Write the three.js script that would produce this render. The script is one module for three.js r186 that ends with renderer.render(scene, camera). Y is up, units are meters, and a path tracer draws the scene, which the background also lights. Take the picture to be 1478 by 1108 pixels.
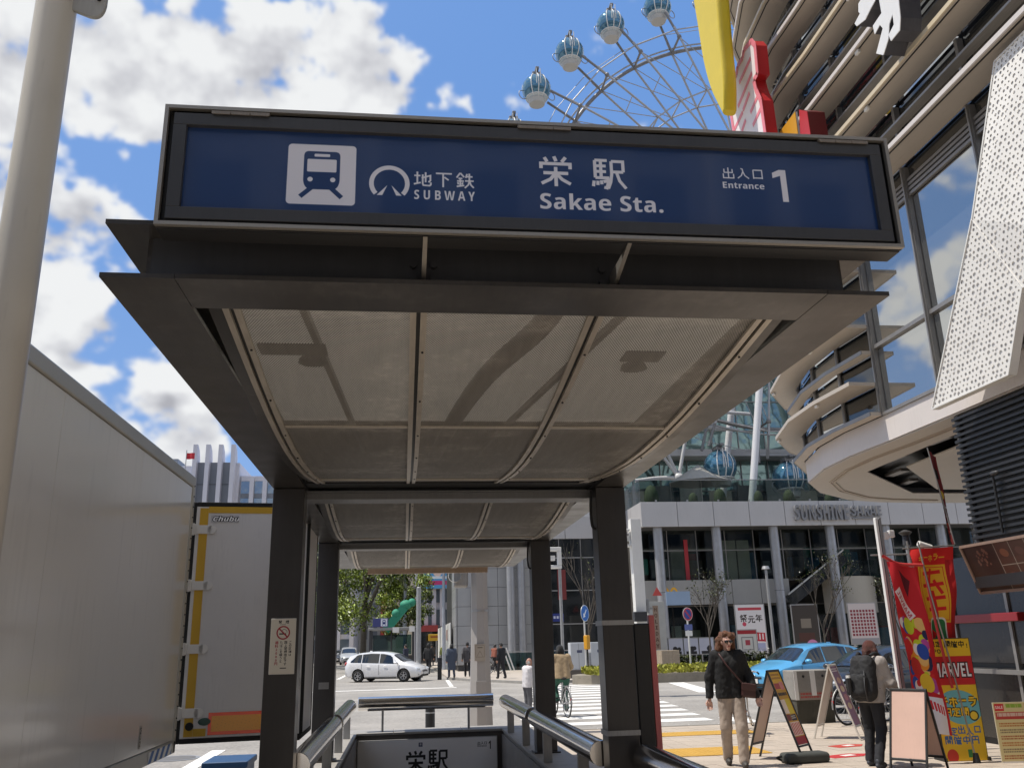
import * as THREE from 'three';
import { RoundedBoxGeometry } from 'three/addons/geometries/RoundedBoxGeometry.js';
import { mergeGeometries, mergeVertices, toCreasedNormals } from 'three/addons/utils/BufferGeometryUtils.js';
import { ImprovedNoise } from 'three/addons/math/ImprovedNoise.js';
import { Brush, Evaluator, SUBTRACTION } from 'three-bvh-csg';
import { FontLoader } from 'three/addons/loaders/FontLoader.js';
import { TextGeometry } from 'three/addons/geometries/TextGeometry.js';

// ---------------------------------------------------------------- camera, sky, sun, exposure
const scene = new THREE.Scene();
const camera = new THREE.PerspectiveCamera(47.637, 1478 / 1108, 0.1, 900);
camera.position.set(0, 1.6, 0);
camera.quaternion.setFromRotationMatrix(new THREE.Matrix4().makeBasis(
  new THREE.Vector3(0.99259, -0.024894, 0.118934), new THREE.Vector3(-0.010283, 0.95807, 0.286351), new THREE.Vector3(-0.121076, -0.285452, 0.950714)));
const renderer = new THREE.WebGLRenderer({ antialias: true });
renderer.toneMapping = THREE.LinearToneMapping;
renderer.toneMappingExposure = 1.0;
renderer.shadowMap.enabled = true;
const SUN = new THREE.Vector3(-0.34, 0.86, -0.24).normalize();
const sun = new THREE.DirectionalLight(new THREE.Color(1, 0.94, 0.84), 5.0);
sun.position.copy(SUN).multiplyScalar(140); sun.target.position.set(5, 0, -30);
sun.name = 'sun'; sun.castShadow = true; sun.shadow.mapSize.set(4096, 4096);
Object.assign(sun.shadow.camera, { left: -70, right: 70, top: 70, bottom: -70, near: 1, far: 320 });
scene.add(sun, sun.target);
{ // sky: air and cumulus clouds, computed for every direction
  const W = 2048, H = 1024, data = new Float32Array(W * H * 4), P = new ImprovedNoise();
  const fbm = (x, y, z, o) => { let s = 0, a = 0.5; for (let i = 0; i < o; i++, a *= 0.56, x = x * 2.03 + 3.1, y = y * 2.03 + 1.7, z = z * 2.03 + 5.3) s += a * P.noise(x, y, z); return s; };
  const blobs = [[-.348,.572,-.743,.077,.056,1],[-.28,.574,-.77,.076,.058,1],[-.206,.567,-.798,.074,.047,1],[-.124,.578,-.806,.085,.052,1],[-.073,.594,-.801,.054,.055,1],[-.163,.611,-.775,.061,.04,.9],[-.066,.627,-.776,.043,.033,.9],[-.279,.52,-.807,.039,.027,.8],[-.377,.508,-.774,.041,.038,.9],[-.315,.436,-.843,.044,.036,.95],[-.335,.389,-.858,.045,.03,.85],[-.292,.409,-.865,.036,.038,.9],[-.33,.344,-.879,.042,.03,.8],[-.387,.456,-.801,.018,.026,.8],[-.36,.321,-.876,.028,.015,.8],[-.388,.347,-.854,.036,.041,.7],[-.28,.247,-.928,.06,.033,1],[-.324,.264,-.908,.045,.022,.9],[-.24,.228,-.944,.042,.033,1],[-.219,.208,-.953,.028,.022,.9],[-.305,.21,-.929,.052,.036,.9],[.049,.572,-.819,.019,.011,.95],[.042,.617,-.786,.01,.006,.45],[-.271,.279,-.921,.012,.01,.55],[-.187,.547,-.816,.041,.021,.8],[-.425,.52,-.741,.06,.06,.9],[-.448,.377,-.81,.05,.08,.7],[-.261,.305,-.916,.007,.007,.5],[-.252,.604,-.756,.019,.014,-.8],[-.234,.578,-.782,.012,.015,-.8],[-.128,.633,-.763,.021,.012,-1],[-.3,.484,-.822,.048,.021,-.6],[-.368,.489,-.791,.024,.009,-.6],[-.21,.598,-.773,.009,.011,-.5],[-.232,.45,-.863,.028,.043,-.7]].map(([x, y, z, a, b, w]) => {
    const d = new THREE.Vector3(x, y, z).normalize(), e = new THREE.Vector3(0, 1, 0).cross(d).normalize(), f = d.clone().cross(e);
    return { d, e, f, a, b, w };
  });
  const S = (x, a, b) => { x = Math.min(1, Math.max(0, (x - a) / (b - a))); return x * x * (3 - 2 * x); };
  const field = (x, y, z) => {
    let B = 0; const wx = 0.02 * P.noise(x * 24, y * 24, z * 24) + 0.012 * P.noise(x * 55, y * 55, z * 55), wy = 0.02 * P.noise(x * 24 + 7, y * 24, z * 24 + 3) + 0.012 * P.noise(x * 55 + 2, y * 55, z * 55);
    for (const { d, e, f, a, b, w } of blobs) {
      const c = x * d.x + y * d.y + z * d.z; if (c < 0.85) continue;
      const p = (x * e.x + y * e.y + z * e.z + wx) / a, q = (x * f.x + y * f.y + z * f.z + wy) / b, r = p * p + q * q;
      if (r < 9) B += w * Math.exp(-r * 0.75);
    }
    B = Math.max(-0.4, Math.min(B * 0.85, 0.80 + 0.06 * B));
    const view = S(z, -0.2, -0.6) * S(x, 0.75, 0.3) * S(x, -0.50, -0.42);            // the part of the sky between these clouds is clear blue
    const wild = 0.66 + 1.3 * fbm(x * 3 + 9, y * 5, z * 3, 2);
    return { B: B * view + wild * (1 - view), n: 1.45 * fbm(x * 12, y * 16, z * 12, 8) };
  };
  for (let row = 0; row < H; row++) {
    const up = ((row + 0.5) / H - 0.5) * Math.PI, y = Math.sin(up), cu = Math.cos(up);
    for (let col = 0; col < W; col++) {
      const a = ((col + 0.5) / W - 0.5) * 2 * Math.PI, x = Math.cos(a) * cu, z = Math.sin(a) * cu, o = (row * W + col) * 4;
      const h = Math.pow(1 - Math.max(0, y), 3), cs = Math.max(0, x * SUN.x + y * SUN.y + z * SUN.z), glow = 0.16 * Math.pow(cs, 6);
      let r = 0.135 + 0.22 * h + glow, g = 0.305 + 0.24 * h + glow, b = 0.70 + 0.18 * h + glow * 0.9;
      if (y < 0) { const k = Math.min(1, -y * 20); r += (0.26 - r) * k; g += (0.25 - g) * k; b += (0.235 - b) * k; }
      else if (y > 0.02) {
        const q = field(x, y, z), v = q.B + q.n, alpha = S(v, 0.45, 0.74) * S(y, 0.02, 0.12);
        if (alpha > 0.002) {
          const q2 = field(x + SUN.x * 0.03, y + 0.03, z + SUN.z * 0.03);
          const lit = Math.min(1, Math.max(0, 0.66 + 1.05 * (v - q2.B - q2.n) + 0.25 * (1 - S(v, 0.45, 1.1)))), t = 0.44 + 0.45 * lit;
          r += (t * 0.985 - r) * alpha; g += (t - g) * alpha; b += (t * (1.09 - 0.08 * lit) - b) * alpha;
        }
      }
      data[o] = r; data[o + 1] = g; data[o + 2] = b; data[o + 3] = 1;
    }
  }
  const sky = new THREE.DataTexture(data, W, H, THREE.RGBAFormat, THREE.FloatType);
  sky.mapping = THREE.EquirectangularReflectionMapping; sky.magFilter = sky.minFilter = THREE.LinearFilter; sky.needsUpdate = true;
  scene.background = sky; scene.environment = sky;
}

// ---------------------------------------------------------------- helpers
const V = (x, y, z) => new THREE.Vector3(x, y, z);
function random(seed) { return () => { seed = (seed + 0x6d2b79f5) | 0; let t = Math.imul(seed ^ (seed >>> 15), 1 | seed); t = (t + Math.imul(t ^ (t >>> 7), 61 | t)) ^ t; return ((t ^ (t >>> 14)) >>> 0) / 4294967296; }; }
const rnd = random(11), R = (a, b, f = rnd) => a + (b - a) * f();
const used = new Map();
function numbered(name) { const n = used.get(name) ?? 0; used.set(name, n + 1); return n ? name + '_' + String(n).padStart(3, '0') : name; }
function boxUV(g) { // texture coordinates in metres, from the nearest axis
  const p = g.attributes.position, n = g.attributes.normal, uv = new Float32Array(p.count * 2);
  for (let i = 0; i < p.count; i++) {
    const ax = Math.abs(n.getX(i)), ay = Math.abs(n.getY(i)), az = Math.abs(n.getZ(i));
    if (ay > ax && ay > az) { uv[2 * i] = p.getX(i); uv[2 * i + 1] = p.getZ(i); }
    else if (ax > az) { uv[2 * i] = p.getZ(i); uv[2 * i + 1] = p.getY(i); }
    else { uv[2 * i] = p.getX(i); uv[2 * i + 1] = p.getY(i); }
  }
  g.setAttribute('uv', new THREE.BufferAttribute(uv, 2)); return g;
}
function join(list, keep) {
  list = [].concat(list).map((g) => { g = g.index ? g.toNonIndexed() : g.clone(); if (!g.attributes.normal) g.computeVertexNormals(); for (const k of Object.keys(g.attributes)) if (!['position', 'normal', 'uv', keep === 'color' ? 'color' : ''].includes(k)) g.deleteAttribute(k); if (!g.attributes.uv) boxUV(g); return g; });
  return list.length > 1 ? mergeGeometries(list) : list[0];
}
function obj(name, geos, mat, parent = scene, uv = true) { // one named mesh
  const g = join(geos); if (uv) boxUV(g);
  const m = new THREE.Mesh(g, mat); m.name = parent === scene ? numbered(name) : name; m.castShadow = m.receiveShadow = true; parent.add(m); return m;
}
function raw(name, geo, mat, parent = scene) { const m = new THREE.Mesh(geo, mat); m.name = parent === scene ? numbered(name) : name; m.castShadow = m.receiveShadow = true; parent.add(m); return m; }
function tag(o, label, category, group, kind) { if (label) o.userData.label = label; if (category) o.userData.category = category; if (group) o.userData.group = group; if (kind) o.userData.kind = kind; return o; }
function thing(name, label, category, [x, y, z] = [0, 0, 0], turn = 0, group) { const o = new THREE.Group(); o.name = numbered(name); scene.add(o); o.position.set(x, y, z); o.rotation.y = turn; return tag(o, label, category, group); }
function dup(root, name, label, [x, y, z], turn = 0, group) { const c = root.clone(); c.name = numbered(name); scene.add(c); c.position.set(x, y, z); c.rotation.set(0, turn, 0); tag(c, label, null, group); return c; }
function struct(name, geos, mat) { const o = obj(name, geos, mat); o.userData.kind = 'structure'; return o; }
const bx = (w, h, d, x = 0, y = 0, z = 0, r = 0) => (r ? new RoundedBoxGeometry(w, h, d, 1, r) : new THREE.BoxGeometry(w, h, d)).translate(x, y, z);
const span = (x0, x1, y0, y1, z0, z1, r = 0) => bx(Math.abs(x1 - x0), Math.abs(y1 - y0), Math.abs(z1 - z0), (x0 + x1) / 2, (y0 + y1) / 2, (z0 + z1) / 2, r);
const cyl = (r0, r1, h, x = 0, y = 0, z = 0, n = 16) => new THREE.CylinderGeometry(r1, r0, h, n).translate(x, y + h / 2, z);
const ball = (r, x, y, z, n = 12, sx = 1, sy = 1, sz = 1) => new THREE.SphereGeometry(r, n, Math.max(6, n * 0.7 | 0)).scale(sx, sy, sz).translate(x, y, z);
function rod(a, b, r, n = 8, r2 = r) { const d = b.clone().sub(a), l = d.length(); return new THREE.CylinderGeometry(r2, r, l, n).applyQuaternion(new THREE.Quaternion().setFromUnitVectors(V(0, 1, 0), d.divideScalar(l))).translate((a.x + b.x) / 2, (a.y + b.y) / 2, (a.z + b.z) / 2); }
function bar(a, b, w, h) { const d = b.clone().sub(a), l = d.length(), m = new THREE.Matrix4().lookAt(b, a, Math.abs(d.y / l) > 0.95 ? V(0, 0, 1) : V(0, 1, 0)); return new THREE.BoxGeometry(w, h, l).applyMatrix4(m).translate((a.x + b.x) / 2, (a.y + b.y) / 2, (a.z + b.z) / 2); }
const pipe = (pts, r, seg = 24, n = 8, closed = false) => new THREE.TubeGeometry(new THREE.CatmullRomCurve3(pts, closed), seg, r, n, closed);
const ring = (R0, r, n = 32, m = 8) => new THREE.TorusGeometry(R0, r, m, n);
const shape = (pts) => new THREE.Shape(pts.map(([x, y]) => new THREE.Vector2(x, y)));
const slab = (pts, depth, bevel = 0) => new THREE.ExtrudeGeometry(shape(pts), { depth, bevelEnabled: bevel > 0, bevelSize: bevel, bevelThickness: bevel, bevelSegments: 2 }); // outline in x,y, thickness along z
const flat = (pts, y0, y1) => new THREE.ExtrudeGeometry(shape(pts.map(([x, z]) => [x, -z])), { depth: y1 - y0, bevelEnabled: false }).rotateX(-Math.PI / 2).translate(0, y0, 0); // outline in x,z, thickness along y
function quad(a, b, c, d) { const g = new THREE.BufferGeometry(); g.setAttribute('position', new THREE.Float32BufferAttribute([...a, ...b, ...c, ...a, ...c, ...d], 3)); g.setAttribute('uv', new THREE.Float32BufferAttribute([0, 0, 1, 0, 1, 1, 0, 0, 1, 1, 0, 1], 2)); g.computeVertexNormals(); return g; }

// ---------------------------------------------------------------- textures: grey detail maps that multiply a material's own colour
function lattice(n, seed) { const f = random(seed), a = new Float32Array(n * n); for (let i = 0; i < n * n; i++) a[i] = f(); return a; }
function tiled(size, cells, oct, seed, sx = 1, sy = 1, gain = 0.55) {
  const out = new Float32Array(size * size); let amp = 1, tot = 0;
  for (let o = 0; o < oct; o++, amp *= gain) {
    const n = cells << o, L = lattice(Math.max(n * sx, n * sy), seed + o * 17), nx = n * sx, ny = n * sy, st = Math.max(nx, ny); tot += amp;
    for (let y = 0; y < size; y++) { const v = y / size * ny, y0 = v | 0, ty = v - y0, wy = ty * ty * (3 - 2 * ty), y1 = (y0 + 1) % ny;
      for (let x = 0; x < size; x++) { const u = x / size * nx, x0 = u | 0, tx = u - x0, wx = tx * tx * (3 - 2 * tx), x1 = (x0 + 1) % nx;
        const a = L[y0 * st + x0], b = L[y0 * st + x1], c = L[y1 * st + x0], d = L[y1 * st + x1]; out[y * size + x] += amp * (a + (b - a) * wx + (c + (d - c) * wx - a - (b - a) * wx) * wy); } }
  }
  for (let i = 0; i < out.length; i++) out[i] /= tot; return out;
}
function grey(size, fn) {
  const d = new Uint8Array(size * size * 4);
  for (let y = 0; y < size; y++) for (let x = 0; x < size; x++) { const v = fn(y * size + x, x, y), i = (y * size + x) * 4, c = Array.isArray(v) ? v : [v, v, v]; for (let k = 0; k < 3; k++) d[i + k] = Math.max(0, Math.min(255, c[k] * 255)); d[i + 3] = 255; }
  const t = new THREE.DataTexture(d, size, size); t.wrapS = t.wrapT = THREE.RepeatWrapping; t.magFilter = t.minFilter = THREE.LinearFilter; t.needsUpdate = true; return t;
}
const coarse = tiled(512, 4, 5, 3), fine = tiled(512, 32, 4, 31), grain = tiled(512, 128, 2, 77), drip = tiled(512, 8, 3, 91, 8, 1), cloudy = tiled(512, 3, 3, 55);
const clamp01 = (x) => Math.max(0, Math.min(1, x));
const MAPS = {
  metal: grey(512, (i) => 0.70 + 0.22 * coarse[i] + 0.18 * (drip[i] - 0.3)),
  dirty: grey(512, (i) => { const s = clamp01((coarse[i] - 0.44) * 5), q = clamp01((fine[i] - 0.62) * 6); return 0.52 + 0.34 * s * fine[i] + 0.22 * drip[i] + 0.3 * q * s; }),
  paint: grey(512, (i) => 0.90 + 0.10 * coarse[i] - 0.10 * clamp01((drip[i] - 0.62) * 5) * coarse[i]),
  stone: grey(512, (i) => 0.66 + 0.22 * coarse[i] + 0.20 * (grain[i] - 0.3) - 0.22 * clamp01((cloudy[i] - 0.58) * 5)),
  asphalt: grey(512, (i) => 0.52 + 0.34 * coarse[i] + 0.5 * (grain[i] - 0.4) * 0.8 + 0.12 * (cloudy[i] - 0.5)),
  cloth: grey(512, (i, x, y) => 0.74 + 0.2 * coarse[i] + 0.1 * ((x ^ y) & 1) + 0.1 * fine[i]),
  rough: grey(512, (i) => 0.72 + 0.4 * (coarse[i] - 0.3)),
  bump: grey(512, (i) => 0.5 * grain[i] + 0.5 * fine[i]),
  wave: grey(512, (i) => cloudy[i]),
};
function scaled(t, s) { const c = t.clone(); c.repeat.set(1 / s, 1 / s); c.needsUpdate = true; return c; }
const cache = new Map();
function mat(rgb, { map = null, size = 2, rough = 0.6, metal = 0, bump = 0, bumpMap = 'bump', bumpSize = 0, coat = 0, ior, vertex, side, coatRough = 0.05, roughMap = false } = {}) {
  const key = JSON.stringify([rgb, map, size, rough, metal, bump, bumpMap, bumpSize, coat, ior, vertex, side, coatRough, roughMap]); if (cache.has(key)) return cache.get(key);
  const m = coat || ior ? new THREE.MeshPhysicalMaterial({ clearcoat: coat, clearcoatRoughness: coatRough, ior: ior ?? 1.5 }) : new THREE.MeshStandardMaterial();
  m.color.setRGB(...rgb); m.roughness = rough; m.metalness = metal; if (vertex) m.vertexColors = true; m.side = THREE.DoubleSide;
  if (map) { m.map = scaled(MAPS[map], size); if (roughMap) { m.roughnessMap = scaled(MAPS.rough, size * 0.7); } }
  if (bump) { m.bumpMap = scaled(MAPS[bumpMap], bumpSize || size * 0.5); m.bumpScale = bump; }
  cache.set(key, m); return m;
}
const M = {
  steel: mat([0.090, 0.083, 0.077], { map: 'dirty', size: 1.2, rough: 0.42, metal: 0.35, roughMap: true }),
  pillar: mat([0.062, 0.058, 0.057], { map: 'metal', size: 1.3, rough: 0.45, metal: 0.3, roughMap: true }),
  web: mat([0.062, 0.063, 0.068], { map: 'metal', size: 1.2, rough: 0.5, metal: 0.3 }),
  alu: mat([0.36, 0.335, 0.30], { map: 'paint', size: 0.8, rough: 0.42, metal: 0.7 }),
  rib: mat([0.60, 0.54, 0.46], { map: 'metal', size: 0.5, rough: 0.4, metal: 0.55 }),
  inox: mat([0.84, 0.82, 0.79], { map: 'paint', size: 0.5, rough: 0.2, metal: 1, roughMap: true }),
  black: mat([0.018, 0.018, 0.019], { map: 'metal', size: 0.6, rough: 0.45 }),
  rubber: mat([0.02, 0.02, 0.02], { map: 'stone', size: 0.3, rough: 0.85 }),
  white: mat([0.78, 0.77, 0.74], { map: 'paint', size: 1.4, rough: 0.45 }),
  galv: mat([0.42, 0.42, 0.42], { map: 'metal', size: 0.7, rough: 0.45, metal: 0.5 }),
  polegrey: mat([0.37, 0.355, 0.345], { map: 'paint', size: 0.9, rough: 0.55 }),
  stone: mat([0.30, 0.275, 0.25], { map: 'stone', size: 0.9, rough: 0.7, bump: 0.002 }),
  coping: mat([0.42, 0.40, 0.375], { map: 'stone', size: 0.8, rough: 0.55, bump: 0.001 }),
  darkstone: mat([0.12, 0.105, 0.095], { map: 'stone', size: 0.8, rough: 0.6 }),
  glass: new THREE.MeshPhysicalMaterial({ color: 0xffffff, transmission: 1, roughness: 0.03, ior: 1.5, thickness: 0, side: THREE.DoubleSide }),
  tint: new THREE.MeshPhysicalMaterial({ color: new THREE.Color().setRGB(0.30, 0.42, 0.42), transmission: 1, roughness: 0.03, ior: 1.5, thickness: 0, side: THREE.DoubleSide }),
  clear: new THREE.MeshPhysicalMaterial({ color: new THREE.Color().setRGB(0.68, 0.73, 0.71), transmission: 1, roughness: 0.03, ior: 1.45, thickness: 0, side: THREE.DoubleSide }),
  darkglass: mat([0.012, 0.014, 0.015], { rough: 0.06, ior: 1.6, coat: 0.6, coatRough: 0.03, bump: 0.0012, bumpMap: 'wave', size: 3 }),
};
// ---------------------------------------------------------------- lettering
const KANJI = {
  栄: '18 6 26 20|46 2 52 18|80 4 68 20|8 42 8 26 92 26 92 42|14 56 86 56|50 36 50 98|48 58 34 76 8 90|52 58 68 76 92 90',
  駅: '10 6 10 62|10 6 46 6|10 24 42 24|10 42 42 42|27 6 27 62|10 62 46 62 46 80 42 94 34 92|6 72 3 90|17 72 16 86|27 70 28 83|36 68 39 78|58 8 92 8 92 42|58 42 92 42|58 8 58 50 54 74 46 96|72 42 80 70 98 94',
  地: '4 30 38 30|21 6 21 76|2 82 40 72|44 44 92 28 92 58 86 66 80 64|66 8 66 70|50 22 50 78 54 88 88 90 94 84 95 70', 下: '6 12 94 12|46 12 46 96|52 34 76 52',
  鉄: '24 4 4 34|24 4 46 30|14 38 36 38|6 54 44 54|24 38 24 84|10 62 15 76|38 62 33 76|4 88 46 80|62 8 54 34|58 26 92 26|50 52 98 52|74 6 74 52 68 76 48 96|75 54 82 76 98 94',
  出: '50 4 50 92|18 16 18 46 82 46 82 16|10 56 10 92 90 92 90 56', 入: '34 8 48 14 50 34 36 68 6 92|50 34 64 68 94 92', 口: '16 16 16 92|16 18 84 18 84 92|16 84 84 84',
  禁: '6 16 46 16|26 4 26 44|26 18 8 40|26 18 44 36|54 16 94 16|74 4 74 44|74 18 56 38|74 18 94 38|22 52 78 52|8 66 92 66|50 66 50 96|28 76 16 92|72 76 86 92',
  煙: '22 6 22 46 6 92|8 26 12 44|36 22 32 42|22 50 38 84|46 10 96 10|62 10 62 46|80 10 80 46|50 24 92 24 92 46 50 46 50 24|54 66 90 66|71 50 71 90|46 90 98 90',
  こ: '22 20 74 18 66 28|18 60 20 80 40 88 82 84', の: '52 18 44 60 28 80 16 66 18 44 36 22 60 18 82 34 84 60 70 82 50 90', 区: '12 10 88 10|12 10 12 90 92 90|34 28 72 72|72 26 30 74',
  域: '4 30 36 30|20 6 20 76|2 82 38 72|44 30 96 30|74 6 80 60 96 88|48 44 48 62 66 62 66 44 48 44|44 78 70 72|90 44 60 92', は: '18 14 14 50 20 86|44 34 90 32|68 12 68 78 52 86 44 76 56 68 90 86',
  路: '8 10 8 34 38 34 38 10 8 10|24 34 24 86|24 56 40 56|10 56 10 90|4 90 42 82|64 6 48 34|60 18 88 18 74 42 46 62|58 28 76 46 98 58|58 66 58 94|58 66 90 66 90 94|58 92 90 92',
  上: '48 6 48 88|48 40 82 40|8 90 92 90', で: '12 22 84 18 56 36 44 62 56 82 78 88|70 42 76 52|82 36 88 46', す: '8 24 92 22|58 6 58 50 46 62 38 52 46 40 58 46 58 66 44 92', た: '14 24 56 22|36 8 16 88|54 44 84 42|52 74 58 84 88 82',
  ば: '18 14 14 50 20 86|44 34 84 32|66 12 66 78 52 86 44 76 56 68 90 86|84 6 88 16|94 4 98 14', を: '18 20 80 18|46 6 26 50 46 42 58 50 56 70|84 38 38 68 36 82 50 90 82 88',
  吸: '6 18 6 70 32 70 32 18 6 18|42 10 82 10 72 40 92 40 80 70 48 94|54 10 52 50 38 90|58 40 72 72 96 94', う: '36 8 60 16|20 40 56 30 76 42 72 68 48 92', と: '32 8 40 44|80 26 36 54 28 74 42 88 82 88',
  過: '10 10 20 22|6 40 22 40 18 72 6 90|18 76 40 90 96 90|40 8 84 8 84 36|40 8 40 36|62 22 62 36|34 40 92 40 92 76 84 78|34 40 34 80|50 52 50 68 76 68 76 52 50 52',
  料: '8 14 14 34|40 12 34 34|4 44 46 44|25 6 25 94|24 48 6 78|26 48 44 70|60 14 70 26|56 40 68 52|52 74 98 62|84 6 84 96', 円: '12 12 12 94|12 12 88 12 88 88 80 92|50 12 50 50|12 50 88 50',
  開: '10 8 10 94|10 8 40 8 40 36 10 36|10 22 40 22|90 8 90 94|90 8 60 8 60 36 90 36|60 22 90 22|28 52 72 52|24 66 76 66|40 52 38 88|60 52 60 90',
  催: '20 6 4 46|14 30 14 94|32 12 32 30 92 30 92 12|62 6 62 30|42 36 30 60|38 48 38 94|38 50 92 50|38 64 88 64|38 78 88 78|38 92 94 92|64 50 64 92', 中: '14 26 14 64 86 64 86 26 14 26|50 6 50 96',
  限: '10 8 10 94|10 8 36 8 26 32 36 50 24 62|50 8 84 8 84 44 50 44|50 26 84 26|50 8 50 92 70 80|60 46 76 74 96 92|92 54 76 66', 定: '50 2 50 14|10 32 10 16 90 16 90 32|26 36 76 36|50 36 50 88|50 58 80 58|28 54 22 78 6 94|24 78 46 92 96 92',
  キ: '14 34 84 24|8 64 92 54|40 6 58 94', ー: '8 50 92 50', ホ: '10 28 90 28|50 6 50 92 40 88|28 46 10 76|70 46 90 74', ラ: '22 14 78 14|14 38 86 38 74 70 36 94', 元: '22 14 78 14|6 42 94 42|38 42 32 76 6 94|62 42 62 86 94 88 94 72',
  年: '28 4 10 34|22 20 88 20|24 44 84 44|26 44 26 68|4 68 96 68|54 20 54 96', 祭: '30 4 8 34|22 16 44 16 14 50|56 8 90 8 70 34|60 16 94 48|32 46 70 46|12 60 90 60|50 60 50 96|30 72 16 90|70 72 86 90',
};
function glyph(c, ch, x, y, s, w = 0.1, sx = 1) { // one character, its box's top left at x, y
  if (!KANJI[ch]) { c.save(); c.font = 'bold ' + s * 0.98 + 'px sans-serif'; c.textAlign = 'center'; c.textBaseline = 'alphabetic'; c.fillStyle = c.strokeStyle; c.translate(x + s * sx / 2, y + s * 0.88); c.scale(sx, 1); c.fillText(ch, 0, 0); c.restore(); return; }
  c.lineWidth = s * w; c.lineJoin = 'miter'; c.miterLimit = 3; c.lineCap = 'butt';
  for (const st of KANJI[ch].split('|')) { const n = st.split(' ').map(Number); c.beginPath(); for (let i = 0; i < n.length; i += 2) c[i ? 'lineTo' : 'moveTo'](x + n[i] * s * sx / 100, y + n[i + 1] * s / 100); c.stroke(); }
}
function fit(c, text, x0, x1, base, px, font = 'bold', family = 'sans-serif') { c.save(); c.font = font + ' ' + px + 'px ' + family; c.textAlign = 'left'; const w = c.measureText(text).width; c.translate(x0, base); c.scale((x1 - x0) / w, 1); c.fillText(text, 0, 0); c.restore(); }
function print(w, h, draw, { rough = 0.5, coat = 0, emit = 0 } = {}) { // a printed face; its pixels are w by h
  const cv = document.createElement('canvas'); cv.width = w; cv.height = h; const c = cv.getContext('2d'); draw(c, w, h);
  const t = new THREE.CanvasTexture(cv); t.colorSpace = THREE.SRGBColorSpace;
  const m = coat ? new THREE.MeshPhysicalMaterial({ map: t, roughness: rough, clearcoat: coat, clearcoatRoughness: 0.06 }) : new THREE.MeshStandardMaterial({ map: t, roughness: rough });
  m.side = THREE.DoubleSide; return m;
}
const plate = (w, h, x, y, z) => new THREE.PlaneGeometry(w, h).translate(x, y, z);
const each = (name, geos, m, parent) => geos.map((g) => obj(name, g, m, parent));

// ---------------------------------------------------------------- the setting: road, pavements, markings
const asphalt = mat([0.40, 0.375, 0.345], { map: 'asphalt', size: 5, rough: 0.85, bump: 0.004, bumpSize: 1 });
const paving = mat([0.53, 0.45, 0.37], { map: 'stone', size: 2.4, rough: 0.8, bump: 0.002 });
const kerbMat = mat([0.36, 0.345, 0.32], { map: 'stone', size: 1, rough: 0.8 });
const linePaint = mat([0.95, 0.93, 0.89], { map: 'stone', size: 1.5, rough: 0.7 });
const yellowTile = mat([0.62, 0.36, 0.06], { map: 'stone', size: 0.7, rough: 0.75 });
{
  const g = shape([[-300, -60], [300, -60], [300, 400], [-300, 400]]);
  g.holes.push(shape([[-0.66, 5.9], [1.44, 5.9], [1.44, 13.32], [-0.66, 13.32]]));
  struct('road', new THREE.ShapeGeometry(g).rotateX(-Math.PI / 2).translate(0, -0.1, 0), asphalt);
}
{ // near pavement round the stair, a real step above the road
  const s = shape([[-1.25, -10], [42, -10], [42, 17.4], [3.0, 17.4], [0, 17.2], [-0.8, 16.6], [-1.25, 15.6]]);
  s.holes.push(shape([[-0.66, 5.9], [1.44, 5.9], [1.44, 13.32], [-0.66, 13.32]]));
  const near = struct('pavement', new THREE.ExtrudeGeometry(s, { depth: 0.11, bevelEnabled: false }).rotateX(-Math.PI / 2).translate(0, -0.115, 0), paving);
  const tiles = [];
  for (let x = 2.3; x < 9.6; x += 0.302) for (let z = -17.1; z < -9; z += 0.302) tiles.push(bx(0.296, 0.02, 0.296, x + 0.15, R(-0.006, -0.0035), z + 0.15));
  tag(obj('paving_tile', tiles, paving, near), null, null, null, 'stuff');
  for (let x = -1.1; x < 24; x += 0.6) obj('kerb_stone', bx(0.594, 0.2, 0.14, x + 0.3, -0.09, -17.4 + (x < 0 ? 0.25 : 0), 0.012), kerbMat, near);
  for (const [x0, x1, z0, z1] of [[3.75, 6.15, -16.1, -15.5], [3.45, 5.25, -13.75, -12.85]]) for (let x = x0; x < x1 - 0.1; x += 0.3) for (let z = z0; z < z1 - 0.1; z += 0.3) {
    const b = [bx(0.296, 0.016, 0.296, x + 0.15, 0.008, z + 0.15, 0.004)];
    for (let i = 0; i < 4; i++) for (let k = 0; k < 4; k++) b.push(cyl(0.016, 0.011, 0.005, x + 0.045 + i * 0.069, 0.016, z + 0.045 + k * 0.069, 6));
    obj('tactile_tile', b, yellowTile, near);
  }
  const far = struct('far_pavement', new THREE.ExtrudeGeometry(shape([[2.3, 150], [2.3, 47], [3.2, 44], [5.4, 39.2], [8.8, 39.2], [9.6, 44.5], [70, 44.5], [70, 150]]), { depth: 0.11, bevelEnabled: false }).rotateX(-Math.PI / 2).translate(0, -0.115, 0), mat([0.52, 0.46, 0.40], { map: 'stone', size: 3, rough: 0.8 }));
  for (let x = 9.8; x < 40; x += 1) obj('kerb_stone', bx(0.99, 0.2, 0.16, x + 0.5, -0.09, -44.5, 0.012), kerbMat, far);
  for (const [x0, z0, x1, z1] of [[2.3, -47, 3.2, -44], [3.2, -44, 5.4, -39.2], [5.4, -39.2, 8.8, -39.2], [8.8, -39.2, 9.6, -44.5]]) obj('kerb_stone', bar(V(x0, -0.09, z0), V(x1, -0.09, z1), 0.16, 0.2), kerbMat, far);
}
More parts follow.
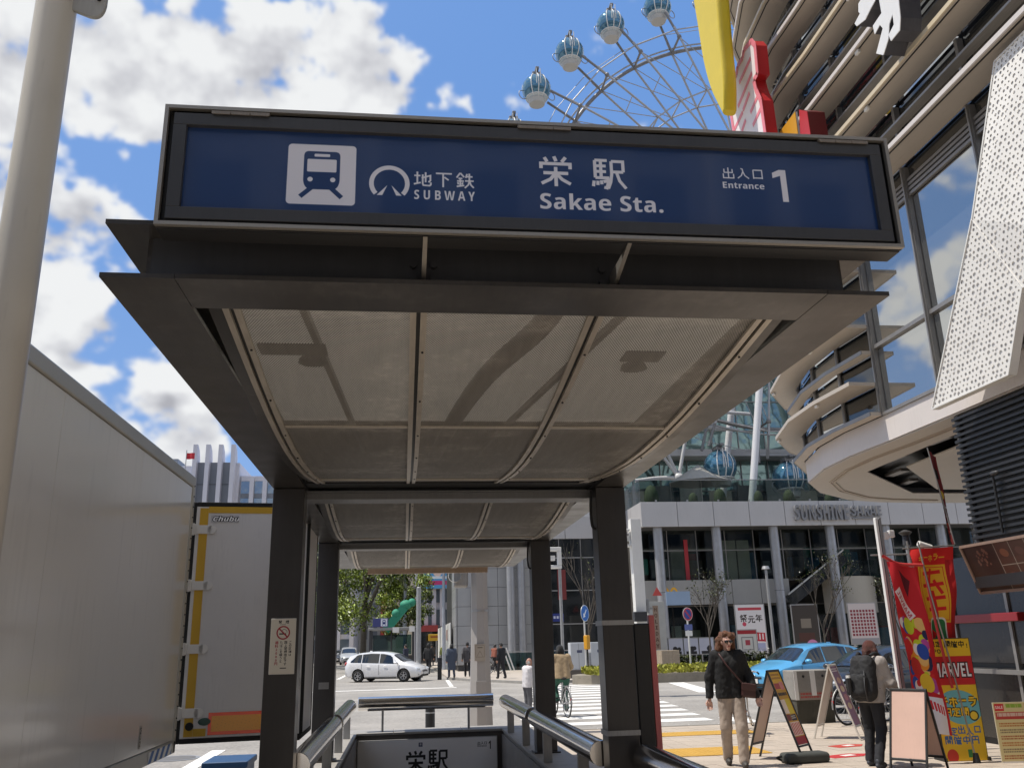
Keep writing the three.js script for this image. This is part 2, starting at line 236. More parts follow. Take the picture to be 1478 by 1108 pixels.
{ // painted markings, a few millimetres above the asphalt
  const marks = [];
  for (let i = 0; i < 14; i++) { const z = -18.6 - i * 1.42, xa = 2.3 + (-18.6 - z) * 0.145, xb = 6.5 + (-18.6 - z) * 0.125; marks.push(span(xa, xb, -0.098, -0.094, z, z + 0.66)); }
  const zebra = struct('crosswalk', marks[0], linePaint); zebra.name = 'crosswalk';
  for (const m of marks.slice(1)) obj('stripe', m, linePaint, zebra);
  const lines = [];
  const strip = (a, b, w) => lines.push(bar(V(a[0], -0.096, a[1]), V(b[0], -0.096, b[1]), w, 0.004));
  strip([11.0, -36.2], [9.95, -29.2], 0.62); strip([-3.24, -17.2], [-3.2, -13.8], 0.24); strip([-3.2, -10], [-3.2, 5], 0.24); strip([7.2, -19.9], [7.2, -18.3], 0.5); strip([2.05, -39], [2.2, -46], 0.18);
  strip([-14, -38], [2.2, -38], 0.45); strip([-3.6, -52], [-3.6, -90], 0.2); strip([-8, -52], [-8, -120], 0.15);
  for (let i = 0; i < 8; i++) strip([-7 - i * 0.95, -42], [-7 - i * 0.95, -45.4], 0.45);
  struct('road_marking', lines, linePaint);
}
{ const mh = thing('manhole_cover', 'round iron manhole cover in the road beyond the open truck door', 'manhole cover', [-3.75, -0.098, -16.2]); obj('lid', cyl(0.32, 0.32, 0.004, 0, 0, 0, 32), mat([0.2, 0.19, 0.18], { map: 'stone', size: 0.4, rough: 0.6, metal: 0.3 }), mh); obj('rim', new THREE.RingGeometry(0.33, 0.4, 32).rotateX(-Math.PI / 2).translate(0, 0.0045, 0), M.galv, mh); }
{ // traffic island with low yellow-green planting
  const isl = thing('traffic_island', 'stone edged traffic island with low yellow-green hedge behind the crosswalk', 'traffic island', [0, 0, 0]);
  const out = [[7.5, -38.6], [7.05, -37.9], [7.1, -37.1], [7.6, -36.6], [40, -36.0], [40, -39.2]];
  obj('kerb', [flat(out, -0.12, 0.26)], mat([0.31, 0.275, 0.22], { map: 'stone', size: 0.9, rough: 0.85 }), isl);
  const leaves = []; const f = random(5);
  for (let i = 0; i < 9000; i++) { const x = 7.6 + 20 * f() ** 1.1, z = -38.8 + 2.25 * f(), y = 0.28 + 0.28 * f(), s = 0.05 + 0.05 * f(); const g = new THREE.PlaneGeometry(s, s * 1.6).rotateX(f() * 2 - 1).rotateZ(f() * 3).rotateY(f() * 6.28).translate(x, y, z); const c = 0.6 + 0.8 * f(), n = 4; g.setAttribute('color', new THREE.Float32BufferAttribute(Array.from({ length: n * 3 }, (_, k) => [0.30, 0.30, 0.035][k % 3] * c), 3)); leaves.push(g.toNonIndexed()); }
  const h = raw('hedge', mergeGeometries(leaves), mat([1, 1, 1], { vertex: true, rough: 0.7 }), isl); h.userData.kind = 'stuff';
}

// ---------------------------------------------------------------- subway entrance canopy
const YB = 2.75, XL = -0.975, XR = 1.705, ZF = -2.69, ZE = -13.75;
{
  const c = thing('entrance_canopy', 'dark steel subway entrance canopy with curved perforated metal ceiling on four square posts', 'canopy', [0, 0, 0]);
  for (const s of [0, 1]) { // side beams: flanges and web
    const a = s ? XR - 0.23 : XL, b = s ? XR : XL + 0.23, m = (a + b) / 2;
    obj('side_beam', [span(a, b, YB, YB + 0.016, ZF, ZE), span(m - 0.008, m + 0.008, YB + 0.016, YB + 0.188, ZF + -0.112, ZE), span(a, b, YB + 0.188, YB + 0.204, ZF, ZE)], M.steel, c);
  }
  obj('front_beam', [span(XL + 0.232, XR - 0.232, YB + 0.001, YB + 0.017, ZF, ZF - 0.26), span(XL + 0.232, XR - 0.232, YB + 0.189, YB + 0.203, ZF, ZF - 0.26)], M.steel, c);
  obj('beam_web', [span(XL + 0.124, XR - 0.124, YB + 0.018, YB + 0.187, ZF - 0.1, ZF - 0.112)], M.web, c);
  for (const x of [0.056, 0.72]) {
    const g = new THREE.ExtrudeGeometry(shape([[2.788, YB + 0.022], [2.788, 2.8385], [2.515, 2.8385]]), { depth: 0.014, bevelEnabled: false }).rotateY(Math.PI / 2).translate(x - 0.007, 0, 0);
    obj('sign_bracket', [g], M.alu, c);
    each('bolt', [[-0.035, 0.06], [0.035, 0.06], [-0.035, 0.11], [0.035, 0.11]].map(([dx, dy]) => new THREE.CylinderGeometry(0.013, 0.013, 0.02, 6).rotateX(Math.PI / 2).translate(x + dx, YB + dy, ZF - 0.09)), M.web, c);
  }
  const bays = [[-2.95, -6.5, [0, 0.365, 0.9, 1]], [-7.0, -10.15, [0, 0.62, 1]], [-10.6, -13.6, [0, 0.6, 1]]], Xs = [-0.62, 0.043, 0.703, 1.36];
  const yc = (t) => 2.778 - 0.14 * Math.sin(Math.PI * Math.min(1, Math.max(0, t)));
  const ribbon = (x0, x1, [za, zb], t0, t1, y, th, n = 10) => { // a strip that follows the sagging ceiling
    const pos = [], idx = [];
    for (let i = 0; i <= n; i++) { const t = t0 + (t1 - t0) * i / n, z = za + (zb - za) * t, h = yc(t) + y; pos.push(x0, h, z, x1, h, z, x1, h - th, z, x0, h - th, z); }
    for (let i = 0; i < n; i++) for (let k = 0; k < 4; k++) { const a = i * 4 + k, b = i * 4 + (k + 1) % 4; idx.push(a, b, a + 4, b, b + 4, a + 4); }
    idx.push(0, 2, 1, 0, 3, 2, n * 4, n * 4 + 1, n * 4 + 2, n * 4, n * 4 + 2, n * 4 + 3);
    const g = new THREE.BufferGeometry(); g.setAttribute('position', new THREE.Float32BufferAttribute(pos, 3)); g.setIndex(idx); const q = g.toNonIndexed(); q.computeVertexNormals(); return toCreasedNormals(q, 0.6);
  };
  const curved = (x0, x1, [za, zb], t0, t1, n = 8) => { const pos = [], uv = [], idx = []; for (let i = 0; i <= n; i++) { const t = t0 + (t1 - t0) * i / n, z = za + (zb - za) * t; pos.push(x0, yc(t), z, x1, yc(t), z); uv.push(x0, z, x1, z); } for (let i = 0; i < n; i++) { const a = i * 2; idx.push(a, a + 1, a + 2, a + 1, a + 3, a + 2); } const g = new THREE.BufferGeometry(); g.setAttribute('position', new THREE.Float32BufferAttribute(pos, 3)); g.setAttribute('uv', new THREE.Float32BufferAttribute(uv, 2)); g.setIndex(idx); g.computeVertexNormals(); return g; };
  const mesh = new THREE.MeshStandardMaterial({ color: new THREE.Color().setRGB(0.40, 0.375, 0.34), roughness: 0.55, metalness: 0.3, side: THREE.DoubleSide, alphaTest: 0.5 });
  { // punched holes on a staggered grid, 11 mm apart
    const n = 128, d = new Uint8Array(n * n * 4); for (let y = 0; y < n; y++) for (let x = 0; x < n; x++) { const u = x / n, v = y / n; let r = 9; for (const [a, b] of [[0, 0], [1, 0], [0, 1], [1, 1], [0.5, 0.5]]) r = Math.min(r, Math.hypot(u - a, (v - b) * 1.73)); const k = Math.max(0, Math.min(1, (r - 0.235) * 14)) * 255; d.set([k, k, k, 255], (y * n + x) * 4); }
    const t = new THREE.DataTexture(d, n, n); t.wrapS = t.wrapT = THREE.RepeatWrapping; t.magFilter = t.minFilter = THREE.LinearFilter; t.repeat.set(1 / 0.011, 1 / 0.019); t.needsUpdate = true; mesh.alphaMap = t;
    mesh.map = scaled(MAPS.dirty, 1.3);
  }
  for (const bay of bays) {
    const T = bay[2];
    for (let k = 0; k < 3; k++) for (let i = 0; i + 1 < T.length; i++) raw('ceiling_panel', curved(Xs[k] + 0.02, Xs[k + 1] - 0.02, bay, T[i], T[i + 1]), mesh, c);
    for (const x of Xs) obj('ceiling_rib', [ribbon(x - 0.031, x - 0.008, bay, 0, 1, -0.002, 0.012), ribbon(x + 0.008, x + 0.031, bay, 0, 1, -0.002, 0.012)], M.rib, c), obj('rib_channel', ribbon(x - 0.0078, x + 0.0078, bay, 0, 1, 0.004, 0.006), M.black, c);
    for (const x of Xs) obj('screw', [0.1, 0.25, 0.4, 0.55, 0.7, 0.85].map((t) => new THREE.CylinderGeometry(0.005, 0.005, 0.006, 6).translate(x + 0.02, yc(t) - 0.016, bay[0] + (bay[1] - bay[0]) * t)), M.black, c);
    for (let i = 1; i < T.length - 1; i++) for (let k = 0; k < 3; k++) { const z = bay[0] + (bay[1] - bay[0]) * T[i]; obj('ceiling_crossbar', span(Xs[k] + 0.032, Xs[k + 1] - 0.032, yc(T[i]) - 0.011, yc(T[i]) - 0.001, z - 0.009, z + 0.009), M.rib, c); }
    each('ceiling_edge', [ribbon(Xs[0] - 0.085, Xs[0] - 0.033, bay, 0, 1, 0.012, 0.01), ribbon(Xs[3] + 0.033, Xs[3] + 0.085, bay, 0, 1, 0.012, 0.01)], M.steel, c);
  }
  obj('end_web', [span(XL + 0.131, XR - 0.131, YB + 0.02, 3.02, -13.68, -13.69)], M.web, c);
  obj('roof_sheet', [span(XL + 0.13, XR - 0.13, 3.03, 3.06, -5.65, ZE), span(XL + 0.13, XL + 0.15, 2.955, 3.03, ZF - 0.11, ZE), span(XR - 0.15, XR - 0.13, 2.955, 3.03, ZF - 0.11, ZE)], M.web, c);
  obj('roof_glass', span(XL + 0.13, XR - 0.13, 3.03, 3.036, ZF - 0.12, -5.64), new THREE.MeshPhysicalMaterial({ color: new THREE.Color().setRGB(0.70, 0.68, 0.64), transmission: 0.5, roughness: 1, thickness: 0, side: THREE.DoubleSide }), c);
  // what shows as shapes through the front mesh: a curved pipe, two hanger plates with lamps
  obj('roof_rib', [pipe([V(0.66, 2.98, -2.85), V(0.6, 2.94, -3.5), V(0.42, 2.92, -4.2), V(0.3, 2.93, -5.2), V(0.22, 2.96, -6.4)], 0.05, 24, 8), bar(V(1.05, 2.99, -2.9), V(0.55, 2.99, -6.4), 0.03, 0.03), bar(V(-0.47, 2.99, -2.9), V(-0.3, 2.99, -6.4), 0.03, 0.03)], M.steel, c);
  for (const [x0, x1, z] of [[-0.66, -0.36, -3.75], [1.03, 1.22, -3.78]]) { const hpl = obj('hanger_plate', span(x0, x1, 2.895, 2.905, z, z - 0.14), M.web, c); obj('lamp_housing', [new THREE.CylinderGeometry(0.065, 0.07, 0.02, 16).translate((x0 + x1) / 2 + 0.05, 2.96, z - 0.42)], M.web, hpl); }
  for (const z of [-6.78, -10.4]) { obj('cross_beam', [span(XL + 0.245, XR - 0.245, YB + 0.02, YB + 0.17, z + 0.26, z - 0.25)], M.black, c); obj('gutter', [span(XL + 0.19, XR - 0.19, 2.69, 2.75, z + 0.02, z - 0.2, 0.006), span(XL + 0.19, XR - 0.19, 2.738, 2.748, z + 0.06, z + 0.02)], mat([0.2, 0.2, 0.2], { map: 'metal', size: 1, rough: 0.45, metal: 0.4 }), c); }
  obj('end_fascia', span(-0.55, 1.28, 2.655, 2.74, -13.62, -13.66), mat([0.62, 0.46, 0.34], { map: 'metal', size: 0.6, rough: 0.35, metal: 0.6 }), c);
  for (const [x0, x1] of [[XL, XL + 0.23], [XR - 0.23, XR]]) for (const z of [-6.6, -10.22]) {
    const p = obj('post', [span(x0, x1, 0.44, YB - 0.002, z, z - 0.2, 0.006)], M.pillar, c);
    obj('base_plate', span(x0 - 0.03, x1 + 0.03, 0.432, 0.446, z + 0.03, z - 0.23), M.steel, p);
    if (x0 > 0 && z > -7) for (const y of [0.94, 1.71]) obj('steel_band', span(x0 - 0.008, x1 + 0.008, y, y + 0.035, z + 0.008, z - 0.208), M.galv, p);
    if (x0 < 0 && z < -9) obj('paper_scrap', span(x0 + 0.06, x0 + 0.17, 1.17, 1.24, z + 0.002, z + 0.004), mat([0.3, 0.29, 0.28], { map: 'stone', size: 0.1 }), p);
    if (x0 > 0) { const cx = x0 - 0.022; obj('cable', pipe([V(cx, YB - 0.02, z - 0.05), V(cx - 0.01, 2.64, z - 0.05), V(cx - 0.012, 2.5, z - 0.05), V(cx, 2.44, z - 0.05), V(x0 + 0.004, 2.43, z - 0.05)], 0.011, 20, 8), M.black, p); }
  }
}
{ // the lit-box sign that hangs on the canopy's front
  const s = thing('station_sign', 'wide dark blue subway station sign box with a train pictogram on the canopy front', 'sign', [0.448, 3.05, -2.5]);
  const w = 2.424, h = 0.418;
  obj('box_floor', span(-w / 2 + 0.002, w / 2 - 0.002, -h / 2 - 0.003, -h / 2 - 0.0005, -0.02, -0.098), M.black, s);
  obj('box', [span(-w / 2, w / 2, -h / 2, -h / 2 + 0.012, -0.006, -0.1), span(-w / 2, w / 2, h / 2 - 0.012, h / 2, -0.006, -0.1), span(-w / 2, -w / 2 + 0.012, -h / 2 + 0.012, h / 2 - 0.012, -0.006, -0.1), span(w / 2 - 0.012, w / 2, -h / 2 + 0.012, h / 2 - 0.012, -0.006, -0.1), span(-w / 2 + 0.012, w / 2 - 0.012, -h / 2 + 0.012, h / 2 - 0.012, -0.09, -0.1)], M.web, s);
  const e = 0.012; obj('rim', [span(-w / 2, w / 2, h / 2 - e, h / 2, -0.012, 0.012), span(-w / 2, w / 2, -h / 2, -h / 2 + e, -0.012, 0.012), span(-w / 2, -w / 2 + e, -h / 2 + e, h / 2 - e, -0.012, 0.012), span(w / 2 - e, w / 2, -h / 2 + e, h / 2 - e, -0.012, 0.012)], M.alu, s);
  const W2 = w / 2 - e, H2 = h / 2 - e, px0 = -1.143, px1 = 1.143, py0 = -0.144, py1 = 0.143;
  obj('gasket', [span(-W2, W2, -H2, H2, -0.03, -0.02)], M.black, s);
  const q = 0.016; obj('door_frame', [span(-W2 + q, W2 - q, py1, H2 - 0.012, -0.02, 0.006, 0.002), span(-W2 + q, W2 - q, -H2 + 0.012, py0, -0.02, 0.006, 0.002), span(-W2 + q, px0, py0, py1, -0.02, 0.006, 0.002), span(px1, W2 - q, py0, py1, -0.02, 0.006, 0.002)], mat([0.045, 0.046, 0.05], { map: 'metal', size: 0.7, rough: 0.38 }), s);
  const face = print(2048, 258, (c, W, H) => {
    const X = (x) => (x + 0.695) / 2.286 * W, Y = (y) => (3.193 - y) / 0.287 * H, k = W / 2.286, blue = '#13315f', wh = '#d3d3dc';
    c.fillStyle = blue; c.fillRect(0, 0, W, H);
    const u = X(-0.381), v = Y(3.1505), s1 = 0.2145 * k; c.fillStyle = wh; c.beginPath(); c.roundRect(u, v, s1, s1, s1 * 0.06); c.fill();
    const p = (a, b) => [u + a * s1, v + b * s1]; c.fillStyle = blue;
    c.beginPath(); c.moveTo(...p(.30, .115)); c.lineTo(...p(.70, .115)); c.quadraticCurveTo(...p(.765, .12), ...p(.765, .2)); c.lineTo(...p(.765, .6)); c.quadraticCurveTo(...p(.75, .74), ...p(.66, .75)); c.lineTo(...p(.34, .75)); c.quadraticCurveTo(...p(.25, .74), ...p(.235, .6)); c.lineTo(...p(.235, .2)); c.quadraticCurveTo(...p(.235, .12), ...p(.30, .115)); c.fill();
    c.lineWidth = s1 * 0.07; c.strokeStyle = blue; for (const [a, b] of [[.36, .2], [.64, .8]]) { c.beginPath(); c.moveTo(...p(a, .72)); c.lineTo(...p(b, .875)); c.stroke(); }
    c.fillStyle = wh; c.beginPath(); c.roundRect(...p(.385, .155), s1 * .23, s1 * .05, s1 * .015); c.fill(); c.beginPath(); c.roundRect(...p(.285, .245), s1 * .43, s1 * .215, s1 * .02); c.fill();
    for (const a of [.335, .665]) { c.beginPath(); c.arc(...p(a, .585), s1 * .04, 0, 7); c.fill(); }
    const lx = X(-0.0595), ly = Y(3.021), r = 0.057 * k; c.strokeStyle = wh; c.lineWidth = 0.015 * k; c.beginPath(); c.arc(lx, ly, r, Math.PI * 0.77, Math.PI * 0.23); c.stroke();
    for (const m of [-1, 1]) { c.beginPath(); c.moveTo(lx + m * 0.006 * k, ly + 0.006 * k); c.lineTo(lx + m * 0.04 * k, ly + 0.043 * k); c.lineTo(lx + m * 0.022 * k, ly + 0.043 * k); c.fill(); }
    c.strokeStyle = c.fillStyle = wh;
    const row = (str, x0, x1, yt, yb, wgt) => { const n = [...str], cell = X(x1) - X(x0), sz = Y(yb) - Y(yt), st = (cell - sz) / (n.length - 1); n.forEach((ch, i) => glyph(c, ch, X(x0) + i * st, Y(yt), sz, wgt)); };
    row('地下鉄', 0.017, 0.213, 3.071, 3.012, 0.1); fit(c, 'S U B W A Y', X(0.018), X(0.215), Y(2.968), 0.046 * k);
    glyph(c, '栄', X(0.426), Y(3.147), 0.116 * k, 0.105); glyph(c, '駅', X(0.605), Y(3.144), 0.117 * k, 0.095);
    fit(c, 'Sakae Sta.', X(0.424), X(0.846), Y(2.951), 0.078 * k);
    row('出入口', 1.056, 1.205, 3.132, 3.087, 0.1); fit(c, 'Entrance', X(1.052), X(1.203), Y(3.052), 0.031 * k);
    c.beginPath(); const ox = X(1.234), oy = Y(3.129), ow = 0.05 * k, oh = 0.122 * k; c.moveTo(ox + ow * .98, oy); c.lineTo(ox + ow * .98, oy + oh); c.lineTo(ox + ow * .56, oy + oh); c.lineTo(ox + ow * .56, oy + oh * .19); c.lineTo(ox, oy + oh * .27); c.lineTo(ox, oy + oh * .1); c.lineTo(ox + ow * .5, oy); c.fill();
  }, { rough: 0.35, coat: 1 });
  raw('sign_face', plate(2.286, 0.287, 0, -0.0005, -0.012), face, s);
  for (const x of [-0.98, 0.0, 1.05]) obj('hinge', [span(x - 0.09, x + 0.09, H2 - 0.012, H2 - 0.002, -0.01, 0.01), span(x - 0.088, x - 0.032, H2 - 0.016, H2 - 0.006, 0.01, 0.014), span(x - 0.028, x + 0.028, H2 - 0.016, H2 - 0.006, 0.01, 0.014), span(x + 0.032, x + 0.088, H2 - 0.016, H2 - 0.006, 0.01, 0.014)], mat([0.26, 0.225, 0.19], { map: 'metal', size: 0.3, rough: 0.5, metal: 0.4 }), s);
}
// ---------------------------------------------------------------- stairwell: parapets, coping, rails, steps
{
  const p = thing('stair_parapet', 'low grey stone parapet with pale coping around the subway stair', 'wall', [0, 0, 0]);
  obj('wall', [span(1.44, 1.80, -0.1, 0.40, -5.2, -13.32), span(-1.08, -0.66, -0.1, 0.40, -5.2, -13.32), span(-1.08, 1.80, -0.1, 0.40, -13.34, -13.8)], M.stone, p);
  for (const [x0, x1] of [[1.42, 1.83], [-1.10, -0.64]]) for (let z = -5.2; z > -13.2; z -= 1.16) obj('coping_stone', span(x0, x1, 0.40, 0.43, z, Math.max(z - 1.154, -13.28), 0.005), M.coping, p);
  for (let i = 0; i < 3; i++) { const a = -1.10 + i * 0.977; obj('coping_stone', span(a, a + 0.972, 0.402, 0.434, -13.285, -13.84, 0.005), M.coping, p); }
  for (const [x, s] of [[1.432, -1], [-0.652, 1]]) for (let r = 0; r < 4; r++) for (let k = 0; k < 6; k++) { const z = -5.9 - k * 1.24; obj('wall_tile', span(x, x + s * -0.018 * -1, 0.36 - r * 0.42, -0.05 - r * 0.42, z, Math.max(z - 1.232, -13.31), 0.003), M.stone, p); }
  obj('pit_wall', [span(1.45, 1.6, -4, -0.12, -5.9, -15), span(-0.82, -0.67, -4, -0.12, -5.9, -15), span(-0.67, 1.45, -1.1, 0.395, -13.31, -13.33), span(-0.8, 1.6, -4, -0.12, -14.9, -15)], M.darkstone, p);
  const st = thing('stairs', null, null); st.userData.kind = 'structure'; delete st.userData.label;
  for (let i = 0; i < 20; i++) obj('step', span(-0.65, 1.43, -0.02 - i * 0.165 - 0.3, -0.02 - i * 0.165, -5.9 - i * 0.31, -6.22 - i * 0.31, 0.004), M.stone, st);
  const cap = (x, y, z, r) => new THREE.CylinderGeometry(r, r, 0.012, 24).rotateX(Math.PI / 2).translate(x, y, z);
  const rail = (name, label, a, b, r, posts) => { const t = thing(name, label, 'handrail', [0, 0, 0], 0, 'handrails around the subway stair'); obj('tube', [rod(a, b, r, 28), rod(a.clone().lerp(b, -0.003), a, r * 0.97, 28, r), rod(b, b.clone().lerp(a, -0.003), r, 28, r * 0.97)], M.inox, t); for (const g of posts) obj('rail_post', g, M.galv, t); return t; };
  rail('handrail', 'fat steel tube handrail across the far end of the stair', V(-0.63, 0.815, -13.5), V(1.31, 0.81, -13.5), 0.092, [span(-0.30, -0.27, 0.43, 0.74, -13.46, -13.54), span(0.94, 0.97, 0.43, 0.74, -13.46, -13.54), span(-0.5, 1.2, 0.715, 0.724, -13.45, -13.55)]);
  const side = (x, z0, z1, label) => rail('handrail', label, V(x, 0.80, z0), V(x, 0.80, z1), 0.092, [0.22, 0.78].map((t) => { const z = z0 + (z1 - z0) * t; return [span(x - 0.045, x + 0.045, 0.43, 0.74, z - 0.02, z + 0.02)]; }));
  side(1.47, -13.25, -10.46, 'steel tube handrail on the right parapet at the far end, past the second post');
  side(1.47, -10.18, -6.84, 'long steel tube handrail on the right parapet between the two right posts');
  side(1.72, -6.5, -5.0, 'steel tube handrail end in front of the near right post');
  side(-0.74, -13.25, -10.46, 'steel tube handrail on the left parapet at the far end, past the second post');
  side(-0.74, -10.18, -6.84, 'steel tube handrail with a paper sticker on the left parapet between the posts');
  const es = thing('entrance_sign', 'white station name sign on the dark end wall of the stair below the rail', 'sign', [0.359, 0.03, -13.27]);
  obj('panel', span(-0.985, 0.985, -0.32, 0.31, -0.02, 0, 0.003), mat([0.5, 0.5, 0.5], { rough: 0.4 }), es);
  raw('sign_face', plate(1.95, 0.61, 0, -0.005, 0.002), print(1024, 320, (c, W, H) => {
    c.fillStyle = '#f2f0f0'; c.fillRect(0, 0, W, H); const k = W / 1.95; c.fillStyle = c.strokeStyle = '#1b1a1c';
    glyph(c, '栄', 348, 76, 150, 0.11); glyph(c, '駅', 470 + 42, 72, 150, 0.1);
    c.fillStyle = '#27315e'; c.fillRect(444, 22, 28, 28); c.fillStyle = '#c9c7c9'; c.fillRect(451, 27, 14, 10); c.fillRect(451, 41, 14, 3);
    c.fillStyle = c.strokeStyle = '#1b1a1c'; [...'出入口'].forEach((ch, i) => glyph(c, ch, 880 + i * 25, 30, 23, 0.11)); fit(c, 'Entrance', 880, 950, 66, 14); fit(c, '1', 962, 988, 84, 78);
  }, { rough: 0.4 }), es);
  const ns = thing('no_smoking_sign', 'white no smoking notice with red crossed circle on the near left post', 'sign', [-0.851, 1.62, -6.594]);
  obj('plate', span(-0.088, 0.088, -0.19, 0.19, -0.005, 0, 0.002), M.white, ns);
  raw('sign_face', plate(0.172, 0.374, 0, 0, 0.0015), print(330, 720, (c, W, H) => {
    c.fillStyle = '#dcd6c8'; c.fillRect(0, 0, W, H); c.strokeStyle = c.fillStyle = '#15130f'; glyph(c, '禁', 96, 18, 46, 0.13); glyph(c, '煙', 190, 18, 46, 0.13);
    c.font = 'bold 12px sans-serif'; c.fillText('NO SMOKING', 118, 80);
    c.lineWidth = 17; c.fillRect(112, 190, 92, 17); c.lineWidth = 5; c.beginPath(); c.moveTo(150, 158); c.quadraticCurveTo(170, 120, 200, 150); c.quadraticCurveTo(220, 160, 214, 186); c.stroke();
    c.strokeStyle = '#a3202c'; c.lineWidth = 18; c.beginPath(); c.arc(W / 2, 184, 82, 0, 7); c.stroke(); c.beginPath(); c.moveTo(W / 2 - 58, 126); c.lineTo(W / 2 + 58, 242); c.stroke();
    const col = (str, x, y, s, color) => { c.strokeStyle = c.fillStyle = color; [...str].forEach((ch, i) => glyph(c, ch, x, y + i * s * 1.02, s, 0.12)); };
    col('この区域は', 246, 290, 40, '#15130f'); col('路上禁煙地区です', 186, 290, 40, '#15130f'); col('たばこを吸うと', 126, 290, 40, '#15130f'); col('過料2000円', 62, 290, 45, '#a3202c');
    c.fillStyle = '#15130f'; c.fillRect(140, 640, 84, 12);
  }), ns);
  const ib = thing('information_board', 'narrow dark board with a pink-red edge beside the near right post', 'notice board', [1.81, 0, -6.75]);
  obj('board', [span(-0.075, 0.045, 0.43, 1.72, -0.12, 0.06, 0.01)], M.black, ib);
  obj('edge_strip', [span(0.048, 0.092, 0.3, 1.78, 0.0, 0.05, 0.004)], mat([0.55, 0.13, 0.13], { map: 'paint', rough: 0.35, size: 0.5 }), ib);
}
// ---------------------------------------------------------------- the cream post on the left
{
  const p = thing('lamp_post', 'thick cream painted steel post rising past the left edge beside the truck', 'post', [-1.545, -0.01, -3.4]);
  obj('pole', [new THREE.CylinderGeometry(0.078, 0.086, 7.5, 40).translate(0, 3.75, 0)], mat([0.54, 0.505, 0.44], { map: 'paint', size: 1.1, rough: 0.38 }), p);
  obj('base_plate', [new THREE.CylinderGeometry(0.17, 0.17, 0.02, 24).translate(0, 0.02, 0)], M.galv, p);
  const sh = new THREE.Shape(); sh.moveTo(0, 0); sh.lineTo(0, 0.5); sh.lineTo(0.14, 0.5); sh.lineTo(0.14, 0.03); sh.quadraticCurveTo(0.135, -0.035, 0.1, -0.035); sh.quadraticCurveTo(0.085, -0.035, 0.075, -0.03); sh.closePath();
  obj('sign_plate', new THREE.ExtrudeGeometry(sh, { depth: 0.012, bevelEnabled: true, bevelSize: 0.006, bevelThickness: 0.004, bevelSegments: 2 }).translate(0.07, 4.32, 0.01), mat([0.36, 0.35, 0.32], { map: 'metal', size: 0.5, rough: 0.5 }), p);
  obj('bolt', [new THREE.CylinderGeometry(0.009, 0.009, 0.02, 8).rotateX(Math.PI / 2).translate(0.185, 4.37, 0.03)], M.black, p);
}
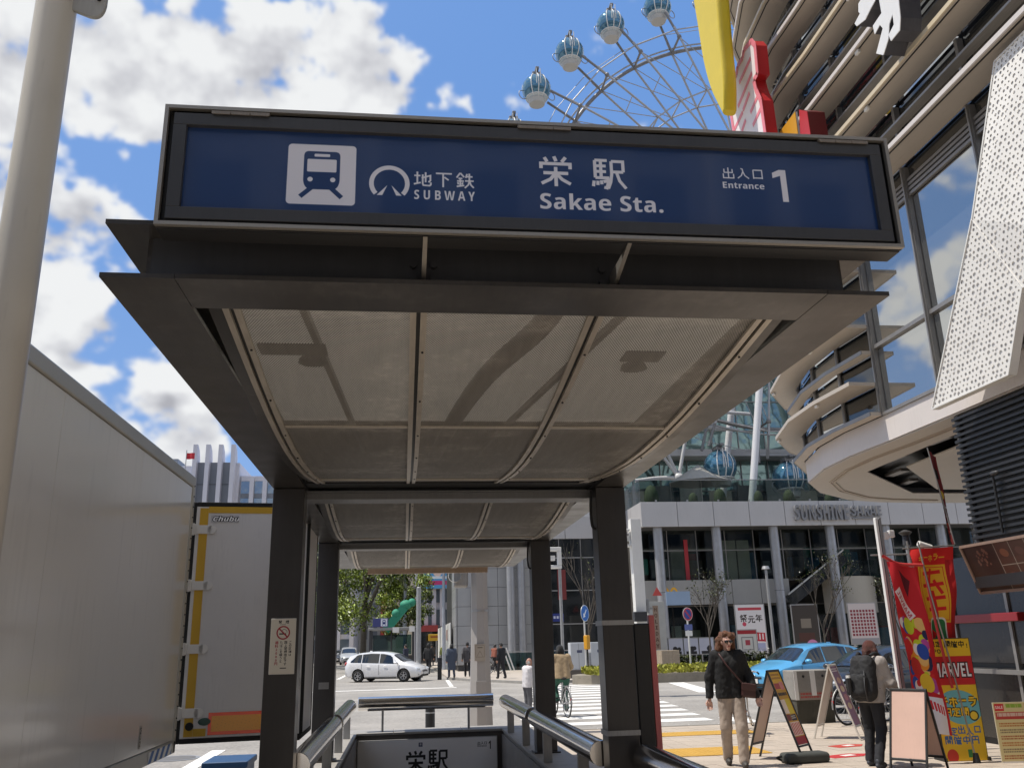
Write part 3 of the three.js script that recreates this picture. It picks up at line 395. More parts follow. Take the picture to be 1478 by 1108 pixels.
// ---------------------------------------------------------------- box truck with its rear door swung open
{
  const t = thing('box_truck', 'white box truck parked on the left with its rear door swung open', 'truck', [0, 0, 0]);
  const paintW = mat([0.78, 0.755, 0.70], { map: 'paint', size: 3, rough: 0.3, coat: 0.55, coatRough: 0.09, bump: 0.004, bumpMap: 'wave', bumpSize: 1.6 });
  const X0 = -1.95, X1 = -4.3, ZR = -8.35, ZB = -1.9, Y0 = 0.80, Y1 = 3.14;
  obj('cargo_box', [span(X0 - 0.02, X1, Y0, Y1, ZR + 0.02, ZB, 0.03)], paintW, t);
  for (let i = 0; i < 4; i++) { const z0 = ZR + 0.09 + i * 1.585; obj('side_panel', span(X0 - 0.02, X0, Y0 + 0.08, Y1 - 0.09, z0, z0 + 1.583, 0.002), paintW, t); }
  obj('top_rail', [span(X0 - 0.03, X0 + 0.012, Y1 - 0.085, Y1 + 0.02, ZR, ZB, 0.015)], mat([0.5, 0.48, 0.43], { map: 'paint', size: 1.5, rough: 0.4, metal: 0.3 }), t);
  obj('sill_rail', [span(X0 - 0.03, X0 + 0.01, Y0 - 0.03, Y0 + 0.075, ZR, ZB, 0.008)], mat([0.5, 0.48, 0.43], { map: 'paint', size: 1.5, rough: 0.4, metal: 0.3 }), t);
  obj('corner_post', [span(X0 - 0.06, X0 + 0.01, Y0 - 0.03, Y1 + 0.02, ZR, ZR + 0.085, 0.012)], mat([0.55, 0.53, 0.47], { map: 'paint', size: 1, rough: 0.4, metal: 0.2 }), t);
  obj('rivet', Array.from({ length: 24 }, (_, i) => ball(0.007, X0 + 0.012, Y0 + 0.06 + i * 0.096, ZR + 0.05, 6)), M.black, t);
  const stripes = print(256, 64, (c, w, h) => { c.fillStyle = '#e6e6e2'; c.fillRect(0, 0, w, h); c.fillStyle = '#1f5fa8'; for (let i = -1; i < 6; i++) { c.beginPath(); c.moveTo(i * 60, h); c.lineTo(i * 60 + 30, h); c.lineTo(i * 60 + 62, 0); c.lineTo(i * 60 + 32, 0); c.fill(); } });
  raw('stripe_sticker', new THREE.PlaneGeometry(0.7, 0.085).rotateY(Math.PI / 2).translate(X0 + 0.013, Y0 + 0.02, ZR + 0.5), stripes, t);
  raw('maker_label', new THREE.PlaneGeometry(0.16, 0.05).rotateZ(Math.PI / 2).rotateY(Math.PI / 2).translate(X0 + 0.003, 0.995, ZR + 1.08), print(128, 40, (c, w, h) => { c.fillStyle = '#b3aea3'; c.fillRect(0, 0, w, h); c.fillStyle = '#151414'; fit(c, 'NCM', 6, w - 6, 34, 38); }), t);
  obj('chassis', [span(-2.5, -2.7, 0.42, 0.78, ZR + 0.3, 0.2), span(-3.55, -3.75, 0.42, 0.78, ZR + 0.3, 0.2), span(-2.1, -4.15, 0.36, 0.46, ZR + 0.1, ZR + 0.2)], M.black, t);
  obj('side_guard', [span(-2.02, -2.06, 0.48, 0.56, -6.0, -3.4), span(-2.02, -2.06, 0.62, 0.7, -6.0, -3.4)], M.galv, t);
  for (const z of [ZR + 1.4, -1.0]) for (const x of [-2.15, -4.1]) { const w = obj('wheel', new THREE.CylinderGeometry(0.4, 0.4, 0.26, 28).rotateZ(Math.PI / 2).translate(x, 0.3, z), M.rubber, t); obj('rim', new THREE.CylinderGeometry(0.22, 0.22, 0.275, 20).rotateZ(Math.PI / 2).translate(x, 0.3, z), M.galv, w); }
  const cabP = obj('cab', [new RoundedBoxGeometry(2.1, 1.75, 1.75, 3, 0.12).translate(-3.12, 1.35, -0.85)], paintW, t); obj('windscreen', span(-2.25, -4.0, 1.5, 2.1, 0.03, 0.05, 0.008), M.darkglass, cabP); obj('side_window', span(-2.05, -2.064, 1.5, 2.05, -1.3, -0.3, 0.005), M.darkglass, cabP);
  // door leaves: outline in the leaf's own plane, then turned about the hinge
  const dw = 1.07, dh = 2.09, dy = 0.84, leaf = new THREE.Group(); leaf.name = 'rear_door'; leaf.position.set(-1.985, dy, -8.42); leaf.rotation.y = 0.13; leaf.userData.label = 'open white door with yellow border and orange reflector'; t.add(leaf);
  const g1 = mat([0.72, 0.70, 0.695], { map: 'paint', size: 1.2, rough: 0.42, coat: 0.2 }), yel = mat([0.66, 0.39, 0.03], { map: 'paint', size: 0.8, rough: 0.4 });
  obj('panel', span(0.02, dw, 0.03, dh - 0.03, -0.05, 0, 0.004), g1, leaf);
  obj('seal', [span(0, 0.055, -0.01, dh + 0.01, -0.06, 0.004, 0.006), span(0.055, dw + 0.02, -0.012, 0.03, -0.06, 0.004, 0.006), span(0.055, dw + 0.02, dh - 0.03, dh + 0.012, -0.06, 0.004, 0.006), span(dw, dw + 0.03, 0.03, dh - 0.03, -0.06, 0.004, 0.004)], M.rubber, leaf);
  obj('yellow_border', [span(0.085, 0.16, 0.045, dh - 0.045, 0.001, 0.004), span(0.161, dw, dh - 0.09, dh - 0.03, 0.001, 0.004), span(0.161, 0.27, 0.045, 0.11, 0.001, 0.004)], yel, leaf);
  raw('reflector', plate(0.6, 0.185, 0.585, 0.145, 0.006), print(256, 80, (c, w, h) => { c.fillStyle = '#ff4a1e'; c.fillRect(0, 0, w, h); c.fillStyle = '#ee9c18'; c.fillRect(12, 12, w - 24, h - 24); c.fillStyle = '#c27a12'; for (let i = 0; i < 60; i++) c.fillRect(12 + (i * 37) % (w - 26), 12 + (i * 23) % (h - 26), 2, 2); }, { rough: 0.25, coat: 0.5 }), leaf);
  raw('maker_badge', plate(0.25, 0.068, 0.31, 1.945, 0.0045), print(320, 96, (c, w, h) => { c.fillStyle = '#b9b7b8'; c.fillRect(0, 0, w, h); c.font = 'bold italic 84px sans-serif'; c.lineWidth = 16; c.strokeStyle = '#1b1822'; c.fillStyle = '#ffffff'; c.save(); c.scale(1.18, 1); c.lineJoin = 'round'; c.strokeText('Chubu', 10, 76); c.fillText('Chubu', 10, 76); c.restore(); }), leaf);
  obj('emblem', [ball(1, 0.255, 0.165, 0.004, 16, 0.055, 0.032, 0.006)], mat([0.05, 0.11, 0.09], { rough: 0.4 }), leaf); obj('stopper', [new THREE.CylinderGeometry(0.032, 0.036, 0.03, 16).rotateX(Math.PI / 2).translate(0.13, 0.13, 0.016)], M.rubber, leaf);
  obj('handle', [span(0.82, 1.05, 0.46, 0.485, 0.01, 0.03, 0.006), span(0.85, 0.87, 0.45, 0.495, 0, 0.03), span(0.98, 1.06, 0.435, 0.51, 0, 0.014, 0.004)], M.galv, leaf);
  for (const y of [0.24, 0.78, 1.335, 1.845]) { const hg = []; hg.push(span(0.06, 0.2, y - 0.04, y + 0.04, 0.004, 0.014, 0.004), new THREE.CylinderGeometry(0.04, 0.04, 0.01, 18).rotateX(Math.PI / 2).translate(0.2, y, 0.009), span(-0.07, 0.06, y - 0.05, y + 0.05, 0.008, 0.022, 0.005), new THREE.CylinderGeometry(0.016, 0.016, 0.11, 12).translate(0.03, y, 0.022)); obj('hinge', hg, mat([0.80, 0.78, 0.75], { map: 'paint', size: 0.4, rough: 0.3, metal: 0.15 }), leaf); }
  const leaf2 = new THREE.Group(); leaf2.name = 'rear_door'; leaf2.position.set(-0.93, dy - 0.02, -8.62); leaf2.rotation.y = Math.PI / 2 + 0.0; t.add(leaf2);
  obj('panel', span(0.02, 1.0, 0.03, dh - 0.03, -0.05, 0, 0.004), g1, leaf2); obj('seal', [span(1.0, 1.04, -0.01, dh + 0.01, -0.06, 0.006, 0.006), span(0, 1.0, -0.012, 0.03, -0.06, 0.004), span(0, 1.0, dh - 0.03, dh + 0.012, -0.06, 0.004)], M.rubber, leaf2);
  const cr = thing('plastic_crate', 'blue plastic crate on the road under the open truck door', 'crate', [-1.72, -0.1, -9.75]);
  const cb = mat([0.02, 0.07, 0.17], { map: 'paint', size: 0.4, rough: 0.45 });
  obj('body', [span(-0.2, 0.2, 0, 0.62, -0.28, 0.28, 0.02)], cb, cr); obj('rib', [-0.15, -0.05, 0.05, 0.15].map((x) => span(x - 0.012, x + 0.012, 0.03, 0.58, 0.28, 0.295, 0.004)), cb, cr); obj('rim', [span(-0.22, 0.22, 0.60, 0.66, -0.3, 0.3, 0.012), span(-0.22, 0.22, 0.28, 0.32, -0.3, 0.3, 0.01)], cb, cr);
}

// ---------------------------------------------------------------- the store on the right: rounded glass front with sun fins

const beige = mat([0.50, 0.445, 0.385], { map: 'paint', size: 2.5, rough: 0.5 }), lilac = mat([0.68, 0.63, 0.60], { map: 'paint', size: 2, rough: 0.4 });
const coated = new THREE.MeshPhysicalMaterial({ color: new THREE.Color().setRGB(0.50, 0.50, 0.48), metalness: 0.92, roughness: 0.03, side: THREE.DoubleSide, bumpMap: scaled(MAPS.wave, 2.6), bumpScale: 0.0016 });
const smoked = new THREE.MeshPhysicalMaterial({ color: new THREE.Color().setRGB(0.13, 0.128, 0.118), metalness: 0.75, roughness: 0.04, side: THREE.DoubleSide, bumpMap: scaled(MAPS.wave, 2.2), bumpScale: 0.0016 });
const mull = mat([0.33, 0.315, 0.30], { map: 'metal', size: 0.8, rough: 0.4, metal: 0.5 });
{
  const b = thing('department_store', 'beige store with rounded corner, mirrored windows and long horizontal sun fins on the right', 'building', [0, 0, 0]);
  const F = []; for (let z = 3.57; z > -11; z -= 1.593) F.push([7.4, z]); F.push([7.39, -12.27], [7.34, -13.4], [7.42, -14.5], [7.75, -15.8], [8.5, -16.9], [9.6, -17.85], [10.5, -18.2], [11.7, -18.36], [16, -18.4]);
  const off = (i, d) => { const a = F[Math.max(0, i - 1)], c = F[Math.min(F.length - 1, i + 1)], tx = c[0] - a[0], tz = c[1] - a[1], l = Math.hypot(tx, tz); return [F[i][0] + tz / l * d, F[i][1] - tx / l * d]; };
  const path = (i0, i1, d) => { const r = []; for (let i = i0; i <= i1; i++) r.push(off(i, d)); return r; };
  const N = F.length - 1, strip = (i0, i1, d0, d1, y0, y1) => flat([...path(i0, i1, d0), ...path(i0, i1, d1).reverse()], y0, y1);
  const pane = (i, y0, y1, d = -0.02) => { const a = off(i, d), c = off(i + 1, d), k = 0.03, p = (t, y) => [a[0] + (c[0] - a[0]) * t, y, a[1] + (c[1] - a[1]) * t]; return quad(p(k, y0), p(1 - k, y0), p(1 - k, y1), p(k, y1)); };
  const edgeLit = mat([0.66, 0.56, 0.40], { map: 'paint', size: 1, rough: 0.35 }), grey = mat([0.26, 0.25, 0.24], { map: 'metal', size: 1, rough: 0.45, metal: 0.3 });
  const big = 10; // F[10] is where the tall plain windows end and the finned corner starts
  // band and soffit
  for (let i = 0; i < N; i += 1) obj('band_panel', strip(i, i + 1, -0.05, 0.03, 4.43, 4.83), lilac, b);
  const so = shape([...path(0, N, 0.01), [16, 3.5]].map(([x, z]) => [x, -z]));
  so.holes.push(shape([[8.12, -11.7], [8.3, -14.64], [10.6, -17.02], [12.6, -17.1], [12.6, -16.62], [10.85, -16.55], [8.8, -14.2], [8.62, -11.7]].map(([x, z]) => [x, -z])));
  obj('soffit', new THREE.ExtrudeGeometry(so, { depth: 0.02, bevelEnabled: false }).rotateX(-Math.PI / 2).translate(0, 4.405, 0), beige, b);
  obj('soffit_recess', flat([[8.0, -11.5], [8.1, -14.8], [10.5, -17.3], [12.8, -17.3], [12.8, -16.4], [11, -16.3], [9, -14], [8.8, -11.5]], 4.62, 4.64), M.black, b);
  each('soffit_trim', [strip(8, N - 1, -0.42, -0.47, 4.385, 4.404), strip(8, N - 1, -0.36, -0.385, 4.39, 4.404)], mat([0.4, 0.33, 0.26], { rough: 0.5 }), b);
  for (const [x, z] of [[8.45, -14.0], [9.3, -15.35], [10.1, -16.4], [8.4, -12.6]]) obj('recess_lamp', span(x - 0.1, x + 0.1, 4.5, 4.56, z - 0.3, z + 0.3, 0.01), grey, b);
  // tall plain windows
  for (let i = 0; i < big; i++) { obj('window_pane', pane(i, 4.88, 5.92), coated, b); obj('window_pane', pane(i, 5.98, 7.78), coated, b); for (let k = 0; k < 4; k++) obj('vent_blade', strip(i, i + 1, -0.03, 0.03, 7.80 + k * 0.075, 7.845 + k * 0.075), mull, b); obj('window_pane', pane(i, 8.1, 8.28), smoked, b); obj('transom', strip(i, i + 1, -0.05, 0.035, 5.92, 5.98), mull, b); obj('sill', strip(i, i + 1, -0.05, 0.06, 4.832, 4.88), mull, b); }
  for (let i = 0; i <= big; i++) { const [x, z] = F[i]; obj('mullion', [span(x - 0.06, x + 0.05, 4.885, 8.27, z - 0.03, z + 0.03), span(x - 0.09, x - 0.061, 4.885, 8.27, z - 0.014, z + 0.014)], mull, b); }
  // finned rounded corner
  const levels = [4.86, 5.34, 5.86, 6.3, 6.84, 7.27, 7.8];
  for (let j = 0; j < levels.length; j++) {
    const wide = j % 2 === 1, y = levels[j], d = wide ? 0.52 : 0.24, s = [big, 13, 16, 18];
    for (let k = 0; k < 3; k++) { const f = obj('sun_fin', strip(s[k], s[k + 1], 0.055, d, y - 0.025, y + 0.03), beige, b); obj('fin_edge', strip(s[k], s[k + 1], d + 0.001, d + 0.016, y - 0.03, y + 0.032), wide ? beige : mull, f); }
    if (wide) for (const i of [11, 13]) { const [x, z] = off(i, d - 0.05); obj('fin_lamp', bx(0.05, 0.05, 0.09, x, y - 0.055, z, 0.008), M.white, b); }
  }
  for (let i = big; i < N; i++) { let y = 4.9; for (const t of [5.31, 5.82, 6.27, 6.8, 7.23, 7.75, 8.25]) { obj('window_pane', pane(i, y + 0.03, t - 0.01), i % 2 ? coated : smoked, b); y = t; } if (i > big) { const [x, z] = F[i]; obj('mullion', [cyl(0.035, 0.035, 3.38, x, 4.88, z, 8)], mull, b); } }
  // upper fins all along, glazing between them
  for (let k = 0; k < 9; k++) {
    const y = 8.31 + k * 1.02, cuts = [0, 3, 6, 9, 12, 14, 16, N];
    for (let q = 0; q + 1 < cuts.length; q++) {
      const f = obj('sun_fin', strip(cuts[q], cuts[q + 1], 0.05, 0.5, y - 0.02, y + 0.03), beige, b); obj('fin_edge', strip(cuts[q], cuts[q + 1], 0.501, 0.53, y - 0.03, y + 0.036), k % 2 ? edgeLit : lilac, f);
      obj('fin_groove', strip(cuts[q], cuts[q + 1], 0.44, 0.46, y - 0.03, y - 0.0205), M.black, f);
      if (cuts[q] % 2) { const [x, z] = off(cuts[q], 0.46); obj('fin_lamp', bx(0.05, 0.06, 0.1, x, y - 0.06, z, 0.008), M.white, f); }
    }
    for (let i = 0; i < N; i++) { obj('window_pane', pane(i, y + 0.06, y + 0.55, -0.06), k % 3 === 1 ? coated : smoked, b); obj('spandrel', pane(i, y + 0.56, y + 1.0, -0.05), smoked, b); }
    for (let i = 0; i <= N; i++) { const [x, z] = off(i, 0.0); obj('mullion', [span(x - 0.05, x + 0.045, y + 0.055, y + 0.995, z - 0.03, z + 0.03)], mull, b); }
    for (let q = 0; q + 1 < cuts.length; q++) obj('rail_fin', strip(cuts[q], cuts[q + 1], 0.1, 0.26, y + 0.5, y + 0.535), mull, b);
  }
  obj('core', [flat([...path(0, N, -0.5), [16, 3.5]], 4.66, 18)], M.black, b); obj('roof', flat([...path(0, N, 0.1), [16, 3.5]], 18.01, 18.3), beige, b);
  const shopG = mat([0.03, 0.027, 0.024], { map: 'cloth', size: 1.6, rough: 0.22 });
  // ground floor: slatted screen, shop front
  for (let k = 0; k < 22; k++) obj('screen_slat', span(7.36, 7.41, 2.74 + k * 0.0755, 2.775 + k * 0.0755, -10.66, -2.5), M.black, b);
  obj('screen_frame', [span(7.42, 7.5, 2.7, 4.40, -10.68, -10.6), span(7.46, 7.5, 2.7, 4.40, -10.58, -2.5)], mat([0.10, 0.10, 0.10], { rough: 0.5 }), b);
  obj('shop_ceiling', span(7.5, 16, 2.72, 2.8, -10.6, 3), M.black, b);
  for (let k = 0; k < 9; k++) { const z = -13.2 + k * 1.3; obj('shop_window', span(8.6, 8.612, 1.15, 2.7, z + 0.03, z + 1.27), shopG, b); obj('shop_window', span(8.6, 8.612, 0.1, 1.08, z + 0.03, z + 1.27), shopG, b); obj('window_frame', span(8.57, 8.65, 0, 2.71, z - 0.03, z + 0.03), mull, b); }
  obj('red_counter_edge', span(8.45, 8.57, 1.72, 1.84, -13.2, -11.55, 0.01), mat([0.26, 0.015, 0.018], { map: 'paint', rough: 0.35 }), b);
  obj('lower_wall', span(8.65, 16, -0.02, 2.71, -13.15, 3), M.black, b); obj('white_sill', span(8.5, 8.6, 1.0, 1.06, -13.2, -11.5), mull, b);
  obj('corner_post', span(8.4, 8.52, 0, 2.72, -10.95, -10.85), mull, b);
  // folded white perforated screen
  const holes = new THREE.MeshStandardMaterial({ color: new THREE.Color().setRGB(0.88, 0.86, 0.82), roughness: 0.45, side: THREE.DoubleSide, alphaTest: 0.5 });
  { const n = 512, d = new Uint8Array(n * n * 4), f = random(21), cs = []; for (let j = 0; j < 12; j++) for (let i = 0; i < 10; i++) cs.push([((i + (j % 2) * 0.5 + 0.25 + (f() - 0.5) * 0.28) / 10) % 1, (j + 0.5 + (f() - 0.5) * 0.28) / 12, [0.016, 0.025, 0.033][(f() * 3) | 0]]); d.fill(255); for (const [cx, cy, r] of cs) for (let y = -24; y <= 24; y++) for (let x = -24; x <= 24; x++) { const v = Math.hypot(x, y) - r * n, k = Math.max(0, Math.min(1, v / 3 + 0.5)) * 255, px = (Math.round(cx * n) + x + n) % n, py = (Math.round(cy * n) + y + n) % n, i = (py * n + px) * 4; d[i] = d[i + 1] = d[i + 2] = Math.min(d[i], k); }
    const t = new THREE.DataTexture(d, n, n); t.wrapS = t.wrapT = THREE.RepeatWrapping; t.magFilter = t.minFilter = THREE.LinearFilter; t.repeat.set(1 / 0.78, 1 / 0.78); t.needsUpdate = true; holes.alphaMap = t; holes.map = scaled(MAPS.paint, 2); }
  const s = thing('perforated_screen', 'folded white metal screen with round holes hung on the store front', 'screen', [0, 0, 0]);
  const lower = [[-10.49, 4.46], [-8.96, 6.48], [-8.6, 5.3], [-9.02, 4.49]].map(([z, y]) => [z, y]);
  const A = [7.0, 4.46, -10.49], B = [6.93, 6.48, -8.96], C = [7.0, 8.16, -8.15], D = [7.0, 8.17, -7.4], E = [7.04, 5.38, -8.5], G = [7.06, 4.49, -9.02], K = [7.04, 5.0, -6.5];
  const pg = (...p) => { const q = []; for (let i = 1; i + 1 < p.length; i++) q.push(...p[0], ...p[i], ...p[i + 1]); const g = new THREE.BufferGeometry(); g.setAttribute('position', new THREE.Float32BufferAttribute(q, 3)); g.computeVertexNormals(); return g; };
  const shift = (g, dx) => g.clone().translate(dx, 0, 0), grey2 = mat([0.84, 0.82, 0.8], { rough: 0.6 });
  for (const g of [pg(A, B, E, G), pg(B, C, D, K, E)]) { obj('perforated_panel', g, holes, s); obj('backing', shift(g, 0.011), grey2, s); }
  const W3 = (p) => V(...p); for (const [p, q] of [[A, B], [B, C], [C, D], [A, G], [G, E], [E, K]]) { obj('edge', [bar(W3(p).add(V(0.045, 0, 0)), W3(q).add(V(0.045, 0, 0)), 0.11, 0.02)], M.white, s); }
  obj('seam', [bar(W3(B).add(V(-0.006, 0, 0)), W3(E).add(V(-0.006, 0, 0)), 0.012, 0.008)], grey2, s);
}
{ // solid letters of the shop sign, faces towards the street
  const letter = (name, label, pts, X, depth, face, side, cat) => { const t = thing(name, label, cat ?? 'shop sign', [0, 0, 0]); const mk = (dep, dx) => new THREE.ExtrudeGeometry(shape(pts.map(([z, y]) => [-z, y])), { depth: dep, bevelEnabled: false }).rotateY(Math.PI / 2).translate(X + dx, 0, 0); obj('side', mk(depth, 0.012), side, t); obj('face', mk(0.011, 0), face, t); return t; };
  const red = mat([0.50, 0.02, 0.025], { map: 'paint', rough: 0.35 }), wf = mat([0.90, 0.82, 0.82], { map: 'paint', size: 0.8, rough: 0.4 }), pink = mat([0.80, 0.22, 0.27], { rough: 0.4 });
  const r = letter('shop_sign', 'big red edged sign character with white face above the blue sign', [[-12.98, 12.19], [-13.34, 12.26], [-13.43, 12.16], [-13.69, 12.16], [-13.79, 12.04], [-14.07, 11.98], [-14.08, 11.73], [-14.24, 11.64], [-14.19, 11.07], [-14.12, 10.6], [-13.2, 9.7], [-12.88, 10.1], [-12.9, 10.86], [-13.03, 11.16], [-13.08, 11.41], [-12.9, 11.41], [-12.86, 12.0]], 6.3, 0.22, wf, red);
  for (const [a, c] of [[[-13.12, 11.6], [-13.87, 11.39]], [[-13.32, 11.31], [-13.67, 11.17]], [[-12.98, 11.02], [-13.37, 10.92]], [[-12.92, 10.72], [-13.33, 10.62]], [[-13.7, 11.15], [-14.16, 11.06]], [[-13.61, 10.92], [-13.83, 10.82]], [[-13.1, 11.9], [-13.7, 11.8]], [[-13.4, 10.4], [-13.9, 10.5]]]) obj('stroke', bar(V(6.296, a[1], a[0]), V(6.296, c[1], c[0]), 0.006, 0.085), pink, r);
  { const o = [[-12.98, 12.19], [-13.34, 12.26], [-13.43, 12.16], [-13.69, 12.16], [-13.79, 12.04], [-14.07, 11.98], [-14.08, 11.73], [-14.24, 11.64], [-14.19, 11.07], [-14.12, 10.6], [-13.2, 9.7], [-12.88, 10.1], [-12.9, 10.86], [-13.03, 11.16], [-13.08, 11.41], [-12.9, 11.41], [-12.86, 12.0]]; o.forEach((p, i) => { const q = o[(i + 1) % o.length]; obj('red_outline', bar(V(6.294, p[1], p[0]), V(6.294, q[1], q[0]), 0.01, 0.10), pink, r); }); }
  const yl = mat([0.72, 0.55, 0.03], { map: 'paint', size: 1, rough: 0.4 });
  const y = thing('shop_sign', 'tall curved yellow sign shape at the store corner beside the wheel', 'shop sign', [0, 0, 0]);
  const yc1 = new THREE.CatmullRomCurve3([[-14.5, 15.6], [-14.3, 14.3], [-14.18, 13.3], [-14.08, 12.48], [-13.86, 11.72], [-13.42, 10.86]].map(([z, q]) => V(z, q, 0))).getPoints(24), yc2 = new THREE.CatmullRomCurve3([[-13.32, 10.92], [-13.2, 11.4], [-13.16, 12.37], [-13.1, 13.3], [-13.1, 15.6]].map(([z, q]) => V(z, q, 0))).getPoints(20), yp = [...yc1, ...yc2].map((p) => [p.x, p.y]);
  obj('body', new THREE.ExtrudeGeometry(shape(yp.map(([z, q]) => [-z, q])), { depth: 0.06, bevelEnabled: true, bevelSize: 0.055, bevelOffset: -0.055, bevelThickness: 0.1, bevelSegments: 8, curveSegments: 8 }).rotateY(Math.PI / 2).translate(5.87, 0, 0), yl, y);
  letter('shop_sign', 'small orange sign corner just right of the red edged character', [[-12.3, 10.24], [-12.97, 10.25], [-12.9, 9.8], [-12.31, 9.7]], 6.6, 0.03, mat([0.62, 0.30, 0.02], { rough: 0.4 }), M.white);
  letter('shop_sign', 'dark red sign block beside the orange sign corner', [[-12.16, 10.18], [-11.91, 9.98], [-11.9, 9.5], [-12.25, 9.6]], 6.6, 0.3, red, mat([0.12, 0.015, 0.015], { rough: 0.4 }));
  const wh = mat([0.80, 0.80, 0.80], { map: 'paint', size: 0.6, rough: 0.4 }), sideG = mat([0.10, 0.10, 0.115], { map: 'metal', size: 0.5, rough: 0.35, metal: 0.3 });
  letter('shop_sign_letter', 'white katakana letter with deep dark sides on the sun fins', [[-9.40, 10.5], [-9.46, 10.12], [-9.46, 9.91], [-9.7, 9.89], [-9.69, 9.74], [-9.54, 9.78], [-9.49, 9.68], [-9.73, 9.45], [-9.58, 9.31], [-9.41, 9.44], [-9.33, 9.63], [-9.23, 9.7], [-9.24, 9.54], [-9.39, 9.49], [-9.36, 9.37], [-9.14, 9.37], [-9.08, 9.53], [-9.04, 9.9], [-9.23, 10.06], [-9.2, 10.5]], 6.55, 0.3, wh, sideG, 'sign letter');
  letter('shop_sign_letter', 'white flower shaped sign piece left of the katakana letter', [[-9.81, 10.5], [-9.95, 10.48], [-9.98, 10.36], [-9.95, 10.31], [-10.12, 10.27], [-10.08, 10.19], [-9.85, 10.12], [-9.69, 10.17], [-9.55, 10.2], [-9.51, 10.4], [-9.6, 10.6]], 6.55, 0.3, wh, sideG, 'sign letter');
}
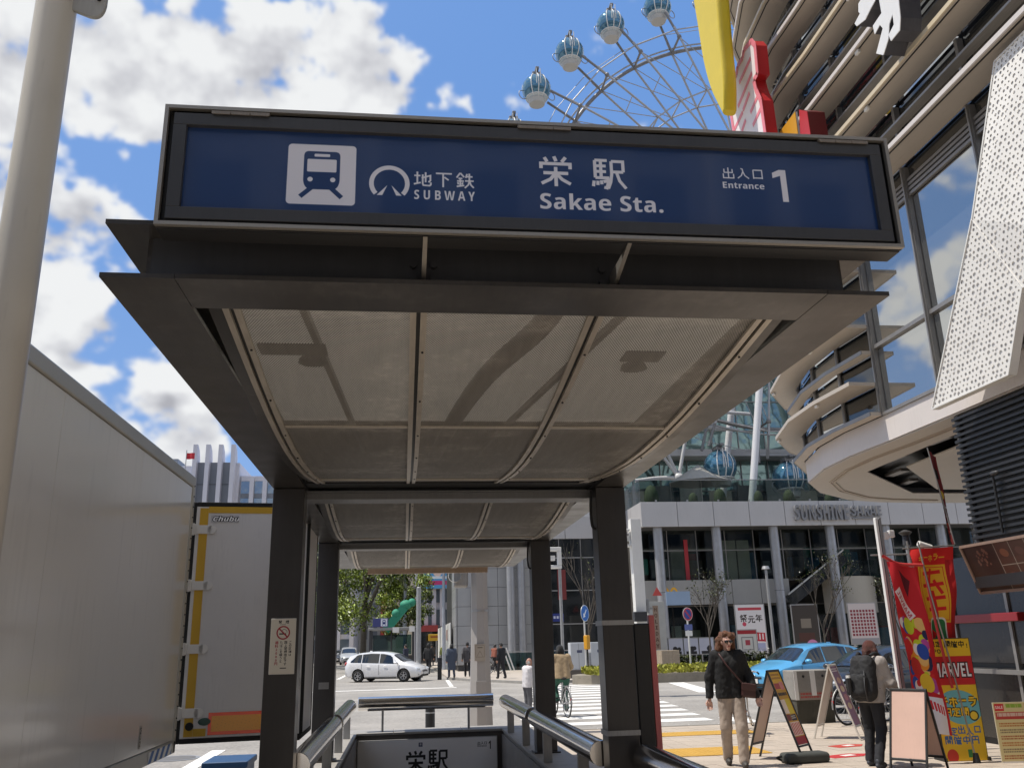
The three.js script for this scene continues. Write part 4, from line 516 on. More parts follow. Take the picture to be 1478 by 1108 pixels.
// ---------------------------------------------------------------- the mall across the road
{
  const b = thing('shopping_mall', 'grey mall with tall round columns, white panel band and glass terrace across the road', 'building', [0, 0, 0]);
  const panelG = mat([0.50, 0.49, 0.49], { map: 'paint', size: 3, rough: 0.4 }), slabG = mat([0.36, 0.355, 0.34], { map: 'paint', size: 2, rough: 0.5 }), tile = mat([0.36, 0.365, 0.37], { map: 'paint', size: 2, rough: 0.35, coat: 0.3 }), col = mat([0.44, 0.445, 0.46], { map: 'metal', size: 1.5, rough: 0.35, metal: 0.4 });
  const teal = new THREE.MeshPhysicalMaterial({ color: new THREE.Color().setRGB(0.22, 0.32, 0.31), metalness: 0.65, roughness: 0.06, side: THREE.DoubleSide, bumpMap: scaled(MAPS.wave, 4), bumpScale: 0.02 }), teal2 = teal.clone(); teal2.color.setRGB(0.12, 0.19, 0.19);
  for (let i = 0; i < 14; i++) obj('cladding_panel', span(14.4 + i * 2.31, 14.4 + i * 2.31 + 2.28, 8.2, 9.72, -52, -52.15, 0.01), panelG, b);
  for (let i = 0; i < 2; i++) obj('cladding_panel', span(14.4, 14.55, 8.2, 9.72, -52.17 - i * 2.4, -54.53 - i * 2.4, 0.01), panelG, b);
  for (let i = 0; i < 3; i++) obj('cladding_panel', span(8.6 + i * 1.95, 8.6 + i * 1.95 + 1.92, 8.1, 9.55, -57, -57.15, 0.01), panelG, b);
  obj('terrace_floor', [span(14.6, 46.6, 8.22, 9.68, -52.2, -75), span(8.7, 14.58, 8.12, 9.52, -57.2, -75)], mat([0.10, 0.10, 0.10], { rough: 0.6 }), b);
  for (let i = 0; i < 8; i++) { const x = 15.5 + i * 3.73, c = obj('column', cyl(0.29, 0.29, 8.2, x, 0, -52.5, 24), col, b); obj('column_joint', new THREE.TorusGeometry(0.292, 0.012, 6, 24).rotateX(Math.PI / 2).translate(x, 4.3, -52.5), M.web, c); }
  // upper floor glass, shop behind it
  for (let i = 0; i < 14; i++) { const x = 14.6 + i * 1.9; obj('glass_pane', span(x + 0.03, x + 1.87, 5.08, 8.18, -54, -54.01), M.clear, b); obj('mullion', span(x - 0.025, x + 0.025, 5.06, 8.19, -53.96, -54.05), mull, b); }
  each('transom', [span(14.6, 41.2, 6.9, 6.95, -53.97, -54.04), span(14.6, 41.2, 3.52, 3.58, -54.9, -55.05)], mull, b);
  for (let i = 0; i < 5; i++) obj('slab_panel', span(14.6 + i * 1.87, 14.6 + i * 1.87 + 1.84, 3.58, 5.05, -53.2, -53.4, 0.008), slabG, b); for (let i = 0; i < 6; i++) obj('slab_panel', span(31 + i * 1.9, 31 + i * 1.9 + 1.87, 3.58, 5.05, -53.2, -53.4, 0.008), slabG, b);
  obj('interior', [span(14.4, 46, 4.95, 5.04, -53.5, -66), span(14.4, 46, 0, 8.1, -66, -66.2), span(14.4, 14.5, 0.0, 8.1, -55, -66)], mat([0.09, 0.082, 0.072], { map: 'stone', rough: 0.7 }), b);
  const goods = [[0.45, 0.42, 0.34], [0.35, 0.05, 0.05], [0.08, 0.2, 0.32], [0.5, 0.5, 0.48], [0.05, 0.25, 0.2], [0.2, 0.17, 0.13]], f = random(8);
  obj('display_wall', [span(19.7, 21.2, 5.06, 7.6, -54.6, -54.7), span(21.3, 22.1, 5.06, 7.6, -54.6, -54.7)], mat([0.55, 0.52, 0.42], { map: 'paint', size: 2, rough: 0.6 }), b);
  for (let i = 0; i < 90; i++) { const x = R(14.8, 40, f), y = f() < 0.5 ? 5.06 : 0; if (y > 1 && x > 19.5 && x < 22.3) continue; obj('shop_display', bx(R(0.3, 1.1, f), R(0.7, y ? 2.4 : 2.9, f), 0.4, 0, 0, 0, 0.02).translate(x, y + 1, R(-55.3, -57.5, f)), mat(goods[i % 6], { map: 'cloth', size: 0.8, rough: 0.7 }), b); }
  for (let i = 0; i < 13; i++) { const x = 14.8 + i * 2.05; obj('glass_pane', span(x + 0.03, x + 2.0, 0.1, 3.5, -55, -55.01), M.clear, b); obj('mullion', span(x - 0.03, x + 0.03, 0.05, 3.52, -54.95, -55.05), M.black, b); }
  obj('red_stripe', span(17.55, 17.8, 5.1, 7.6, -53.9, -53.93), mat([0.45, 0.03, 0.04], { rough: 0.5 }), b);
  raw('arches_emblem', plate(1.5, 1.0, 16.2, 4.3, -53.19), print(192, 128, (c, w, h) => { c.fillStyle = '#9d9c99'; c.fillRect(0, 0, w, h); c.strokeStyle = '#f0b52c'; c.lineWidth = 15; for (const x of [62, 130]) { c.beginPath(); c.moveTo(x - 34, 112); c.bezierCurveTo(x - 26, 0, x + 26, 0, x + 34, 112); c.stroke(); } }), b);
  // escalator behind the columns, round beige balustrade wall
  const es = new THREE.Group(); es.name = 'escalator'; b.add(es); const ea = V(23.6, 3.3, -53.3), eb = V(27.6, 6.0, -53.3);
  obj('balustrade', [bar(ea.clone().add(V(0, 0.35, 0.5)), eb.clone().add(V(0, 0.35, 0.5)), 0.04, 0.7), bar(ea.clone().add(V(0, 0.35, -0.5)), eb.clone().add(V(0, 0.35, -0.5)), 0.04, 0.7)], M.darkglass, es); obj('rail', [bar(ea.clone().add(V(0, 0.75, 0.5)), eb.clone().add(V(0, 0.75, 0.5)), 0.1, 0.08)], mat([0.5, 0.5, 0.48], { rough: 0.4 }), es); obj('step_band', bar(ea, eb, 0.9, 0.25), M.web, es);
  obj('round_wall', new THREE.CylinderGeometry(1.9, 1.9, 2.2, 28, 1, false, -1.2, 2.6).translate(28.2, 4.0, -54.6), mat([0.42, 0.39, 0.33], { map: 'paint', size: 2, rough: 0.5 }), b);
  for (let i = 0; i < 6; i++) obj('glass_pane', span(27.6 + i * 1.3, 28.85 + i * 1.3, 5.1, 6.1, -53, -53.01), M.clear, b);
  // terrace balustrade
  for (let i = 0; i < 16; i++) { obj('terrace_glass', span(14.42 + i * 2, 16.38 + i * 2, 9.73, 11.08, -52.08, -52.09), M.clear, b); obj('glass_clip', bx(0.12, 0.1, 0.04, 15.4 + i * 2, 9.8, -52.05), M.galv, b); } obj('terrace_rail', span(14.4, 46.4, 11.08, 11.12, -52.06, -52.11), M.galv, b);
  for (let i = 0; i < 3; i++) obj('terrace_glass', span(14.44, 14.45, 9.73, 11.08, -52.12 - i * 1.9, -53.98 - i * 1.9), M.clear, b);
  for (let i = 0; i < 12; i++) obj('planting', [ball(0.3 + 0.2 * f(), 15 + i * 2.3 + f(), 9.95 + 0.2 * f(), -53.4, 7, 1, 1 + f(), 1)], mat([0.05, 0.075, 0.03], { map: 'stone', size: 0.4, rough: 0.8 }), b).userData.kind = 'stuff';
  // glass tower behind the wheel
  for (let c = 0; c < 15; c++) for (let r = 0; r < 8; r++) { const x = 14.6 + c * 2.1, y = 9.75 + r * 2.3; obj('tower_pane', bx(2.04, 2.24, 0.02, x + 1.05, y + 1.15, -62, 0).rotateY(0), (c * 7 + r * 3) % 5 ? teal : teal2, b); }
  for (let c = 0; c <= 15; c++) obj('tower_mullion', span(14.57 + c * 2.1, 14.63 + c * 2.1, 9.7, 28.1, -61.9, -62.0), mull, b);
  for (let r = 1; r <= 8; r++) obj('tower_transom', span(14.5, 46.2, 9.72 + r * 2.3, 9.78 + r * 2.3, -61.88, -62.02), mull, b);
  obj('tower_body', span(14.5, 46.2, 9.7, 28.3, -62.1, -78), tile, b); obj('floor_edge', span(15, 46, 14.35, 14.85, -60.2, -61.8), panelG, b);
  for (let i = 0; i < 9; i++) obj('storefront_board', span(15.5 + i * 2.2, 17.2 + i * 2.2, 9.8, 11.9 + (i % 3) * 0.4, -61.0, -61.1), mat([[0.4, 0.38, 0.3], [0.12, 0.13, 0.12], [0.3, 0.31, 0.28]][i % 3], { map: 'cloth', size: 1, rough: 0.6 }), b);
  // white tube trusses and a small tent roof on the terrace
  const tr = (...p) => pipe(p, 0.13, 14, 8);
  each('truss_tube', [tr(V(16, 17.4, -59), V(20, 16.4, -59), V(24, 16.0, -59)), tr(V(17, 18.6, -59), V(20.5, 17.6, -59), V(25, 17.2, -59)), tr(V(16.2, 12.4, -59.5), V(18.0, 12.6, -59.5), V(19.5, 12.6, -59.5)), rod(V(19.4, 12.6, -59.5), V(20.3, 16.0, -59.5), 0.13), rod(V(19.4, 12.6, -59.5), V(18.4, 15.2, -59.5), 0.13), rod(V(19.4, 12.6, -59.5), V(17.4, 15.6, -59.5), 0.13), rod(V(20.5, 17.6, -59), V(20, 16.4, -59), 0.09), rod(V(22.5, 17.4, -59), V(22, 16.2, -59), 0.09), ball(0.38, 19.4, 12.6, -59.5, 12)], mat([0.56, 0.56, 0.57], { map: 'paint', rough: 0.4 }), b);
  obj('tent_roof', new THREE.ConeGeometry(2.2, 1.3, 8, 1).translate(20.2, 12.5, -57.5), mat([0.42, 0.40, 0.36], { map: 'paint', rough: 0.6 }), b);
  // raised letters of the name
  const font = await new FontLoader().loadAsync('fonts/droid/droid_sans_bold.typeface.json');
  const word = (txt, x0, x1, y, h) => { const g = new TextGeometry(txt, { font, size: h, depth: 0.2, curveSegments: 4, bevelEnabled: false }); g.computeBoundingBox(); const w = g.boundingBox.max.x - g.boundingBox.min.x; return g.translate(-g.boundingBox.min.x, 0, 0).scale((x1 - x0) / w, 1, 1).translate(x0, y, -51.98); };
  const nm = thing('mall_name', 'raised grey letters SUNSHINE SAKAE on the white panel band', 'sign', [0, 0, 0]); const lm = mat([0.30, 0.30, 0.31], { map: 'metal', rough: 0.4, metal: 0.3 });
  obj('word', word('SUNSHINE', 24.2, 27.75, 8.5, 0.95), lm, nm); obj('word', word('SAKAE', 27.95, 29.95, 8.75, 0.62), lm, nm); obj('underline', span(28.0, 29.9, 8.56, 8.62, -51.86, -51.98), lm, nm);
  // the stone clad block and dark glass corner to the left
  const s = thing('stone_building', 'silver-grey panel clad building with two slim pipe columns left of the mall', 'building', [0, 0, 0]);
  for (let r = 0; r < 18; r++) for (let c = 0; c < 4; c++) obj('cladding_panel', span(3.4 + c * 1.3, 4.68 + c * 1.3, 0.36 + r * 1.18, 1.52 + r * 1.18, -57, -57.1, 0.006), tile, s);
  for (let r = 0; r < 18; r++) for (let c = 0; c < 3; c++) obj('cladding_panel', span(3.28, 3.38, 0.36 + r * 1.18, 1.52 + r * 1.18, -57.12 - c * 1.5, -58.6 - c * 1.5, 0.006), tile, s);
  obj('body', span(3.42, 8.55, -0.05, 21.7, -57.12, -72), M.web, s);
  for (const x of [6.75, 7.42]) obj('pipe_column', cyl(0.26, 0.26, 12, x, 0, -56.3, 20), col, s);
  obj('signboard', span(4.3, 5.3, 2.9, 5.0, -56.85, -56.95), M.black, s); raw('sign_print', plate(0.96, 2.06, 4.8, 3.95, -56.84), print(128, 256, (c, w, h) => { c.fillStyle = '#16130f'; c.fillRect(0, 0, w, h); c.fillStyle = '#e8e2d2'; fit(c, 'MT', 34, 100, 48, 44); c.fillStyle = '#b5663a'; c.beginPath(); c.ellipse(64, 100, 36, 24, 0, 0, 7); c.fill(); c.fillStyle = '#d9d2c2'; for (let i = 0; i < 7; i++) c.fillRect(24 + (i % 2) * 8, 142 + i * 15, 78 - (i % 3) * 14, 6); }), s);
  for (const [x, h] of [[5.3, 1.05], [7.6, 1.05], [9.9, 1.05]]) { obj('rail_post', span(x - 0.03, x + 0.03, 0, h + 0.1, -53.0, -53.06), M.galv, s); } obj('glass_barrier', span(5.3, 9.9, 0.08, 1.05, -53.02, -53.03), M.tint, s); obj('barrier_rail', span(5.2, 10.0, 1.08, 1.14, -53.0, -53.06), M.galv, s);
  each('ramp_rail', [rod(V(5.75, 1.35, -52.6), V(6.2, 0.1, -52.6), 0.04), rod(V(5.95, 1.35, -52.6), V(6.4, 0.1, -52.6), 0.04)], M.white, s);
  for (let i = 0; i < 6; i++) obj('step', span(4.4, 5.2, i * 0.14, i * 0.14 + 0.13, -54 - i * 0.3, -54.3 - i * 0.3), tile, s);
  const g = thing('glass_annex', 'dark glass corner building with pale glazing bars behind the cyclist', 'building', [0, 0, 0]);
  const rows = [0.1, 2.69, 4.78, 6.87, 8.1]; for (let r = 0; r < 4; r++) { for (let c = 0; c < 4; c++) obj('glass_pane', span(8.65 + c * 1.45, 10.06 + c * 1.45, rows[r] + 0.03, rows[r + 1] - 0.03, -57.05, -57.06), M.darkglass, g); if (r) obj('transom', span(8.6, 14.4, rows[r] - 0.03, rows[r] + 0.03, -57, -57.08), M.galv, g); }
  for (let c = 0; c <= 4; c++) obj('mullion', span(8.6 + c * 1.45, 8.65 + c * 1.45, 0, 8.09, -57.0, -57.09), mull, g); obj('body', span(8.62, 14.35, 0, 8.05, -57.2, -72), M.black, g);
  obj('banner', span(9.9, 10.45, 4.2, 6.1, -56.95, -56.98), mat([0.20, 0.03, 0.03], { map: 'cloth', size: 1, rough: 0.6 }), g); raw('street_sign', plate(1.6, 0.5, 9.4, 3.1, -56.9), print(160, 50, (c, w, h) => { c.fillStyle = '#20317c'; c.fillRect(0, 0, w, h); c.fillStyle = '#c9cde0'; for (let i = 0; i < 7; i++) c.fillRect(14 + i * 20, 16, 13, 16); }), g);
}
// ---------------------------------------------------------------- the big wheel on the mall
{
  const C = V(26.7, 32.0, -57), wheelM = mat([0.50, 0.49, 0.485], { map: 'metal', size: 1.5, rough: 0.45, metal: 0.35 }), dark = mat([0.27, 0.26, 0.255], { map: 'metal', size: 1.5, rough: 0.45, metal: 0.35 });
  const w = thing('ferris_wheel', 'tall grey steel ferris wheel standing on the mall terrace', 'ferris wheel', [C.x, C.y, C.z]);
  const pt = (a, r, z) => V(Math.cos(a) * r, Math.sin(a) * r, z), n = 28, a0 = THREE.MathUtils.degToRad(109.8), st = 2 * Math.PI / n;
  for (const z of [-1.0]) { const k = obj('rim', new THREE.TorusGeometry(16.2, 0.15, 8, 112).translate(0, 0, z), dark, w); obj('rim_liner', new THREE.TorusGeometry(16.6, 0.07, 6, 112).translate(0, 0, z), wheelM, k); }
  for (let i = 0; i < n; i++) {
    const a = a0 + i * st;
    for (const z of [-1, 1]) { obj('spoke', rod(pt(a, 1.2, z * 1.6), pt(a, 17.2, z), 0.085, 7), wheelM, w); obj('ring_chord', rod(pt(a, 11, z * 1.15), pt(a + st, 11, z * 1.15), 0.06, 6), wheelM, w); obj('tie_rod', rod(pt(a, 11, z * 1.15), pt(a + st, 16.2, z), 0.035, 5), wheelM, w); obj('outer_chord', rod(pt(a, z > 0 ? 16.9 : 18, z), pt(a + st, z > 0 ? 16.9 : 18, z), z > 0 ? 0.055 : 0.03, 5), wheelM, w); }
    obj('cross_tie', rod(pt(a, 16.2, -1), pt(a, 16.2, 1), 0.09, 6), dark, w); obj('cross_tie', rod(pt(a, 11, -1.15), pt(a, 11, 1.15), 0.06, 6), wheelM, w); obj('cross_tie', rod(pt(a, 13.6, -1.08), pt(a, 13.6, 1.08), 0.04, 5), wheelM, w);
    for (const z of [-1, 1]) obj('gondola_arm', rod(pt(a, 16.2, z), pt(a, 18.8, z * 0.75), 0.10, 7), dark, w);
    for (const z of [-1, 1]) obj('node', ball(0.2, pt(a, 16.2, z).x, pt(a, 16.2, z).y, z, 6), dark, w);
  }
  obj('hub', new THREE.CylinderGeometry(1.3, 1.3, 4, 24).rotateX(Math.PI / 2), wheelM, w); obj('hub_cap', new THREE.CylinderGeometry(0.7, 0.9, 4.6, 20).rotateX(Math.PI / 2), dark, w);
  for (const [x, z] of [[-4.3, 2.9], [5.5, 2.9], [-4.3, -2.9], [5.5, -2.9]]) obj('support_leg', rod(V(x, -22.2, z), V(x * 0.03, 0, z * 0.75), 0.24, 14), mat([0.66, 0.66, 0.68], { map: 'paint', rough: 0.35 }), w);
  const glassG = new THREE.MeshPhysicalMaterial({ color: new THREE.Color().setRGB(0.07, 0.20, 0.30), metalness: 0.45, roughness: 0.06, clearcoat: 1, side: THREE.DoubleSide }), lightG = glassG.clone(); lightG.color.setRGB(0.22, 0.48, 0.60); lightG.metalness = 0.3;
  const bowl = mat([0.60, 0.66, 0.68], { map: 'paint', size: 1, rough: 0.3, coat: 0.4 }), seat = mat([0.55, 0.53, 0.49], { map: 'paint', size: 0.7, rough: 0.5 });
  const gd = thing('gondola', '', 'gondola', [0, 0, 0], 0, 'gondolas round the ferris wheel');
  obj('cabin_glass', new THREE.SphereGeometry(1.02, 26, 16, 0, 6.2832, 0, 2.36), glassG, gd);
  obj('side_glass', new THREE.SphereGeometry(1.03, 10, 12, -0.45, 0.9, 0.5, 1.5).rotateY(-0.95), lightG, gd); obj('side_glass', new THREE.SphereGeometry(1.03, 10, 12, -0.4, 0.6, 0.5, 1.5).rotateY(-2.3), lightG, gd);
  obj('bowl', new THREE.SphereGeometry(1.035, 26, 8, 0, 6.2832, 2.32, 0.7), bowl, gd);
  obj('floor_disc', new THREE.CylinderGeometry(0.62, 0.52, 0.3, 22).translate(0, -1.06, 0), seat, gd);
  for (const r of [0, 0.5, -0.5]) obj('frame_hoop', new THREE.TorusGeometry(1.045, 0.035, 6, 30).rotateY(Math.PI / 2 + r), M.white, gd);
  obj('belt', new THREE.TorusGeometry(1.03, 0.04, 6, 30).rotateX(Math.PI / 2).scale(0.72, 1, 0.72).translate(0, -0.72, 0), M.white, gd);
  each('bumper_hoop', [-1, 1].map((s) => new THREE.TorusGeometry(0.32, 0.03, 6, 16).rotateY(Math.PI / 2 * 0.3).translate(s * 0.98, -0.55, 0.1)), M.galv, gd);
  obj('hanger', [span(-0.3, 0.3, 1.0, 1.2, -0.35, 0.35, 0.03), span(-0.12, 0.12, 1.2, 1.36, -0.7, 0.7, 0.03)], dark, gd); each('door_bar', [span(-0.16, -0.11, -0.2, 0.95, 1.0, 1.05), span(0.11, 0.16, -0.2, 0.95, 1.0, 1.05)].map((g) => g.translate(0, 0, 0.0)), M.white, gd);
  const ord = ['first', 'second', 'third', 'fourth', 'fifth'];
  for (let i = 0; i < n; i++) {
    const a = a0 + i * st, y = Math.sin(a), x = Math.cos(a), p = pt(a, 19.9, 0).add(C); let label = 'blue glass gondola hanging from the ferris wheel, hidden behind the entrance canopy or store';
    if (i < 5) label = ['white and blue glass gondola at the top edge, highest seen on the wheel', 'white and blue glass gondola on the wheel, second from the top edge', 'blue glass gondola on the wheel, middle one of the five above the sign', 'white and blue glass gondola on the wheel, fourth down from the top edge', 'blue glass gondola half hidden behind the top edge of the blue sign'][i];
    if (i === 11) label = 'round glass gondola hanging low over the terrace in front of the glass tower'; if (i === 12) label = 'round glass gondola at the wheel bottom beside the rounded store corner';
    const g = i ? gd.clone() : gd; g.scale.setScalar(1.12); if (i) { g.name = numbered('gondola'); scene.add(g); } g.position.copy(p); g.userData.label = label; g.userData.category = 'gondola'; g.userData.group = 'gondolas round the ferris wheel'; if (i === 11) g.position.set(21.6, 12.9, -57); if (i === 12) g.position.set(26.5, 12.1, -57);
  }
}

// ---------------------------------------------------------------- far buildings
const paleLilac = mat([0.62, 0.61, 0.66], { map: 'paint', size: 4, rough: 0.5 }), slate = mat([0.20, 0.215, 0.245], { map: 'paint', size: 4, rough: 0.45 }), blueglass = new THREE.MeshPhysicalMaterial({ color: new THREE.Color().setRGB(0.24, 0.29, 0.34), metalness: 0.6, roughness: 0.08, side: THREE.DoubleSide, bumpMap: scaled(MAPS.wave, 5), bumpScale: 0.02 });
{
  const b = thing('office_building', 'pale lilac office building with four tall white roof fins above the open truck door', 'building', [0, 0, 0]);
  obj('body', [span(-26.0, -20.6, -0.1, 24.1, -110.6, -126), span(-20.58, -6, -0.1, 22.6, -111.5, -126)], paleLilac, b);
  for (let i = 0; i < 4; i++) { const x = -26.1 + i * 1.52; obj('roof_fin', new THREE.ExtrudeGeometry(shape([[0, -0.1], [0, 26.2], [0.5, 26.2], [1.4, 25.6], [1.9, 24.6], [1.9, -0.1]]), { depth: 0.5, bevelEnabled: false }).rotateY(Math.PI / 2).translate(x, 0, -109.4), paleLilac, b); if (i < 3) { obj('grey_panel', span(x + 0.5, x + 1.52, 0, 24.1, -110.3, -110.55), slate, b); for (let k = 0; k < 8; k++) obj('panel_joint', span(x + 0.5, x + 1.52, 2.9 * k + 1, 2.9 * k + 1.06, -110.26, -110.3), M.web, b); } }
  for (let i = 0; i < 9; i++) { const x = -20.4 + i * 1.6; obj('pilaster', span(x + 1.1, x + 1.6, 0, 22.4, -110.8, -111.49), paleLilac, b); for (let k = 0; k < 10; k++) { obj('window', span(x, x + 1.08, 1 + k * 2.15, 2.55 + k * 2.15, -111.3, -111.4), blueglass, b); obj('spandrel', span(x, x + 1.08, 2.57 + k * 2.15, 3.13 + k * 2.15, -111.28, -111.42), k % 3 ? slate : paleLilac, b); } }
  const b2 = thing('apartment_block', 'small white rooftop block peeking over the truck left of the lilac building', 'building', [0, 0, 0]);
  obj('body', span(-40, -29.2, -0.1, 26, -122, -136), paleLilac, b2); for (let i = 0; i < 5; i++) for (let k = 0; k < 8; k++) obj('window', span(-39.4 + i * 2.05, -38 + i * 2.05, 2 + k * 3, 3.7 + k * 3, -121.95, -122), slate, b2); obj('roof_box', [span(-34, -31.5, 26, 27.4, -124, -128)], slate, b2);
  const fl = thing('red_flag', 'small red flag on a thin pole above the truck roof', 'flag', [-21.6, 0, -88]); obj('pole', cyl(0.05, 0.04, 20.9, 0, -0.1, 0, 8), M.galv, fl); const fg = new THREE.PlaneGeometry(0.75, 0.62, 8, 4); { const p = fg.attributes.position; for (let i = 0; i < p.count; i++) p.setZ(i, 0.08 * Math.sin(p.getX(i) * 9)); fg.computeVertexNormals(); } obj('cloth', fg.translate(0.42, 20.2, 0), mat([0.55, 0.03, 0.04], { map: 'cloth', size: 0.6, rough: 0.7 }), fl);
}
const wins = (b, x0, x1, y0, y1, z, nx, ny, m, fx = 0.7, fy = 0.6) => { for (let i = 0; i < nx; i++) for (let k = 0; k < ny; k++) { const w = (x1 - x0) / nx, h = (y1 - y0) / ny; obj('window', span(x0 + (i + 0.5 - fx / 2) * w, x0 + (i + 0.5 + fx / 2) * w, y0 + (k + 0.5 - fy / 2) * h, y0 + (k + 0.5 + fy / 2) * h, z + 0.02, z + 0.07), m, b); } };
{
  const b = thing('striped_tower', 'white and pale blue striped store building with billboards at the street end', 'building', [0, 0, 0]);
  obj('body', span(1.1, 8.5, -0.1, 24, -90.3, -112), paleLilac, b);
  for (let i = 0; i < 9; i++) obj('white_pier', span(1.2 + i * 0.8, 1.62 + i * 0.8, 3.4, 24, -90, -90.28), paleLilac, b);
  for (let i = 0; i < 9; i++) for (let k = 0; k < 9; k++) obj('window', span(1.64 + i * 0.8, 1.98 + i * 0.8, 3.5 + k * 2.2, 5.0 + k * 2.2, -90.16, -90.26), blueglass, b);
  obj('shop_front', span(1.2, 8.4, 0, 3.3, -90.1, -90.28), M.darkglass, b); obj('red_awning', [span(1.6, 3.4, 2.9, 3.5, -89.6, -90.0)], mat([0.38, 0.06, 0.06], { map: 'cloth', size: 1 }), b);
  const bill = (w, h, x, y, z, px, py, draw) => { obj('billboard_frame', span(x - w / 2 - 0.06, x + w / 2 + 0.06, y - h / 2 - 0.06, y + h / 2 + 0.06, z - 0.22, z - 0.02), M.galv, b); raw('billboard', plate(w, h, x, y, z), print(px, py, draw), b); };
  bill(2.9, 2.6, 3.35, 8.35, -89.6, 160, 140, (c, w, h) => { c.fillStyle = '#5fa9dc'; c.fillRect(0, 0, w, h); c.fillStyle = '#2c4a6e'; c.fillRect(40, 12, 80, 18); c.fillStyle = '#f1d7cb'; c.beginPath(); c.arc(80, 52, 26, 0, 7); c.fill(); c.fillStyle = '#eef4f8'; c.fillRect(20, 76, 120, 14); c.fillStyle = '#d2447e'; c.fillRect(26, 100, 108, 22); });
  bill(2.3, 1.6, 6.2, 8.4, -89.5, 96, 64, (c, w, h) => { c.fillStyle = '#d6d4e2'; c.fillRect(0, 0, w, h); c.fillStyle = '#26252c'; c.beginPath(); c.ellipse(24, 30, 14, 16, 0, 0, 7); c.fill(); });
  bill(2.2, 2.0, 6.2, 6.5, -89.5, 96, 88, (c, w, h) => { c.fillStyle = '#dccdbf'; c.fillRect(0, 0, w, h); c.fillStyle = '#6b5347'; c.fillRect(8, 62, 80, 8); c.fillStyle = '#b79a86'; c.fillRect(56, 12, 26, 40); });
  bill(2.2, 1.0, 6.2, 4.9, -89.5, 96, 44, (c, w, h) => { c.fillStyle = '#c9aac0'; c.fillRect(0, 0, w, 22); c.fillStyle = '#2d3b78'; c.fillRect(0, 22, w, 22); });
  for (let i = 0; i < 12; i++) obj('striped_sign', span(4.75, 5.0, 3.6 + i * 0.42, 3.82 + i * 0.42, -89.2, -89.6), M.white, b);
  const c2 = thing('cream_block', 'narrow cream building edge with a tall red and white vertical sign', 'building', [0, 0, 0]); obj('body', span(-1.55, 1.0, -0.1, 22, -93, -112), mat([0.66, 0.60, 0.47], { map: 'paint', size: 3 }), c2); wins(c2, -1.4, 0.3, 2, 21, -93, 2, 7, slate);
  obj('sign_blade', span(-2.2, -1.66, 8.2, 10.4, -89.5, -89.8), mat([0.05, 0.07, 0.22], { map: 'paint' }), c2); for (let i = 0; i < 5; i++) obj('sign_cell', span(-2.25, -1.65, 2.6 + i * 1.02, 3.58 + i * 1.02, -89.5, -89.8), mat([[0.36, 0.04, 0.03], [0.6, 0.58, 0.55], [0.42, 0.12, 0.10]][i % 3], { map: 'paint', size: 1 }), c2);
  const g1 = thing('grey_block', 'pale grey office block behind the street trees', 'building', [0, 0, 0]); obj('body', span(-14, -1.7, -0.1, 20, -122, -140), mat([0.50, 0.50, 0.48], { map: 'paint', size: 4 }), g1); wins(g1, -13.6, -2, 2, 19.4, -122, 9, 6, slate);
  const g2 = thing('pale_block', 'long low pale block far down the street behind the trees', 'building', [0, 0, 0]); obj('body', span(-60, -15, -0.1, 14, -170, -190), mat([0.36, 0.36, 0.38], { map: 'paint', size: 5 }), g2); wins(g2, -59, -16, 1, 13.5, -170, 22, 4, slate);
  const g3 = thing('shop_row', 'row of low shop buildings closing the pedestrian street behind the walkers', 'building', [0, 0, 0]); obj('body', span(2.2, 14, -0.1, 9, -118, -130), mat([0.4, 0.37, 0.33], { map: 'paint', size: 3 }), g3); wins(g3, 2.4, 13, 3.5, 8.8, -118, 8, 2, slate);
  const h = thing('site_hoarding', 'slanted white hoarding along the stone building behind the walkers', 'hoarding', [0, 0, 0]); for (let i = 0; i < 8; i++) obj('hoarding_panel', span(3.05, 3.13, 0, 3.0, -60 - i * 2.6, -62.55 - i * 2.6, 0.01), M.white, h); obj('notice', span(3.0, 3.04, 1.9, 2.6, -63, -64), mat([0.5, 0.3, 0.26], { rough: 0.6 }), h);
  const ys = thing('shop_signboard', 'small yellow shop signboard over the pedestrian street', 'sign', [3.1, 2.3, -86]); obj('board', bx(1.5, 0.6, 0.2, 0, 0, 0, 0.03), mat([0.68, 0.42, 0.04], { map: 'paint', size: 0.6 }), ys); obj('lettering', bx(1.1, 0.12, 0.02, 0, 0.05, 0.105), mat([0.3, 0.05, 0.03]), ys); obj('post', cyl(0.06, 0.06, 2.2, 0, -2.4, -0.05, 8), M.galv, ys);
  const e = thing('far_entrance', 'small dark subway entrance with a blue and white pictogram sign under the street trees', 'subway entrance', [-0.85, -0.1, -60]);
  obj('roof', bx(3.1, 0.16, 3, 0.1, 2.8, -1.2, 0.03), mat([0.3, 0.3, 0.3], { map: 'metal' }), e); each('post', [-1.3, 1.5].flatMap((x) => [0.1, -2.5].map((z) => bx(0.14, 2.75, 0.14, x, 1.37, z))), M.web, e); obj('side_wall', [bx(2.9, 1.1, 0.12, 0.1, 0.55, -2.5)], M.darkstone, e); obj('glass_side', bx(2.6, 1.3, 0.02, 0.1, 1.8, -2.5), M.tint, e);
